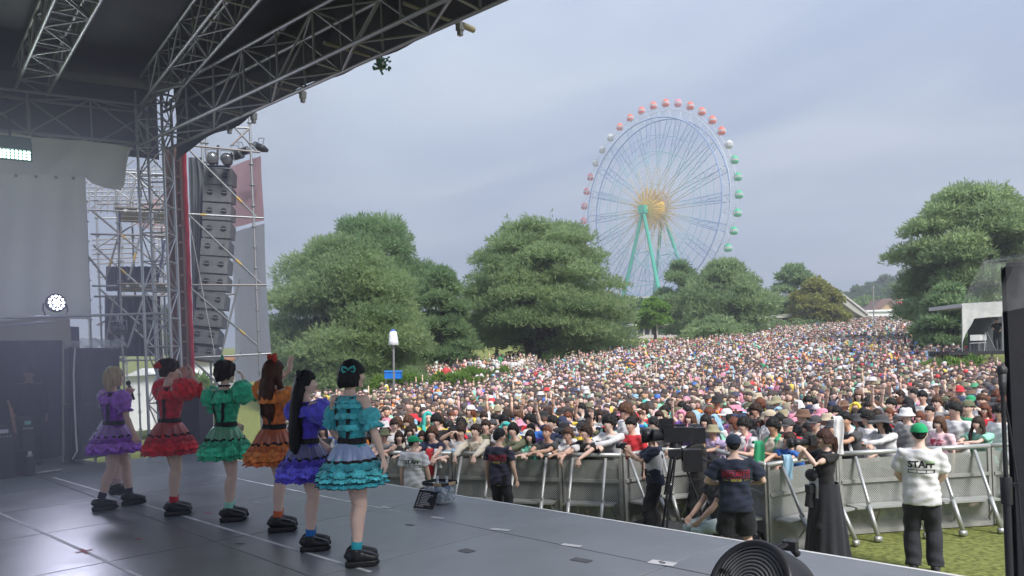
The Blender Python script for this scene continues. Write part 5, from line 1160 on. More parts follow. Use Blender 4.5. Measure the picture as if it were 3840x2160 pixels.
for i in range(NS):
    a = ph0 + 2*math.pi*i/NS; b = MB()
    for o in (1, -1):
        for da in (-.038, .038):
            cuts = [3.5, 10, 19, 27, 39.8]; ms = [3, 2, 1, 0]
            for j in range(4): b.tube([wp(cuts[j], a + da*(cuts[j]/39.8)**.0*min(1, cuts[j]/12 + .3), o*(4.2 + (2.6-4.2)*cuts[j]/40)), wp(cuts[j+1], a + da*min(1, cuts[j+1]/12 + .3), o*(4.2 + (2.6-4.2)*cuts[j+1]/40))], .14, 5, caps=False, mi=ms[j])
        for j in range(5):
            r0, r1 = 20 + j*4, 24 + j*4; b.tube([wp(r0, a-.038, o*3), wp(r1, a+.038, o*2.8)], .06, 4, caps=False, mi=1 if j < 2 else 0); b.tube([wp(r0, a+.038, o*3), wp(r1, a-.038, o*2.8)], .06, 4, caps=False, mi=1 if j < 2 else 0)
    obj('spoke', b.mesh('spoke', [blu, teal, crm, yel_w]), None, fw_, True)
    b = MB()
    for j in range(2):
        aa = a + j*math.pi/NS
        b.tube([wp(39.8, aa, 2.6), wp(43.6, aa+.087, 2)], .09, 4, caps=False); b.tube([wp(43.6, aa+.087, 2), wp(39.8, aa+.1745, 2.6)], .09, 4, caps=False)
        b.tube([wp(39.8, aa, -2.6), wp(43.6, aa+.087, -2)], .09, 4, caps=False); b.tube([wp(43.6, aa+.087, -2), wp(39.8, aa+.1745, -2.6)], .09, 4, caps=False); b.tube([wp(39.8, aa, -2.6), wp(39.8, aa, 2.6)], .12, 4, caps=False)
    obj('rim_lacing', b.mesh('lacing', wht), None, fw_, True)
b = MB(); b.tube([WC + W_ax*-5.2, WC + W_ax*-4.4, WC + W_ax*-4.2, WC + W_ax*4.2, WC + W_ax*4.4, WC + W_ax*5.2], [1.2, 1.4, 4.0, 4.0, 1.4, 1.2], 20); obj('hub', b.mesh('hub', yel_w), None, fw_, True)
b = MB()
for i in range(40):
    a = 2*math.pi*i/40
    for o in (4.3, -4.3): b.tube([wp(2, a, o), wp(8.5, a + .1, o*.8)], .2, 4)
o = obj('hub_rays', b.mesh('rays', yel_w), None, fw_, True); o['kind'] = 'stuff'
gbase = gz(WC.x, WC.y)
for o in (1, -1):
    top = WC + W_ax*(o*6.0) - Vector((0, 0, .5)); feet = []
    for s in (-1, 1):
        f = Vector((WC.x, WC.y, gbase)) + W_ax*(o*11) + W_h*(s*14.5); feet.append(f); b = MB(); b.tube([top, f], [.7, .85], 8); obj('leg', b.mesh('leg', grn), None, fw_, True)
    bo = MB(); bo.box(top, (3, 3, 3.2)); obj('bearing', bo, grn, fw_, True)
    for t in (.35, .62, .86):
        a_, c_ = top.lerp(feet[0], t), top.lerp(feet[1], t); b = MB(); b.tube([a_, c_], .45 if t > .8 else .22, 6)
        t2 = min(.98, t+.24); b.tube([a_, top.lerp(feet[1], t2)], .2, 5); b.tube([c_, top.lerp(feet[0], t2)], .2, 5); obj('cross_brace', b.mesh('brace', grn if t > .8 else teal), None, fw_, True)
gcol = {'o': (.75, .10, .02), 'p': (.68, .18, .24), 'r': (.68, .07, .09), 'w': (.55, .55, .53), 'g': (.01, .42, .18)}
G_IN = pm('gondola_paint', objcol=True, rough=.4, var=.05, spec=.5); G_WIN = pm('gondola_window', (.42, .38, .37), .15, var=.3, scale=2, spec=.8)
seq = 'oopoooo' + 'wgggggg' + 'ggowpprr' + 'rrrrr' + 'rrrrrrr' + 'www' + 'ooo'
def gond_mesh(which):
    b = MB(); pr = {'roof': [(.05, 2.0), (.9, 1.8), (1.5, 1.2), (1.74, .55)], 'cabin': [(1.7, .58), (1.72, .2), (1.72, -.3)], 'floor': [(1.8, -.25), (1.68, -.85), (1.2, -1.4), (.05, -1.55)]}[which]
    V = []; F = []; n = 14
    for (r, z) in pr:
        for k in range(n): q = 2*math.pi*k/n; V.append((r*math.cos(q), r*math.sin(q), z))
    for i in range(len(pr)-1):
        for k in range(n): F.append((i*n+k, i*n+(k+1) % n, (i+1)*n+(k+1) % n, (i+1)*n+k))
    b.add(V, F)
    if which == 'roof': b.ell((0, 0, 2.05), (.35, .35, .3), 8, 5)
    return b
gm = {w: gond_mesh(w).mesh('gondola_' + w, G_IN if w != 'cabin' else G_WIN, True) for w in ('roof', 'cabin', 'floor')}
pb = MB()
for k in range(10): q = 2*math.pi*k/10; pb.tube([(1.8*math.cos(q), 1.8*math.sin(q), -.5), (1.76*math.cos(q), 1.76*math.sin(q), .8)], .09, 4)
gm_p = pb.mesh('gondola_posts', wht)
for i in range(40):
    a = ph0 + 2*math.pi*(i+.0)/40; c = wp(46.0, a) ; cc = gcol[seq[i % len(seq)]]
    Mx = Matrix.Translation(c - Vector(fw_.location)) @ Matrix.Scale(.88, 4)
    g_ = obj('gondola', gm['floor'], None, fw_, Mx=Mx, color=cc); obj('roof', gm['roof'], None, g_, color=cc); obj('window_band', gm['cabin'], None, g_, color=cc); obj('window_posts', gm_p, None, g_)
    b = MB(); b.tube([wp(43.6, a-.03, 0), c], .1, 4); b.tube([wp(43.6, a+.03, 0), c], .1, 4); obj('arm', b.mesh('arm', wht), None, fw_, True)
# ------------------------------------------------------------------ buildings, tents and small things far away
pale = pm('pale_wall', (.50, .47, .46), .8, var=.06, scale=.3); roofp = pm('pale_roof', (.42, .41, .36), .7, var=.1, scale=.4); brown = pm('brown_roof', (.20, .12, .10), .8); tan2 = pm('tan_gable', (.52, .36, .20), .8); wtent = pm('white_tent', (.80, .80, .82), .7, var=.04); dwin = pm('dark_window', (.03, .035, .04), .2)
def prism(pts, P0, P1, thick):
    """polygon of photo pixels on the vertical plane through P0, P1, extruded away from the camera"""
    Q = [atp(x, y, P0, P1) for x, y in pts]; dv_ = (P1-P0).normalized(); nn = Vector((dv_.y, -dv_.x, 0)); nn = nn if nn.dot(P0) > 0 else -nn
    b = MB(); n = len(Q); b.add(Q + [q + nn*thick for q in Q], [tuple(range(n)), tuple(range(2*n-1, n-1, -1))] + [(i, i+n, (i+1) % n + n, (i+1) % n) for i in range(n)]); return b
def plane_at(px, d, dx=400): return atd(px, 1300, d), atd(px+dx, 1300, d)
P0, P1 = plane_at(3100, 118); rt = empty('slant_roof_hall', gp(3160, 118), 0, 'pale hall with a steep slanted roof behind the olive tree', 'building')
obj('wall', prism([(3020, 1250), (3208, 1250), (3208, 1150), (3120, 1085), (3020, 1085)], P0, P1, 12), pale, rt, True)
obj('roof', prism([(3090, 1062), (3105, 1068), (3262, 1186), (3240, 1190), (3205, 1170), (3085, 1080)], P0 - fwd*1.2, P1 - fwd*1.2, 15), roofp, rt, True)
obj('fascia', prism([(3096, 1056), (3108, 1060), (3262, 1176), (3255, 1180)], P0 - fwd*1.4, P1 - fwd*1.4, .3), pale, rt, True)
obj('panel_joint', prism([(3160, 1250), (3162, 1250), (3162, 1118), (3160, 1116)], P0 - fwd*.1, P1 - fwd*.1, .1), roofp, rt, True)
P0, P1 = plane_at(2900, 96); rt = empty('garden_pavilion', gp(2920, 96), 0, 'small open pavilion with a flat sloping roof beside the crowd', 'pavilion')
obj('roof', prism([(2872, 1196), (2966, 1190), (2970, 1176), (2905, 1180)], P0, P1, 4), roofp, rt, True)
for x in (2884, 2905, 2925, 2950): obj('post', prism([(x, 1250), (x+6, 1250), (x+6, 1192), (x, 1192)], P0 + fwd*.4, P1 + fwd*.4, .3), pale, rt, True)
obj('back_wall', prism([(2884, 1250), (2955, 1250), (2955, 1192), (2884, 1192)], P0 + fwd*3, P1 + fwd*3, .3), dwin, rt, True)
P0, P1 = plane_at(2480, 110); rt = empty('long_low_building', gp(2520, 110), 0, 'long low building with a row of windows behind the clipped hedge', 'building')
obj('wall', prism([(2380, 1270), (2700, 1262), (2700, 1212), (2380, 1220)], P0, P1, 8), pale, rt, True); obj('roof', prism([(2370, 1222), (2710, 1212), (2700, 1200), (2380, 1208)], P0 - fwd*.8, P1 - fwd*.8, 9.6), roofp, rt, True)
for i in range(12): x = 2394 + i*25; obj('window', prism([(x, 1254), (x+17, 1253), (x+17, 1226), (x, 1227)], P0 - fwd*.08, P1 - fwd*.08, .12), dwin, rt, True)
P0, P1 = plane_at(2400, 300); rt = empty('wheel_station', gp(2425, 300), 0, 'grey station building at the foot of the ferris wheel', 'building')
obj('hall', prism([(2350, 1230), (2500, 1230), (2500, 1135), (2460, 1115), (2385, 1118), (2350, 1135)], P0, P1, 25), pm('station_grey', (.2, .24, .28), .6), rt, True)
obj('roof_edge', prism([(2345, 1138), (2385, 1119), (2460, 1116), (2505, 1138), (2460, 1111), (2385, 1113)], P0 - fwd, P1 - fwd, 27), roofp, rt, True)
P0, P1 = plane_at(3300, 205); rt = empty('gabled_house', gp(3320, 205), 0, 'small tan gabled house with brown roof behind the white tent wall', 'house')
obj('gable_wall', prism([(3300, 1180), (3375, 1180), (3375, 1158), (3338, 1126), (3300, 1160)], P0, P1, 10), tan2, rt, True)
obj('roof', prism([(3266, 1164), (3300, 1162), (3338, 1127), (3378, 1160), (3376, 1152), (3338, 1118), (3305, 1122)], P0 - fwd*.8, P1 - fwd*.8, 12), brown, rt, True)
P0, P1 = plane_at(3300, 165); rt = empty('white_marquee', gp(3320, 165), 0, 'long white marquee wall at the far end of the crowd', 'tent')
obj('wall', prism([(3248, 1205), (3396, 1203), (3396, 1166), (3248, 1168)], P0, P1, 6), wtent, rt, True); obj('roof', prism([(3244, 1169), (3400, 1167), (3396, 1158), (3252, 1163)], P0 - fwd*.4, P1 - fwd*.4, 7), wtent, rt, True)
rt = empty('utility_pole', gp(3277, 150), 0, 'thin dark pole standing before the white marquee', 'pole'); pipe('shaft', gp(3277, 150), atd(3274, 1070, 150), .13, stee2, rt); pipe('crossarm', atd(3270, 1078, 150), atd(3279, 1078, 150), .08, stee2, rt)
P0, P1 = plane_at(3400, 215); rt = empty('amusement_ride', gp(3430, 215), 0, 'red and green canopied ride far behind the crowd', 'ride')
red_r = pm('ride_red', (.6, .07, .05), .6); grn_r = pm('ride_green', (.06, .38, .12), .6)
for j, (pts, m) in enumerate((([(3372, 1165), (3372, 1140), (3386, 1128), (3402, 1140), (3402, 1165)], red_r), ([(3390, 1140), (3396, 1122), (3425, 1120), (3432, 1136), (3415, 1146)], grn_r), ([(3412, 1152), (3452, 1130), (3474, 1136), (3474, 1150), (3420, 1160)], red_r), ([(3435, 1128), (3455, 1108), (3470, 1102), (3470, 1128)], pm('ride_cream', (.6, .5, .38), .6)), ([(3458, 1106), (3475, 1096), (3505, 1100), (3500, 1108), (3470, 1114)], red_r), ([(3376, 1128), (3384, 1112), (3388, 1128)], tan2))): obj('canopy', prism(pts, P0 + fwd*j*1.5, P1 + fwd*j*1.5, 4), m, rt, True)
for x in (3378, 3410, 3445, 3470): pipe('support', gp(x, 219), atd(x, 1135, 219), .3, wht, rt)
# white block and orange roof behind the stage end
P0, P1 = plane_at(500, 30); rt = empty('white_tent', gp(520, 30), 0, 'white tent seen through the scaffold behind the singers', 'tent')
obj('wall', prism([(470, 1620), (575, 1610), (572, 1405), (480, 1410)], P0, P1, 4), wtent, rt, True); obj('roof', prism([(460, 1412), (585, 1405), (530, 1382)], P0 - fwd*.3, P1 - fwd*.3, 4.6), wtent, rt, True)
P0, P1 = plane_at(750, 42); rt = empty('white_shed', gp(755, 42), 0, 'small white shed with an orange roof beside the wooden panel', 'shed')
obj('wall', prism([(728, 1520), (800, 1520), (800, 1352), (728, 1356)], P0, P1, 4), wtent, rt, True); obj('roof', prism([(722, 1358), (806, 1352), (800, 1332), (730, 1334)], P0 - fwd*.3, P1 - fwd*.3, 4.6), pm('orange_roof', (.5, .24, .14), .7), rt, True)
# lantern on a pole, blue box
rt = empty('covered_lamp_post', gp(1478, 32), 0, 'thin pole with a white bagged lamp and blue top above the crowd', 'lamp post')
pipe('pole', gp(1478, 32), atd(1476, 1285, 32), .045, steel, rt); P = atd(1475, 1268, 32)
b = MB(); V = []; F = []; n = 20
for i, (r, z) in enumerate(((.10, .3), (.15, .26), (.18, .05), (.2, -.12), (.225, -.3), (.2, -.31))):
    for k in range(n): q = 2*math.pi*k/n; V.append(P + Vector(((r + .012*(i > 1)*math.sin(q*7))*math.cos(q), (r + .012*(i > 1)*math.sin(q*7))*math.sin(q), z)))
for i in range(5):
    for k in range(n): F.append((i*n+k, i*n+(k+1) % n, (i+1)*n+(k+1) % n, (i+1)*n+k))
b.add(V, F); obj('bag', b.mesh('bag', pm('white_bag', (.75, .76, .8), .5, var=.1, bump=.4, bscale=8), True), None, rt, True)
b = MB(); b.ell(P + Vector((0, 0, .29)), (.12, .12, .09), 14, 8); obj('blue_top', b.mesh('top', pm('blue_plastic', (.06, .14, .45), .4), True), None, rt, True)
P0, P1 = plane_at(1470, 34.5); rt = empty('blue_box', gp(1472, 34.5), 0, 'bright blue rectangular box at the foot of the bagged lamp', 'box')
obj('box_body', prism([(1442, 1420), (1502, 1420), (1502, 1396), (1442, 1396)], P0, P1, .5), pm('blue_box', (.01, .16, .6), .5), rt, True); obj('box_lid', prism([(1440, 1396), (1504, 1396), (1504, 1390), (1440, 1390)], P0 - fwd*.03, P1 - fwd*.03, .56), pm('blue_lid', (.03, .22, .7), .5), rt, True)
# camera tent on a platform
TD = 38.; P0, P1 = plane_at(3650, TD); rt = empty('camera_tent', gp(3700, TD), 0, 'grey canvas tent over a raised camera platform beside the tall open pine', 'tent')
canv = pm('grey_canvas', (.50, .50, .50), .8, var=.08, bump=.3, bscale=2)
obj('roof', prism([(3606, 1152), (3606, 1138), (3900, 1122), (3900, 1140)], P0, P1, 3), canv, rt, True)
def swag(u, v):
    x = 3606 + 290*u; y0 = 1142 - 16*u; y1 = np.interp(x, [3606, 3622, 3650, 3700, 3800, 3896], [1290, 1250, 1195, 1190, 1184, 1176]); return atp(x, y0 + (y1-y0)*v, P0, P1) - fwd*(.05 + .05*math.sin(u*40 + v*3)*v)
obj('side_curtain', sheet(swag, 40, 8).mesh('swag', canv, True), None, rt, True)
for x in (3608, 3760, 3890): pipe('post', atp(x, 1320, P0, P1) + Vector((0, 0, 0)), atp(x, 1145, P0, P1), .035, steel, rt)
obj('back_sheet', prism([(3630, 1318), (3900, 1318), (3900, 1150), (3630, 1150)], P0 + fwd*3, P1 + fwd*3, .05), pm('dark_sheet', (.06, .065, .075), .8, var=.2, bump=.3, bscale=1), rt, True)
obj('platform', prism([(3560, 1332), (3900, 1326), (3900, 1314), (3560, 1318)], P0 - fwd*.3, P1 - fwd*.3, 3.4), black_m, rt, True)
for x in (3575, 3650, 3720, 3800): q = atp(x, 1325, P0, P1); pipe('platform_leg', (q.x, q.y, gz(q.x, q.y)-.1), q, .05, stee2, rt)
TZ = atp(3740, 1316, P0, P1).z
# ------------------------------------------------------------------ crowd barrier
GZ = -1.2
barr = pm('barrier_aluminium', (.46, .47, .46), .45, .55, var=.12, scale=5); perf = pm('perforated_sheet', (.42, .43, .41), .5, .45, var=.18, scale=2)
def _perforate(m):
    t = m.node_tree; vo = t.nodes.new('ShaderNodeTexVoronoi'); vo.inputs['Scale'].default_value = 42; vo.inputs['Randomness'].default_value = 0
    tc_ = t.nodes.new('ShaderNodeTexCoord'); mp_ = t.nodes.new('ShaderNodeMapping'); mp_.inputs['Scale'].default_value = (1, 0, 1); mp_.inputs['Rotation'].default_value = (0, R_(45), 0); t.links.new(tc_.outputs['Object'], mp_.inputs[0]); t.links.new(mp_.outputs[0], vo.inputs['Vector'])
    cm = t.nodes.new('ShaderNodeMath'); cm.operation = 'GREATER_THAN'; cm.inputs[1].default_value = .3; t.links.new(vo.outputs['Distance'], cm.inputs[0]); t.links.new(cm.outputs[0], t.nodes['Principled BSDF'].inputs['Alpha'])
_perforate(perf)
barr2 = pm('barrier_dull', (.36, .36, .345), .55, .45, var=.18, scale=6)
_bm = {}
def barrier_panel(P0, P1, label, n):
    P0, P1 = Vector((P0.x, P0.y, 0)), Vector((P1.x, P1.y, 0)); d = (P1-P0); L = d.length; d.normalize(); rz = math.atan2(d.y, d.x)
    root = empty('barrier_panel', ((P0.x+P1.x)/2, (P0.y+P1.y)/2, GZ), rz, label, 'barrier', 'aluminium crowd barrier panels')
    s = 1 if Vector((-d.y, d.x, 0)).dot(n) > 0 else -1; k = (round(L, 2), s)
    if k not in _bm:
        D = {}; g = L/2 - .012
        b = MB(); b.box((0, 0, .58), (2*g - .04, .005, 1.06)); D['sheet'] = (b.mesh('sheet', perf), 1)
        b = MB(); b.tube([(-g, 0, 1.19), (g, 0, 1.19)], .036, 12); D['top_rail'] = (b.mesh('rail', barr, True), 1)
        b = MB(); b.box((0, s*.02, .78), (2*g - .05, .035, .05)); D['mid_rail'] = (b.mesh('mid', barr2), 1)
        b = MB(); b.box((0, s*.02, .05), (2*g - .05, .05, .07)); D['base_rail'] = (b.mesh('base', barr2), 1)
        b = MB(); b.box((0, s*.17, .445), (2*g - .16, .28, .028)); D['step'] = (b.mesh('step', barr), 1)
        b = MB(); b.box((0, -s*.45, .015), (2*g - .02, .9, .02)); D['floor_plate'] = (b.mesh('plate', barr2), 1)
        for i, x in enumerate((-g + .02, g - .02)):
            b = MB(); b.box((x, 0, .6), (.045, .045, 1.16)); D['post%d' % i] = (b.mesh('post', barr2), 1)
        for i, x in enumerate((-g*.62, g*.5)):
            b = MB(); b.tube([(x, s*.03, 1.14), (x, s*.3, .55), (x, s*.33, .5)], .024, 10); b.tube([(x, s*.3, .53), (x, s*.5, .1)], .032, 10); b.box((x, s*.51, .05), (.09, .06, .07)); D['strut%d' % i] = (b.mesh('strut', barr, True), 1)
        for i, x in enumerate((-g*.3, g*.75)):
            b = MB(); b.tube([(x, s*.28, .44), (x + .05, s*.03, .12)], .014, 6); D['bracket%d' % i] = (b.mesh('bracket', barr2), 1)
        _bm[k] = D
    for nm, (me, _) in _bm[k].items(): obj(nm.rstrip('01'), me, None, root)
def fence(pts, labels):
    out_ = []
    W = [at(x, y, 0.) for x, y in pts]; k = 0
    for a_, c_ in zip(W[:-1], W[1:]):
        d = c_ - a_; m = max(1, round(d.length/1.08)); n = -Vector((a_.x, a_.y, 0))
        for i in range(m):
            barrier_panel(a_ + d*(i/m), a_ + d*((i+1)/m), labels(k), n); k += 1
        out_ += [a_, c_]
    return out_
WA = fence([(1330, 1694), (2332, 1705)], lambda k: ['barrier panel at the edge of the deck beside the teal performer', 'barrier panel beside the staff member with the green cap', 'barrier panel with a red towel hung over it', 'barrier panel under the man in the open white shirt', 'barrier panel behind the first security guard', 'barrier panel under the crop-haired man in a dark shirt', 'barrier panel under the man with glasses and white shirt', 'barrier panel under the tall man in the white long sleeve'][min(k, 7)])
WB = fence([(2332, 1705), (2440, 1688)], lambda k: 'barrier end panel turning in beside the camera platform')
WC_ = fence([(2440, 1688), (2640, 1672)], lambda k: ['barrier panel behind the tripod camera', 'barrier panel behind the camera operator in black'][min(k, 1)])
WDn = fence([(2640, 1672), (2872, 1742)], lambda k: ['barrier panel beside the camera operator in black', 'barrier panel behind the guard in the navy cap', 'barrier panel between guard and green towel'][min(k, 2)])
WE = fence([(2872, 1742), (3140, 1700), (3460, 1682), (3960, 1655)], lambda k: ['barrier panel under the man with the green towel', 'barrier panel behind the photographer with the long lens', 'barrier panel under the big man in the grey shirt', 'barrier panel behind the staff member with the STAFF shirt', 'barrier panel under the woman in the mint shirt', 'barrier panel behind the microphone stand', 'barrier panel beyond the black speaker', 'barrier panel at the frame edge'][min(k, 7)])
FPTS = []
for W in (WA, WB, WC_, WDn, WE):
    for p in W: x, y = w2c(p.x, p.y); FPTS.append((proj((p.x, p.y, GZ + 1.2))[0], y))
FPTS.sort(); FPX_, FDY = [p[0] for p in FPTS], [p[1] for p in FPTS]
def fence_d(px): return float(np.interp(px, FPX_, FDY))
# ------------------------------------------------------------------ crew in the pit
def away(P): return math.atan2(-P.x, P.y)
def towards(P, Q): return math.atan2(-(Q[0]-P.x), Q[1]-P.y)
def place(px, top, h, z=GZ): P = at(px, top, z + h); P.z = z; return P
PRT = pm('print_ink', objcol=True, rough=.8, var=.05)
def back_print(root, shirt, items):
    """items: (text or (w, h), x, z, size, colour); laid on the back of the shirt"""
    for it in items:
        t, x, z, s, c = it[:5]; sp = it[5] if len(it) > 5 else 1
        if isinstance(t, str): me = text_mesh(t, s, s*.028, spacing=sp)
        else: b = MB(); w, h = t; b.add([(-w/2, -h/2, 0), (w/2, -h/2, 0), (w/2, h/2, 0), (-w/2, h/2, 0)], [(0, 1, 2, 3)]); me = b.mesh()
        me = wrap_print(me, shirt, Matrix.Translation((x, -.5, z)) @ Matrix.Rotation(math.pi/2, 4, 'X'), (0, 1, 0), off=.004 + .003*(len(it) > 6))
        me.materials.append(PRT); obj('print', me, None, root, color=c)
def shoes_parts(fig, col=(.03, .03, .035)):
    out_ = []
    for k, m, A, fr, z0 in fig.shoes(0, 1.0): m.materials.append(CLOTH); out_.append(('shoe', m, col))
    return out_
def crew(name_label, px, top, h, rz, fig, shirt_c, pant_c, hair, hair_c, hat=None, hat_c=None, prints=(), z=GZ, shirt_kw={}, tr_kw={}, skin=SKINS[0], extra=None, glasses=False):
    P = place(px, top, h, z); sh = fig.shirt(**shirt_kw); tr = fig.trousers(**tr_kw)
    r = dress_person('person', fig, P, rz(P) if callable(rz) else rz, h, name_label, 'crew working around the stage', skin, hair, hair_c, hat, hat_c, [('shirt', sh, shirt_c), ('trousers', tr, pant_c)] + shoes_parts(fig), glasses=glasses)
    if prints: back_print(r, sh, prints)
    if extra: extra(r, fig)
    return r
BLK = (.012, .012, .014); NAVY = (.018, .024, .05); WHT = (.66, .66, .68); RED = (.5, .03, .04)
STF = [('STAFF', 0, 1.26, .105, BLK, .95), ((.105, .03), .085, 1.292, 0, (.42, .56, .38), 1, 1), ((.27, .007), 0, 1.2, 0, BLK), ((.27, .007), 0, 1.165, 0, BLK), ((.007, .042), -.132, 1.182, 0, BLK), ((.012, .042), .13, 1.182, 0, BLK), ((.006, .036), -.045, 1.182, 0, BLK), ((.006, .036), .05, 1.182, 0, BLK)]
SEC = [('SECURITY', 0, 1.255, .068, (.42, .03, .05)), ((.31, .007), 0, 1.3, 0, (.42, .03, .05)), ((.31, .007), 0, 1.212, 0, (.42, .03, .05)), ((.007, .09), -.155, 1.256, 0, (.42, .03, .05)), ((.007, .09), .155, 1.256, 0, (.42, .03, .05)), ('RESCUE', 0, 1.185, .036, (.5, .42, .08)), ((.06, .006), -.12, 1.185, 0, (.5, .42, .08)), ((.06, .006), .12, 1.185, 0, (.5, .42, .08))]
fg = Fig(hands={1: (.27, .06, .82)}, yaw=-48, pitch=2, fat=1.02)
crew('staff member in a green cap and white STAFF shirt beside the deck edge', 1548, 1637, 1.57, lambda P: away(P) - .25, fg, WHT, (.02, .02, .024), 'crop', BLK, 'cap', (.01, .32, .14), STF, shirt_kw=dict(inf=.035, hem=.80, sleeve=.72, sr=.085))
fg = Fig(yaw=-35, hands={1: (.26, .1, .8)}, fat=1.0)
crew('bareheaded security guard in a navy shirt with red print by the barrier', 1868, 1610, 1.67, lambda P: away(P) - .45, fg, (.03, .03, .055), (.02, .021, .03), 'short', BLK, None, None, SEC, shirt_kw=dict(inf=.028, hem=.82), skin=SKINS[2], extra=lambda r, f: obj('radio', (lambda b: (b.box((.15, -.12, .93), (.06, .04, .13)), b)[1])(MB()), black_m, r))
fg = Fig(hands={1: (.16, .22, 1.1), -1: (-.16, .22, 1.1)}, poles={1: (1, -.6, -.3), -1: (-1, -.6, -.3)}, feet={1: (.15, 0, 0), -1: (-.15, .02, 0)}, yaw=0, fat=1.06, hs=1.02)
crew('security guard in a navy cap and shorts standing with folded arms', 2750, 1634, 1.72, lambda P: away(P) + .1, fg, (.018, .026, .05), (.012, .014, .02), 'crop', BLK, 'cap', (.02, .032, .06), SEC, shirt_kw=dict(inf=.03, hem=.80, sleeve=.75, sr=.085), tr_kw=dict(shorts=True, inf=.03), skin=SKINS[3])
fg = Fig(hands={1: (.1, -.16, .86), -1: (-.1, -.16, .86)}, poles={1: (1, -.6, 0), -1: (-1, -.6, 0)}, feet={1: (.11, 0, 0), -1: (-.11, .0, 0)}, yaw=4)
fg = Fig(hands={1: (.1, .2, .95), -1: (-.1, .2, .95)}, poles={1: (1, -.5, 0), -1: (-1, -.5, 0)}, feet={1: (.11, 0, 0), -1: (-.11, .0, 0)}, yaw=4, fat=1.02)
crew('staff member in a green cap and white STAFF shirt watching the singing fans', 3446, 1592, 1.78, lambda P: away(P) + .05, fg, WHT, (.022, .024, .032), 'crop', BLK, 'cap', (.01, .34, .13), STF, shirt_kw=dict(inf=.036, hem=.79, sleeve=.78, sr=.088), tr_kw=dict(inf=.024, wide=.012), skin=SKINS[1])
# photographer with a long lens
fg = Fig(True, hands={1: (.06, .2, 1.5), -1: (-.05, .3, 1.47)}, poles={1: (.8, -.1, -1), -1: (-.8, 0, -1)}, lean=-4, yaw=0, pitch=4, hdir={1: (-.3, .6, .6), -1: (.2, .9, .3)}, curl=(50, 50), feet={1: (.12, 0, 0), -1: (-.12, .1, 0)}, leg=1.05)
def skirt_x(r, f):
    def sk(u, v): q = 2*math.pi*u; rr_ = .178 + .11*v + .016*v*math.sin(q*11 + v*2) + .01*v*math.sin(q*5+1); return (rr_*math.cos(q), rr_*.92*math.sin(q), 1.02 - .94*v)
    obj('skirt', sheet(sk, 90, 12).mesh('skirt', CLOTH, True), None, r, color=(.022, .023, .03))
    b = MB(); b.box((0, .16, 1.56), (.13, .08, .1)); b.box((0, .15, 1.62), (.06, .07, .04)); cb = obj('camera_body', b, black_m, r)
    b = MB(); b.tube([(0, .2, 1.555), (0, .3, 1.553), (0, .305, 1.553), (0, .42, 1.55)], [.04, .042, .05, .055], 16); b.tube([(0, .42, 1.55), (0, .47, 1.55)], [.062, .064], 16); obj('camera_lens', b.mesh('lens', black_m, True), None, cb)
    b = MB(); b.tube([(-.1, .1, 1.42), (.02, .14, 1.2), (.16, .06, 1.0), (.2, 0, .92)], [(.018, .006)]*4, 6); obj('strap', b.mesh('strap', black_m), None, r)
    b = MB(); b.tube([(.0, .2, .9), (.0, .22, .72)], [.055, .062], 14); b.box((0, .2, .95), (.13, .08, .1)); obj('second_camera', b, black_m, r)
    b = MB(); b.ell((.03, .16, 1.12), (.12, .07, .08), 12, 8); obj('waist_bag', b.mesh('bag', CLOTH, True), None, r, color=(.015, .016, .02))
    b = MB(); b.add([(-.13, .15, 1.1), (.1, .155, 1.1), (.12, .17, .86), (-.14, .17, .84)], [(0, 1, 2, 3)]); obj('white_bib', b, white_p, r)
P = place(3085, 1612, 1.62); L_ = -rgt*.96 - fwd*.1
crew('photographer in a long dark skirt aiming a long lens along the barrier', 3085, 1612, 1.69, math.atan2(-L_.x, L_.y), fg, (.02, .02, .022), (.02, .02, .025), 'tail', (.05, .022, .016), None, None, shirt_kw=dict(inf=.014, sleeve=.5, sr=.06), extra=skirt_x, skin=SKINS[1])
# camera crew
L_ = -rgt*.9 + fwd*.1
fg = Fig(hands={1: (.08, .4, 1.3), -1: (-.1, .36, 1.36)}, poles={1: (.8, -.2, -1), -1: (-.8, 0, -1)}, yaw=10, pitch=4, hdir={1: (-.2, .3, 1), -1: (.2, .3, 1)}, curl=(40, 40), feet={1: (.14, -.05, 0), -1: (-.14, .1, 0)})
def smallcam(r, f):
    b = MB(); b.box((0, .44, 1.44), (.12, .09, .09)); cb = obj('hand_camera', b, black_m, r); b = MB(); b.tube([(0, .48, 1.44), (0, .56, 1.45)], [.038, .044], 14); obj('camera_lens', b.mesh('lens', black_m, True), None, cb)
    b = MB(); f.torso(b, .03, 1.0, 1.36); m = remesh(b, .02, 3); obj('vest', m, CLOTH, r, color=(.5, .5, .52)); b = MB(); b.box((-.12, .14, 1.05), (.07, .03, .1)); obj('radio', b, black_m, r)
crew('camera assistant in a shaggy fur hat holding a small camera', 2448, 1604, 1.67, math.atan2(-L_.x, L_.y), fg, (.025, .03, .055), (.012, .012, .014), 'crop', BLK, 'bucket', (.26, .2, .15), shirt_kw=dict(inf=.024, sleeve=.8), tr_kw=dict(inf=.028, wide=.015), extra=smallcam, skin=SKINS[2])
fg = Fig(True, hands={1: (.05, .42, 1.25), -1: (-.15, .42, 1.3)}, poles={1: (.8, -.2, -1), -1: (-.8, 0, -1)}, yaw=6, pitch=-4, feet={1: (.12, 0, 0), -1: (-.12, .1, 0)}, curl=(55, 55))
def mask_x(r, f):
    b = MB(); b.ell((0, .068, -.05), (.058, .036, .046), 14, 8); o = obj('mask', b.mesh('mask', CLOTH, True), None, r, color=(.02, .02, .02)); o.matrix_basis = f.H
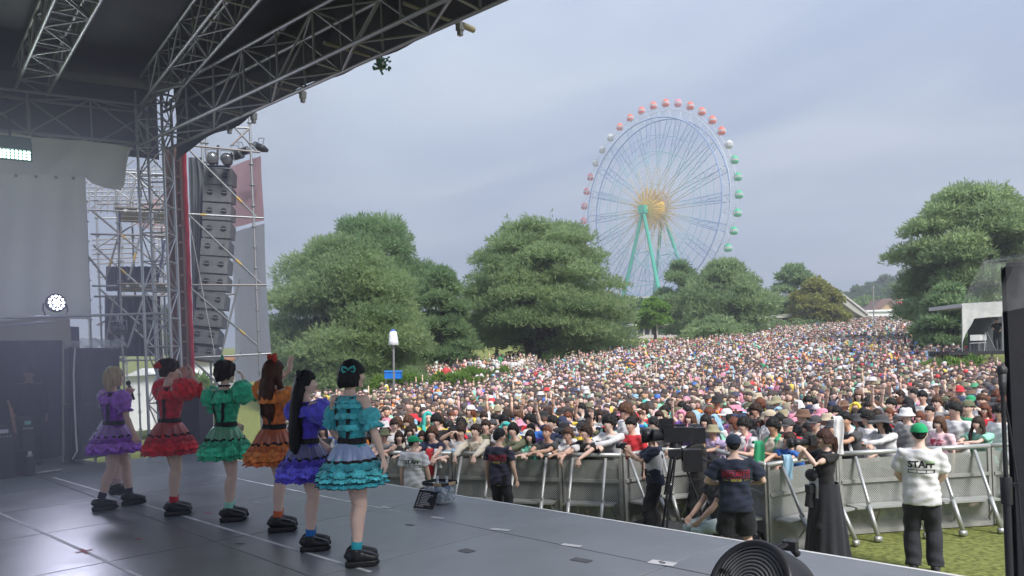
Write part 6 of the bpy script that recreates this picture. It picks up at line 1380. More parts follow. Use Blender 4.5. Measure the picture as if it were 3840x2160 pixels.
crew('camera operator in a black cap, mask and long black jacket', 2614, 1592, 1.68, math.atan2(-L_.x, L_.y), fg, (.018, .017, .018), (.01, .01, .012), 'long', (.36, .24, .13), 'cap', (.016, .018, .028), shirt_kw=dict(inf=.035, hem=.62, long=True, loose=.02), tr_kw=dict(inf=.03, wide=.01), extra=mask_x, skin=SKINS[1])
# broadcast camera on its tripod
C = place(2528, 1560, 1.88); rt = empty('broadcast_camera', C, math.atan2(-L_.x, L_.y), 'large black broadcast camera on a tall tripod beside the barrier', 'camera')
Zc = 1.5
b = MB(); b.box((0, -.05, Zc+.12), (.16, .42, .2)); b.box((0, -.32, Zc+.1), (.12, .18, .22)); b.box((0, -.02, Zc+.25), (.05, .3, .03)); obj('camera_body', b, black_m, rt)
b = MB(); b.tube([(0, .15, Zc+.12), (0, .34, Zc+.12), (0, .36, Zc+.12), (0, .46, Zc+.12)], [.075, .085, .1, .11], 18); obj('lens', b.mesh('lens', black_m, True), None, rt)
b = MB(); b.box((.13, .1, Zc+.26), (.04, .2, .16)); obj('viewfinder', b, black_m, rt); b = MB(); b.box((-.02, .3, Zc+.1), (.3, .02, .22)); obj('lens_hood', b, black_m, rt)
b = MB(); b.tube([(0, 0, Zc-.06), (0, 0, Zc+.02)], [.09, .07], 14); b.box((0, 0, Zc-.14), (.16, .2, .1)); obj('fluid_head', b, black_m, rt)
b = MB(); b.tube([(.05, -.08, Zc-.08), (.12, -.5, Zc-.3)], .014, 6); obj('pan_bar', b, black_m, rt)
b = MB(); b.box((.02, -.22, Zc-.24), (.24, .26, .3)); obj('rain_bag', b, black_m, rt)
for i in range(3):
    q = 2*math.pi*i/3 + .5; b = MB()
    for s in (-.03, .03): b.tube([(.07*math.cos(q) - s*math.sin(q), .07*math.sin(q) + s*math.cos(q), Zc-.18), (.27*math.cos(q) - s*math.sin(q), .27*math.sin(q) + s*math.cos(q), .75)], .014, 6)
    b.tube([(.2*math.cos(q), .2*math.sin(q), .95), (.46*math.cos(q), .46*math.sin(q), .02)], .018, 6); obj('tripod_leg', b, pm('tripod_carbon', (.03, .03, .033), .35), rt)
b = MB(); b.box((C.x, C.y, GZ+.13), (1.9, 1.5, .2)); o = tag(obj('camera_platform', b, black_m), 'low black platform under the tripod camera', 'platform')
# seated man half hidden behind the guard
Ps = place(2700, 1740, 1.28); LL = -rgt*.95 - fwd*.2
fg = Fig(hands={1: (.14, .38, .6), -1: (-.14, .38, .6)}, hipz=.5, feet={1: (.12, .42, 0), -1: (-.12, .46, 0)}, knees={1: (.1, .6, 1), -1: (-.1, .6, 1)}, lean=6, yaw=10)
r = dress_person('person', fg, Ps, math.atan2(-LL.x, LL.y), 1.7, 'seated man in pale jeans half hidden behind the capped guard', 'crew working around the stage', SKINS[2], 'short', BLK, None, None, [('shirt', fg.shirt(inf=.02), (.03, .03, .03)), ('trousers', fg.trousers(inf=.022), (.42, .52, .52))] + shoes_parts(fg, (.5, .5, .5)))
rt = empty('stool', Ps, 0, 'low black box stool under the seated man', 'stool'); o = obj('box', bevel_box((.4, .4, .34), .02), black_m, rt); o.location = (0, 0, .17); o = obj('cushion', bevel_box((.38, .38, .05), .02), amp_m, rt); o.location = (0, 0, .365)
# man in the doorway, man in the tent
fg = Fig(yaw=-10, hands={1: (.24, .1, .85), -1: (-.24, .1, .85)})
Pd = Q0.lerp(Q1, .38) - Qn*.45; Pd.z = 0
r = dress_person('person', fg, Pd, towards(Pd, (0, 0)), 1.78, 'man in black with a cap standing in the dark doorway', 'crew working around the stage', (.3, .17, .12), 'short', BLK, 'cap', (.01, .01, .012), [('shirt', fg.shirt(inf=.03, long=True), (.008, .009, .012)), ('trousers', fg.trousers(), (.008, .009, .012))] + shoes_parts(fg))
Pt = atp(3742, 1316, *plane_at(3650, TD + 1.2)); Pt.z = TZ
fg = Fig(hands={1: (.12, .32, 1.12), -1: (-.2, .3, 1.05)}, yaw=18)
r = dress_person('person', fg, Pt, towards(Pt, (-6, 4)), 1.72, 'camera operator in a black shirt standing in the canvas tent', 'crew working around the stage', SKINS[0], 'short', (.1, .05, .03), None, None, [('shirt', fg.shirt(), (.01, .01, .012)), ('trousers', fg.trousers(), (.012, .012, .014))] + shoes_parts(fg), glasses=True)
Pk = atp(3700, 1316, *plane_at(3650, TD + .6)); Pk.z = TZ; rt = empty('tent_tripod_camera', Pk, .4, 'tripod camera beside the operator in the canvas tent', 'camera')
for i in range(3): q = 2.1*i; pipe('tripod_leg', (.05*math.cos(q), .05*math.sin(q), 1.0), (.42*math.cos(q), .42*math.sin(q), 0), .02, steel, rt, world=False)
b = MB(); b.box((0, 0, 1.12), (.14, .4, .18)); b.tube([(0, .2, 1.12), (0, .42, 1.12)], [.06, .075], 12); obj('camera_body', b, black_m, rt)
for k, px in enumerate((3655, 3676)):
    Pk = atp(px, 1316, *plane_at(3650, TD + .5 + .3*k)); Pk.z = TZ; rt = empty('folding_chair', Pk, .3 + .5*k, ['pale folding chair at the tent opening', 'pale folding chair deeper inside the tent'][k], 'chair', 'chairs in the tent')
    b = MB(); b.box((0, 0, .45), (.42, .4, .03)); obj('seat', b, white_p, rt); b = MB(); b.box((0, -.2, .72), (.42, .03, .3)); obj('backrest', b, white_p, rt)
    for sx in (-.2, .2):
        for sy in (-.19, .19): pipe('leg', (sx, sy, 0), (sx, sy, .45), .012, steel, rt, world=False)
# ------------------------------------------------------------------ things on the stage
T = at(1652, 1886, 0); rt = empty('drinks_tub', T, DA + .15, 'clear plastic tub of ice and water bottles on the deck', 'tub', None, .85)
cp = pm('tub_plastic', (.45, .5, .54), .12, var=.15, alpha=.35, spec=.8, bump=.3, bscale=14)
V = []; F = []; prof = [(.155, .12, 0.01), (.165, .13, .02), (.2, .16, .24), (.2, .16, .255)]; n = 28
def rrect(a_, b_, q): c, s = math.cos(q), math.sin(q); return (a_*math.copysign(abs(c)**.45, c), b_*math.copysign(abs(s)**.45, s))
for (a_, b_, z) in prof:
    for k in range(n): x, y = rrect(a_, b_, 2*math.pi*k/n); V.append((x, y, z))
for i in range(3):
    for k in range(n): F.append((i*n+k, i*n+(k+1) % n, (i+1)*n+(k+1) % n, (i+1)*n+k))
F.append(tuple(range(n-1, -1, -1))); b = MB(); b.add(V, F); obj('tub_body', b.mesh('tub', cp, True), None, rt)
V = []; F = []
for (g, z) in ((1.0, .245), (1.06, .245), (1.06, .285), (1.0, .285), (1.0, .245)):
    for k in range(n): x, y = rrect(.2*g, .16*g, 2*math.pi*k/n); V.append((x, y, z))
for i in range(4):
    for k in range(n): F.append((i*n+k, i*n+(k+1) % n, (i+1)*n+(k+1) % n, (i+1)*n+k))
b = MB(); b.add(V, F); obj('black_rim', b, black_m, rt)
b = MB(); b.box((.21, .0, .268), (.02, .12, .035)); obj('tan_tape', b, pm('tan_tape', (.6, .42, .22), .6), rt)
b = MB(); b.box((.12, -.172, .268), (.13, .008, .035)); obj('tan_tape', b, MATS['tan_tape'], rt)
for k, (x, y) in enumerate(((-.06, .02), (.09, .04), (.02, -.06))):
    bt = empty('water_bottle', T + Matrix.Rotation(DA+.15, 3, 'Z') @ Vector((x*.85, y*.85, .025)), 0, ['water bottle with blue label standing in the tub', 'water bottle at the taped corner of the tub', 'water bottle sunk low in the ice of the tub'][k], 'bottle', 'bottles in the tub', .85); z = -.05*(k == 2)
    b = MB(); b.tube([(0, 0, z), (0, 0, z+.2), (0, 0, z+.25), (0, 0, z+.28)], [.034, .034, .018, .016], 14); obj('bottle_body', b.mesh('b', pm('bottle_pet', (.7, .75, .8), .1, alpha=.5, spec=.8), True), None, bt)
    b = MB(); b.tube([(0, 0, z+.28), (0, 0, z+.31)], .018, 12); obj('cap', b, white_p, bt)
    b = MB(); b.tube([(0, 0, z+.13), (0, 0, z+.19)], .0355, 14, caps=False); obj('label', b, pm('bottle_blue', (.05, .2, .5), .5), bt)
b = MB(); rr = random.Random(4)
for _ in range(130):
    x, y = rrect(.15, .115, rr.uniform(0, 6.28)); f_ = math.sqrt(rr.random()); b.box((x*f_, y*f_, rr.uniform(.035, .19)), (.034, .032, .03), Matrix.Rotation(rr.uniform(0, 3), 3, 'X') @ Matrix.Rotation(rr.uniform(0, 3), 3, 'Z'))
o = obj('ice_cubes', b, pm('ice', (.78, .84, .88), .12, var=.1, alpha=.75, spec=.7), rt); o['kind'] = 'stuff'
SD = R_(-7) - R_(12); S_ = at(1580, 1905, 0)
sl_c = [atd(1, 1, 1)]*0
p_bl, p_br = at(1549, 1906, 0), at(1624, 1914, 0); dpt = w2c(p_bl.x, p_bl.y)[1]
p_tl, p_tr = atd(1574, 1836, dpt*1.0), atd(1643, 1848, dpt*.985)
rt = empty('set_list', p_bl, 0, 'black set list sheet with rows of white writing leaning on the tub', 'sheet')
def sl_f(u, v, o=0): c = (p_bl*(1-u) + p_br*u)*(1-v) + (p_tl*(1-u) + p_tr*u)*v; return c + fwd*(.05*v*(1-v)*4*.35) - fwd*o + Vector((0, 0, .004))
obj('paper', sheet(lambda u, v: sl_f(u, v), 8, 12).mesh('paper', pm('set_black', (.015, .016, .022), .5), True), None, rt, True)
ink = pm('set_ink', (.6, .58, .6), .6); rr = random.Random(8); b = MB()
for i in range(9):
    v0 = .12 + i*.088; u = .08
    while u < (.42 if i in (0,) else rr.uniform(.6, .92)):
        w_ = rr.uniform(.025, .05); b.add([sl_f(u, v0, .006), sl_f(u+w_, v0, .006), sl_f(u+w_, v0+.05, .006), sl_f(u, v0+.05, .006)], [(0, 1, 2, 3)]); u += w_ + .014
        if abs(u-.2) < .03: u += .04
obj('writing', b, ink, rt, True)
# drum fan near the camera
FD = 3.9; Fc = atd(2850, 2230, FD); rt = empty('drum_fan', (Fc.x, Fc.y, 0), 0, 'black round drum fan with a ribbed grey grille on the deck', 'fan')
axd = (-rgt*.75 - fwd*.45 + upv*.5).normalized(); q_ = axd.to_track_quat('Z', 'Y').to_matrix().to_4x4(); Mf = Matrix.Translation(Fc) @ q_
b = MB(); V = []; F = []; n = 40; RR = .262
prof = [(RR*.86, .1), (RR*.93, .125), (RR, .1), (RR*1.0, -.12), (RR*.9, -.2), (RR*.5, -.24), (.01, -.25)]
for (r_, z) in prof:
    for k in range(n): q = 2*math.pi*k/n; V.append((r_*math.cos(q), r_*math.sin(q), z))
for i in range(len(prof)-1):
    for k in range(n): F.append((i*n+k, i*n+(k+1) % n, (i+1)*n+(k+1) % n, (i+1)*n+k))
b.add(V, F); loc_obj('drum', b, black_m, rt, Mf, True)
ggr = pm('grille_grey', (.16, .16, .165), .45, .3)
for i in range(11):
    r_ = RR*.86*(1 - i/11.5); b = MB(); b.tube([(r_*math.cos(a), r_*math.sin(a), .09 + .02*(i/11)) for a in np.linspace(0, 2*math.pi, 41)], .0055, 6, caps=False); loc_obj('grille_ring', b, ggr, rt, Mf, True)
b = MB(); b.tube([(0, 0, .05), (0, 0, .06)], RR*.86, 40); loc_obj('front_disc', b, pm('fan_disc', (.10, .10, .105), .6), rt, Mf)
b = MB(); b.tube([(0, 0, .09), (0, 0, .12)], .05, 20); loc_obj('hub_badge', b, black_m, rt, Mf)
hx_ = Fc + rgt*.2 + upv*.13
b = MB(); b.tube([(Fc.x, Fc.y, .0) + rgt*0 if False else tuple(Fc + rgt*.12 + upv*.2 + fwd*.1), tuple(Fc + rgt*.19 + upv*.235 + fwd*.1), tuple(Fc + rgt*.25 + upv*.17 + fwd*.12)], .02, 8); obj('carry_handle', b, black_m, rt, True)
b = MB(); b.box(Fc + rgt*.205 + upv*.225 + fwd*.1, (.07, .05, .05)); obj('knob', b, black_m, rt, True)
for s in (-1, 1):
    e_ = Fc + rgt*s*.16 - fwd*.02*s; b = MB(); b.tube([Fc + rgt*s*.24, Vector((e_.x + rgt.x*s*.12, e_.y + rgt.y*s*.12, .03)), Vector((e_.x - fwd.x*.25, e_.y - fwd.y*.25, .02))], .018, 8); obj('foot', b, black_m, rt, True)
b = MB(); b.tube([tuple(Fc + rgt*.27 + upv*.0), tuple(Fc + rgt*.5 - upv*.12), (Fc.x + rgt.x*.62, Fc.y + rgt.y*.62, .03)], [(.07, .05), (.1, .06), (.06, .03)], 14); obj('motor_hose', b, spk, rt, True)
# microphone stand
MD = 3.9; mt = atd(3757, 1388, MD); mb_ = atd(3786, 2160, MD); sl_d = (mb_ - mt).normalized(); foot = Vector((mt.x, mt.y, 0)) + (mb_-mt)*0; k_ = (0 - mt.z)/sl_d.z; foot = mt + sl_d*k_
rt = empty('microphone_stand', foot, 0, 'black microphone stand with a ball-head microphone beside the covered speaker', 'microphone stand')
pipe('lower_tube', foot, mt + sl_d*.62, .019, black_m, rt); pipe('upper_tube', mt + sl_d*.63, mt + sl_d*.08, .011, black_m, rt); pipe('clutch', mt + sl_d*.56, mt + sl_d*.7, .028, black_m, rt)
b = MB(); b.ell(mt, (.026, .026, .028), 14, 10); b.tube([mt + sl_d*.02, mt + sl_d*.13], [.021, .014], 12); obj('microphone', b.mesh('mic', pm('mic_grille', (.06, .06, .065), .4, .5, bump=.3, bscale=200), True), None, rt, True)
b = MB(); b.tube([mt + sl_d*.1, mt + sl_d*.3 + rgt*.03, mt + sl_d*.6 + rgt*.06, mt + sl_d*1.0 + rgt*.08, Vector((foot.x, foot.y, .02)) + rgt*.1], .005, 6); obj('cable', b, black_m, rt, True)
b = MB(); b.box(mt + sl_d*.6 + rgt*.03, (.07, .02, .02)); obj('clutch_lever', b, black_m, rt, True)
for i in range(3): q = 2.09*i + .4; pipe('leg', foot + Vector((0, 0, .12)), foot + Vector((.33*math.cos(q), .33*math.sin(q), .015)), .011, black_m, rt)
# covered black speaker at the right edge
SDp = 4.7; a_, c_ = atd(3752, 985, SDp), atd(3802, 2160, SDp); w_ = .62
plast2 = pm('thin_plastic', (.85, .87, .9), .12, var=.1, alpha=.1, spec=.9, bump=.8, bscale=9)
rt = empty('covered_speaker', (a_ + rgt*.3) - Vector((0, 0, a_.z)), 0, 'tall black speaker under a clear plastic cover at the deck side', 'speaker')
tl, bl = a_, a_ + (c_-a_)*((0.0 - a_.z)/(c_.z - a_.z)); tr_, br_ = tl + rgt*w_ + Vector((0, 0, .03)), bl + rgt*(w_*.9)
b = MB(); dpv = Vector((a_.x, a_.y, 0)).normalized()*.42; V = [bl, br_, tr_, tl, bl + dpv, br_ + dpv, tr_ + dpv, tl + dpv]; b.add(V, [(0, 1, 2, 3), (7, 6, 5, 4), (0, 4, 5, 1), (1, 5, 6, 2), (2, 6, 7, 3), (3, 7, 4, 0)])
bm = bmesh.new(); me = b.mesh(); bm.from_mesh(me); bmesh.ops.bevel(bm, geom=bm.edges[:], offset=.03, segments=3, affect='EDGES'); bm.to_mesh(me); bm.free(); obj('cabinet', me, pm('speaker_dark', (.006, .006, .012), .6, var=.3, scale=30), rt, True)
def cov(u, v):
    # a loose plastic hood draped over the top
    q = u*2*math.pi; c = (tl + tr_)/2 + dpv*.5; ex, ey = .33, .25
    f = 1 + .12*v + .05*v*math.sin(q*5 + 3*v) + .03*v*math.sin(q*11 + 2); flare = .14*v*max(0, math.cos(q - math.pi))**2
    x_, y_ = rrect(ex, ey, q); return c + rgt*(x_*f - flare) + fwd*y_*f + Vector((0, 0, .035 - .33*v + .03*math.sin(q*3)*v - (.0 if v > 0 else 0)))
hd = sheet(cov, 70, 10); obj('plastic_cover', hd.mesh('cover', plast2, True), None, rt, True)
def covt(u, v):
    q = u*2*math.pi; x_, y_ = rrect(.33*v, .25*v, q); return (tl+tr_)/2 + dpv*.5 + rgt*x_ + fwd*y_ + Vector((0, 0, .04 + .012*math.sin(q*4)*v))
obj('plastic_top', sheet(covt, 40, 4).mesh('cover', plast2, True), None, rt, True)
# ------------------------------------------------------------------ the crowd: the people nearest the barrier, one by one
TGT = (-6.9, 4.2)
CT = {}
def template(key):
    if key in CT: return CT[key]
    fem = key.endswith('f'); p = key[:-1]; kw = dict(female=fem)
    if p == 'stand': kw.update(yaw=4)
    elif p == 'look': kw.update(yaw=-24, pitch=3, hands={1: (.2, .2, 1.0), -1: (-.2, .2, 1.0)})
    elif p == 'clap': kw.update(yaw=8, pitch=2, hands={1: (.04, .3, 1.22), -1: (-.04, .3, 1.22)}, poles={1: (1, -.3, -.8), -1: (-1, -.3, -.8)}, hdir={1: (-.2, .6, .8), -1: (.2, .6, .8)}, curl=(10, 10))
    elif p == 'wave': kw.update(yaw=-6, pitch=5, hands={1: (.26, .16, 1.82), -1: (-.2, .12, .9)}, poles={1: (1, -.3, -.3)}, hdir={1: (0, .1, 1)}, hnrm={1: (-.1, 1, 0)}, curl=(12, 25), spread=1.5)
    elif p == 'brow': kw.update(yaw=10, pitch=2, hands={1: (.1, .2, 1.62), -1: (-.2, .15, .9)}, poles={1: (1, .2, -.5)}, hdir={1: (-1, .1, .1)}, hnrm={1: (0, -.2, -1)})
    elif p == 'lean': kw.update(lean=17, yaw=6, pitch=8, hands={1: (-.02, .52, 1.265), -1: (.04, .56, 1.27)}, poles={1: (1, .3, -.35), -1: (-1, .3, -.35)}, hdir={1: (-1, .35, -.25), -1: (1, .3, -.25)}, hnrm={1: (0, -.3, -1), -1: (0, -.3, -1)}, feet={1: (.1, -.1, 0), -1: (-.1, -.08, 0)}, curl=(22, 22))
    elif p == 'hang': kw.update(lean=20, yaw=-8, pitch=10, hands={1: (.2, .66, 1.16), -1: (-.14, .66, 1.16)}, poles={1: (1, .2, .3), -1: (-1, .2, .3)}, hdir={1: (-.1, .4, -1), -1: (.1, .4, -1)}, hnrm={1: (-.2, -1, 0), -1: (.2, -1, 0)}, feet={1: (.1, -.1, 0), -1: (-.1, -.08, 0)}, curl=(25, 25))
    elif p == 'chin': kw.update(lean=12, yaw=14, pitch=4, hands={1: (.06, .4, 1.38), -1: (-.06, .55, 1.26)}, poles={1: (1, .4, -.6), -1: (-1, .3, -.3)}, hdir={1: (-.4, -.3, .8), -1: (1, .3, -.2)}, hnrm={1: (0, -.5, .5), -1: (0, -.3, -1)}, feet={1: (.1, -.1, 0), -1: (-.1, -.08, 0)}, curl=(60, 30))
    f = Fig(**kw); b_ = f.body(.021, .0095); b_.materials.append(SKIN); sh = f.shirt(inf=.026, voxel=.022); sh.materials.append(CLOTH); tr = f.trousers(voxel=.03); tr.materials.append(CLOTH)
    CT[key] = dict(fig=f, body=b_, shirt=sh, trousers=tr, face=face_mesh(f.H), faceg=face_mesh(f.H, True), long=None)
    return CT[key]
tw_m = None
def fan(key, P, rz, h, shirt_c, hair, hair_c, hat, hat_c, label, skin, group, towel=None, glasses=False, longs=False, pants=(.03, .03, .04)):
    global tw_m
    T_ = template(key); f = T_['fig']; root = empty('person', P, rz, label, 'person', group, h/1.70)
    obj('body', T_['body'], None, root, color=skin); obj('face', T_['faceg' if glasses else 'face'], None, root)
    if longs and T_['long'] is None: T_['long'] = f.shirt(inf=.028, voxel=.022, long=True); T_['long'].materials.append(CLOTH)
    obj('shirt', T_['long'] if longs else T_['shirt'], None, root, color=shirt_c); obj('trousers', T_['trousers'], None, root, color=pants)
    if hat != 'hood': obj('hair', hair_mesh(hair if not hat else {'short': 'crop', 'mop': 'short', 'shaggy': 'short', 'part': 'crop'}.get(hair, hair)), None, root, Mx=f.H, color=hair_c)
    if hat: obj({'cap': 'cap', 'capback': 'cap', 'hood': 'hooded_towel'}.get(hat, 'hat'), hat_mesh(hat), None, root, Mx=f.H, color=hat_c)
    if towel:
        if tw_m is None: tw_m = towel_mesh(); tw_m.materials.append(CLOTH)
        o = obj('neck_towel', tw_m, None, root, color=towel)
        if f.lean: o.matrix_basis = Matrix.Translation((0, 0, .96)) @ Matrix.Rotation(f.lean, 4, 'X') @ Matrix.Translation((0, 0, -.96))
    return root
COLS = {'white': (.66, .65, .66), 'cream': (.60, .54, .44), 'black': (.018, .018, .02), 'charcoal': (.06, .06, .065), 'grey': (.26, .26, .27), 'navy': (.025, .035, .085), 'blue': (.03, .15, .52), 'sky blue': (.30, .50, .66), 'teal': (.06, .50, .46), 'mint': (.30, .66, .50), 'green': (.03, .30, .14), 'olive': (.13, .14, .08), 'red': (.55, .03, .04), 'pink': (.66, .26, .36), 'pale pink': (.74, .50, .54), 'orange': (.72, .24, .04), 'yellow': (.76, .56, .07), 'purple': (.18, .09, .36), 'beige': (.50, .42, .31), 'brown': (.16, .09, .06), 'khaki': (.30, .27, .17), 'lilac': (.48, .38, .58)}
HCOL = {'black': (.012, .011, .011), 'dark brown': (.035, .02, .014), 'brown': (.085, .042, .024), 'auburn': (.13, .045, .025), 'tan': (.30, .17, .08)}
GF = 'fans at the front barrier'
FR = []      # occupied spots, in camera coordinates
def front(px, top, h, key, shirt, hair, hc, hat, hatc, label, towel=None, glasses=False, longs=False, turn=0, skin=None):
    P = at(px, top, GZ + h); P.z = GZ; x, y = w2c(P.x, P.y)
    dmin = fence_d(px) + .30
    if y < dmin: k = dmin/y; P.x *= k; P.y *= k; x, y = x*k, y*k
    if key[:4] in ('lean', 'hang', 'chin') and y > dmin + .25: k = (dmin+.25)/y; P.x *= k; P.y *= k; x, y = x*k, y*k
    FR.append((x, y))
    return fan(key, P, towards(P, TGT) + turn, h, COLS[shirt], hair, HCOL[hc], hat, COLS.get(hatc), label, skin or SKINS[len(FR) % 5], GF, COLS.get(towel), glasses, longs)
front(1400, 1640, 1.56, 'stand' + 'f', 'white', 'mid', 'dark brown', 'bucket', 'black', 'fan in a black bucket hat and white shirt behind the first barrier panel')
front(1448, 1618, 1.62, 'leanm', 'grey', 'short', 'black', 'bucket', 'olive', 'fan in an olive bucket hat and grey shirt leaning on the barrier')
front(1502, 1632, 1.56, 'chinf', 'charcoal', 'mid', 'dark brown', None, None, 'woman with dark brown fringe resting her chin at the barrier', towel='cream')
front(1592, 1618, 1.58, 'leanf', 'white', 'tail', 'dark brown', None, None, 'smiling woman with tied dark hair in a white shirt leaning on the barrier')
front(1632, 1598, 1.66, 'hangm', 'navy', 'mop', 'brown', None, None, 'man with curly brown hair in a navy shirt bending over the barrier')
front(1682, 1634, 1.5, 'leanm', 'sky blue', 'short', 'black', None, None, 'boy in a sky blue shirt leaning low on the barrier')
front(1728, 1612, 1.62, 'browm', 'white', 'part', 'dark brown', None, None, 'man in a white shirt shading his eyes with one hand')
front(1798, 1590, 1.70, 'hangm', 'cream', 'part', 'dark brown', None, None, 'man in an open cream shirt with a beige towel at the barrier', towel='beige', longs=True)
front(1900, 1588, 1.66, 'standf', 'black', 'bob', 'black', 'hood', 'teal', 'fan under a teal hooded towel behind the bareheaded guard')
front(1940, 1582, 1.70, 'leanm', 'olive', 'shaggy', 'black', None, None, 'fan with shaggy black hair in an olive sweatshirt at the barrier', longs=True)
front(2003, 1606, 1.58, 'leanf', 'mint', 'mid', 'black', None, None, 'woman in a mint shirt with a teal towel at the barrier', towel='teal')
front(2068, 1603, 1.66, 'leanm', 'charcoal', 'crop', 'auburn', None, None, 'man with cropped auburn hair in a charcoal shirt on the barrier', skin=(.55, .33, .24))
front(2118, 1585, 1.66, 'standf', 'white', 'mid', 'dark brown', 'sunhat', 'black', 'fan in a wide black sun hat behind the crop-haired man')
front(2150, 1624, 1.62, 'leanm', 'white', 'part', 'brown', None, None, 'man with glasses and brown parted hair in a white shirt', glasses=True)
front(2222, 1600, 1.68, 'hangm', 'black', 'shaggy', 'dark brown', None, None, 'long-haired man in a black shirt hanging his hands over the barrier')
front(2305, 1548, 1.80, 'leanm', 'white', 'mop', 'black', None, None, 'tall man in a white long sleeve shirt at the barrier corner', longs=True)
front(2368, 1570, 1.74, 'standm', 'red', 'short', 'black', None, None, 'fan in a red shirt behind the fur-hatted assistant')
front(2650, 1590, 1.70, 'standm', 'black', 'mid', 'black', None, None, 'fan in black with chin-length hair beside the camera operator')
front(2690, 1618, 1.58, 'chinm', 'lilac', 'short', 'black', 'bucket', 'khaki', 'fan in a khaki boonie hat holding hands to the mouth', towel='lilac')
front(2792, 1570, 1.70, 'clapm', 'white', 'mop', 'black', None, None, 'man with mushroom-cut black hair in a white shirt holding a pink towel', towel='pink')
front(2902, 1572, 1.70, 'clapm', 'cream', 'mop', 'black', None, None, 'man in a cream shirt gripping a green towel at the barrier', towel='green', skin=(.50, .28, .18))
front(2992, 1604, 1.56, 'hangf', 'blue', 'tail', 'dark brown', None, None, 'woman with glasses in a blue shirt reaching over the barrier', glasses=True)
front(3192, 1526, 1.76, 'chinm', 'charcoal', 'short', 'black', None, None, 'big man in a charcoal shirt with a white towel at the barrier', towel='white', skin=(.54, .31, .21))
front(3332, 1540, 1.70, 'leanf', 'white', 'mid', 'black', 'sunhat', 'charcoal', 'fan in a floppy charcoal sun hat and white hoodie on the barrier', longs=True)
front(3400, 1530, 1.70, 'standm', 'grey', 'short', 'black', 'bucket', 'white', 'fan in a white bucket hat and grey shirt behind the STAFF shirt')
r_p = front(3525, 1562, 1.60, 'standf', 'pale pink', 'mid', 'brown', None, None, 'woman with tied brown hair in a pale pink printed shirt')
tk = text_mesh('琴古', .12, .004)
if len(tk.vertices):
    tk = wrap_print(tk, template('standf')['shirt'], Matrix.Translation((0, .5, 1.27)) @ Matrix.Rotation(math.pi, 4, 'Z') @ Matrix.Rotation(math.pi/2, 4, 'X'), (0, -1, 0), .005); tk.materials.append(PRT); obj('print', tk, None, r_p, color=(.45, .04, .09))
front(3585, 1512, 1.76, 'lookm', 'white', 'short', 'black', None, None, 'short-haired man in a white shirt behind the pale pink shirt')
front(3692, 1548, 1.60, 'leanf', 'mint', 'twin', 'dark brown', None, None, 'woman with twin tails in a mint shirt leaning on the barrier')
front(3752, 1520, 1.72, 'standm', 'white', 'mop', 'black', None, None, 'fan with thick black hair behind the twin-tailed woman')
front(3060, 1560, 1.68, 'standm', 'olive', 'short', 'black', 'cap', 'charcoal', 'fan in a charcoal cap and olive shirt behind the photographer')
front(2590, 1545, 1.72, 'wavef', 'purple', 'mid', 'brown', None, None, 'fan in a purple shirt raising an arm behind the tripod camera')
# things hung on the barrier
def hung(name, label, px, py, w, h, col, z=.02):
    P = at(px, py, z); x, y = w2c(P.x, P.y); k = (fence_d(px) - .06)/y; P.x *= k; P.y *= k
    def f(u, v):
        a = v*2; dz = -h*max(0, (v-.25)/.75); o = .06*math.cos(min(v/.25, 1)*math.pi) if v < .25 else -.06
        return Vector((P.x, P.y, P.z + .05*math.sin(min(v/.25, 1)*math.pi/1) + dz)) + rgt*(w*(u-.5) + .01*math.sin(v*9 + u*4)) + fwd*(o + .012*math.sin(u*9 + v*5))
    o = obj(name, sheet(f, 12, 16).mesh(name, CLOTH, True), None, color=col); tag(o, label, 'towel', 'towels on the barrier')
hung('towel', 'red towel hung over the barrier by the green-capped staff member', 1612, 1692, .14, .42, COLS['red']); hung('towel', 'white cloth hung over the barrier next to the red towel', 1642, 1692, .13, .28, COLS['white'])
hung('towel', 'green towel dangling from the hands of the cream-shirted man', 2842, 1700, .13, .45, COLS['green'], .25); hung('towel', 'pink striped cloth tied to the barrier behind the bareheaded guard', 1900, 1700, .1, .3, COLS['pink'])
hung('towel', 'white towel held up beside the big man in charcoal', 3140, 1640, .13, .5, COLS['white'], .5); hung('towel', 'blue patterned cloth hanging below the hand of the woman in blue', 2950, 1740, .12, .28, COLS['sky blue'], .05)
# rows behind the rail
def bound(px): return float(np.interp(px, [900, 1440, 1560, 1690, 1780, 1900, 2000, 2150, 2300, 2500, 2700, 2860, 2950, 3100, 3250, 3380, 3470, 3540, 3600, 3650, 3700, 3900], [1432, 1430, 1424, 1416, 1404, 1378, 1350, 1318, 1288, 1266, 1254, 1238, 1208, 1192, 1183, 1190, 1228, 1262, 1290, 1330, 1336, 1340]))
g = np.random.default_rng(21); cand = []
y = 9.0; row = 0
while y < 172:
    sp = .47 + .0042*max(0, y-14); x0, x1 = -.32*y - 1, .72*y + 1; xs = np.arange(x0, x1, sp) + (row % 2)*sp/2
    for x in xs:
        xx = x + g.normal(0, sp*.16); yy = y + g.normal(0, sp*.17); z = gz_c(xx, yy); X, Y = c2w(xx, yy); h = 1.665 + g.normal(0, .07); px, py, _ = proj((X, Y, z + h))
        if px < 1080 or px > 3900 or py < bound(px) + g.normal(0, 3): continue
        if px < 1420 and yy > 31: continue
        if yy < fence_d(px) + (.75 if px > 1330 else .6): continue
        if yy < 16 and any((xx-a)**2 + (yy-b)**2 < .17 for a, b in FR): continue
        if 33 < yy < 39 and px > 3470: continue
        cand.append((yy, xx, X, Y, z, h, px, py))
    y += sp*.98; row += 1
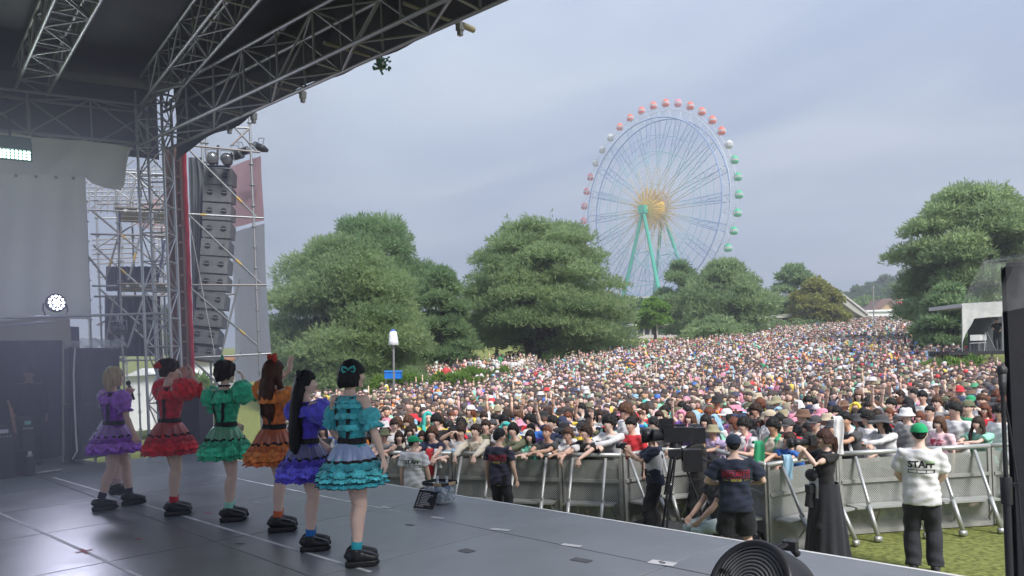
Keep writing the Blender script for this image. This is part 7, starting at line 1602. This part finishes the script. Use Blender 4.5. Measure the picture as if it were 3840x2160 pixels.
for (a_, b_, n_, d0, d1) in ((1540, 1850, 130, 42, 50), (1850, 2010, 60, 48, 56), (3440, 3640, 110, 39, 46)):
    for _ in range(n_):
        yy = g.uniform(d0, d1); px0 = g.uniform(a_, b_); p = gp(px0, yy); x, y_ = w2c(p.x, p.y); cand.append((yy, x, p.x, p.y, p.z, 1.6 + g.normal(0, .12), px0, 0))
cand.sort(key=lambda c: c[0])
near, far = cand[:262], cand[262:]
SH = ['white']*30 + ['cream']*5 + ['black']*14 + ['charcoal']*6 + ['grey']*7 + ['navy']*6 + ['blue']*5 + ['sky blue']*4 + ['teal']*3 + ['mint']*4 + ['green']*2 + ['olive']*3 + ['red']*5 + ['pink']*4 + ['pale pink']*5 + ['orange']*3 + ['yellow']*3 + ['purple']*3 + ['beige']*3 + ['lilac']*2
HT = ['black']*9 + ['charcoal']*4 + ['navy']*4 + ['beige']*4 + ['white']*6 + ['khaki']*4 + ['olive']*3 + ['brown']*2 + ['blue'] + ['red'] + ['pink'] + ['green'] + ['sky blue']
seen_lab = {}
POSES = ['stand']*7 + ['look']*5 + ['clap']*2 + ['wave'] + ['brow']
HN = {'short': 'short', 'shaggy': 'shaggy', 'crop': 'cropped', 'mop': 'thick', 'part': 'parted', 'bob': 'bobbed', 'mid': 'shoulder-length', 'long': 'long', 'tail': 'tied-back', 'twin': 'twin-tailed'}
HATN = {'cap': 'cap', 'capback': 'backwards cap', 'bucket': 'bucket hat', 'sunhat': 'wide sun hat', 'straw': 'brimmed hat', 'hood': 'towel worn as a hood'}
PN = {'stand': 'standing', 'look': 'looking aside', 'clap': 'clapping', 'wave': 'raising an arm', 'brow': 'shading the eyes'}
for i, (yy, xx, X, Y, z, h, px, py) in enumerate(near):
    fem = g.random() < .42; pose = POSES[g.integers(len(POSES))]; key = pose + ('f' if fem else 'm'); h = h - (.05 if fem else -.02)
    while True:
        hair = (['bob', 'mid', 'mid', 'long', 'tail', 'twin'] if fem else ['short', 'short', 'shaggy', 'mop', 'mop', 'part', 'crop'])[g.integers(6 if fem else 7)]
        hcn = ['black', 'black', 'black', 'black', 'dark brown', 'dark brown', 'brown', 'auburn'][g.integers(8)]; sc = SH[g.integers(len(SH))]
        hat = None; hcol = None; r = g.random()
        if r < .44: hat = ['cap', 'cap', 'cap', 'bucket', 'bucket', 'bucket', 'sunhat', 'straw', 'capback'][g.integers(9)]; hcol = HT[g.integers(len(HT))]
        elif r < .50: hat = 'hood'; hcol = ['teal', 'mint', 'white', 'pale pink', 'pink', 'yellow', 'sky blue'][g.integers(7)]
        tw = ['white', 'teal', 'mint', 'pink', 'yellow', 'purple', 'orange', 'blue', 'red'][g.integers(9)] if (g.random() < .25 and hat != 'hood') else None; gl = g.random() < .12
        lab = 'fan ' + PN[pose] + ' in a ' + sc + ' shirt' + (', ' + hcol + ' ' + HATN[hat] if hat else ', ' + HN[hair] + ' ' + hcn + ' hair') + (', ' + tw + ' towel' if tw else '') + (', glasses' if gl and not tw else '')
        if lab not in seen_lab: break
    seen_lab[lab] = 1
    P = Vector((X, Y, z)); fan(key, P, towards(P, TGT) + g.normal(0, .22), h, COLS[sc], hair, HCOL[hcn], hat, COLS.get(hcol), lab, SKINS[g.integers(5)], 'fans in the crowd behind the barrier', COLS.get(tw), gl)
# ------------------------------------------------------------------ the rest of the crowd, beyond counting
def lod(n1, n2, kind, arm=0):
    """small figure: arrays of vertices, triangles and a colour slot per vertex (0 skin, 1 hair or hat, 2 shirt, 3 towel)"""
    b = MB(); slots = []
    def add(fn, s): k = len(b.v); fn(); slots.extend([s]*(len(b.v)-k))
    add(lambda: b.ell((0, .015, 1.585), (.078, .096, .114), n1, n2), 0)
    add(lambda: b.tube([(0, 0, .75), (0, 0, 1.0), (0, .01, 1.28), (0, 0, 1.4), (0, 0, 1.47)], [(.16, .11), (.15, .1), (.19, .115), (.17, .1), (.06, .055)], n1, caps=False), 2)
    for s in (-1, 1): add(lambda: b.tube([(s*.19, 0, 1.38), (s*.235, 0, 1.15)] if not (arm and s > 0) else [(s*.19, 0, 1.38), (s*.25, .06, 1.58)], [.065, .06], max(4, n1-3)), 2)
    if arm: add(lambda: (b.tube([(.25, .06, 1.56), (.24, .08, 1.84)], [.042, .027], 5), b.ell((.24, .085, 1.89), (.035, .02, .07), 6, 4)), 0)
    else:
        for s in (-1, 1): add(lambda: b.tube([(s*.235, 0, 1.16), (s*.16, .18, 1.0)], [.045, .035], 4), 0)
    if kind == 'hair': add(lambda: b.ell((0, -.014, 1.64), (.088, .115, .085), n1, n2), 1)
    elif kind == 'bob': add(lambda: (b.ell((0, -.014, 1.64), (.092, .115, .085), n1, n2), b.tube([(0, -.05, 1.6), (0, -.06, 1.42)], [(.1, .05), (.095, .04)], n1)), 1)
    elif kind == 'cap': add(lambda: (b.ell((0, .004, 1.645), (.094, .115, .08), n1, n2), b.ell((0, .13, 1.63), (.075, .075, .012), n1, 3)), 1)
    elif kind == 'bucket': add(lambda: (b.tube([(0, 0, 1.6), (0, 0, 1.615), (0, 0, 1.65), (0, 0, 1.71)], [(.148, .16), (.14, .15), (.1, .115), (.085, .1)], n1)), 1)
    elif kind == 'hood': add(lambda: (b.ell((0, -.03, 1.6), (.115, .115, .135), n1, n2), b.tube([(0, -.05, 1.55), (0, -.04, 1.3)], [(.12, .07), (.2, .11)], n1)), 1)
    if kind in ('hair', 'bob') and n1 > 7: pass
    if n1 > 7:
        for sx in (-.031, .031): add(lambda: b.ell((sx, .103, 1.592), (.014, .006, .008), 4, 3), 3)
        add(lambda: b.ell((0, .102, 1.528), (.022, .006, .007), 4, 3), 3)
    V = np.array(b.v, np.float32); T = []
    for f in b.f:
        for k in range(1, len(f)-1): T.append((f[0], f[k], f[k+1]))
    return V, np.array(T, np.int32), np.array(slots)
def build_mass(people, n1, n2, name, label):
    kinds = ['hair', 'bob', 'cap', 'bucket', 'hood']; lib = {(k, a): lod(n1, n2, k, a) for k in kinds for a in (0, 1)}; VS = []; TS = []; CS = []; off = 0
    shl = [COLS[s] for s in SH]; htl = [COLS[s] for s in HT]; hrl = [(.022, .018, .017), (.03, .022, .02), (.045, .028, .02), (.07, .04, .028)]; hdl = [COLS[s] for s in ('teal', 'mint', 'white', 'pale pink', 'pink', 'yellow', 'sky blue', 'white', 'orange')]
    for (yy, xx, X, Y, z, h, px, py) in people:
        r = g.random(); k = 'hair' if r < .42 else 'bob' if r < .64 else 'cap' if r < .80 else 'bucket' if r < .95 else 'hood'
        V, T, S = lib[(k, 1 if g.random() < .035 else 0)]; a = towards(Vector((X, Y, 0)), TGT) + g.normal(0, .3); c, s = math.cos(a), math.sin(a); sc = h/1.7; V = V.copy(); hd = V[:, 2] > 1.48; V[hd] = (V[hd] - [0, 0, 1.48])*[.93, .93, .95] + [0, 0, 1.48]
        W = np.empty_like(V); W[:, 0] = (V[:, 0]*c - V[:, 1]*s)*sc + X; W[:, 1] = (V[:, 0]*s + V[:, 1]*c)*sc + Y; W[:, 2] = V[:, 2]*sc + z
        pal = np.array([tuple(x*g.uniform(.95, 1.18) for x in SKINS[g.integers(5)]), (hrl[g.integers(4)] if k in ('hair', 'bob') else htl[g.integers(len(htl))] if k != 'hood' else hdl[g.integers(len(hdl))]), shl[g.integers(len(shl))], (.06, .035, .03)]); pal[1:3] = pal[1:3]*.86 + np.array((.42, .31, .28))*.1
        VS.append(W); TS.append(T + off); CS.append(pal[S]); off += len(V)
    V = np.concatenate(VS); T = np.concatenate(TS); C = np.concatenate(CS); me = bpy.data.meshes.new(name); me.vertices.add(len(V)); me.vertices.foreach_set('co', V.ravel()); me.loops.add(len(T)*3); me.loops.foreach_set('vertex_index', T.ravel()); me.polygons.add(len(T)); me.polygons.foreach_set('loop_start', np.arange(0, len(T)*3, 3, dtype=np.int32)); me.polygons.foreach_set('use_smooth', np.ones(len(T), bool)); me.update(calc_edges=True)
    ca = me.color_attributes.new('Col', 'FLOAT_COLOR', 'POINT'); ca.data.foreach_set('color', np.concatenate([C, np.ones((len(C), 1))], 1).astype(np.float32).ravel())
    me.materials.append(pm('crowd', attr='Col', rough=.8, var=.08, scale=3)); o = obj(name, me); tag(o, label, 'crowd', kind='stuff'); return len(T)
i_ = next((k for k, c in enumerate(far) if c[0] > 45), len(far))
nt1 = build_mass(far[:i_], 9, 7, 'distant_crowd', 'dense crowd of fans filling the field behind the front rows')
nt2 = build_mass(far[i_:], 6, 4, 'distant_crowd', 'packed tiny heads of the crowd climbing the far slope')
print('crowd', len(near), i_, len(far)-i_, nt1, nt2)
# ------------------------------------------------------------------ the hazy air
bx = MB(); bx.box((0, 0, 0), (1400, 900, 140)); hz = bpy.data.materials.new('haze'); hz.use_nodes = True; t = hz.node_tree; t.nodes.clear()
o_ = t.nodes.new('ShaderNodeOutputMaterial'); pv = t.nodes.new('ShaderNodeVolumePrincipled'); pv.inputs['Color'].default_value = (.86, .9, 1, 1); pv.inputs['Density'].default_value = .0012; pv.inputs['Anisotropy'].default_value = .2
t.links.new(pv.outputs[0], o_.inputs['Volume'])
c = c2w(0, 290); ho = obj('haze', bx.mesh('haze', hz), None, None, False, Matrix.Translation((c[0], c[1], 67)) @ Matrix.Rotation(A0 - math.pi/2 + math.pi/2, 4, 'Z')); ho['kind'] = 'stuff'

# stage smoke lit by the round lamp
bx = MB(); bx.box((0, 0, 0), (8.5, 7.5, 5.2)); sm_ = bpy.data.materials.new('stage_smoke'); sm_.use_nodes = True; t = sm_.node_tree; t.nodes.clear()
o_ = t.nodes.new('ShaderNodeOutputMaterial'); pv = t.nodes.new('ShaderNodeVolumePrincipled'); pv.inputs['Color'].default_value = (.84, .85, 1, 1); pv.inputs['Density'].default_value = .048; pv.inputs['Anisotropy'].default_value = .3
t.links.new(pv.outputs[0], o_.inputs['Volume'])
so_ = obj('stage_smoke', bx.mesh('smoke', sm_), None, None, False, Matrix.Translation((-10.2, 1.4, 2.62)) @ Matrix.Rotation(R_(25), 4, 'Z')); so_['kind'] = 'stuff'
bpy.data.scenes.remove(TMP)
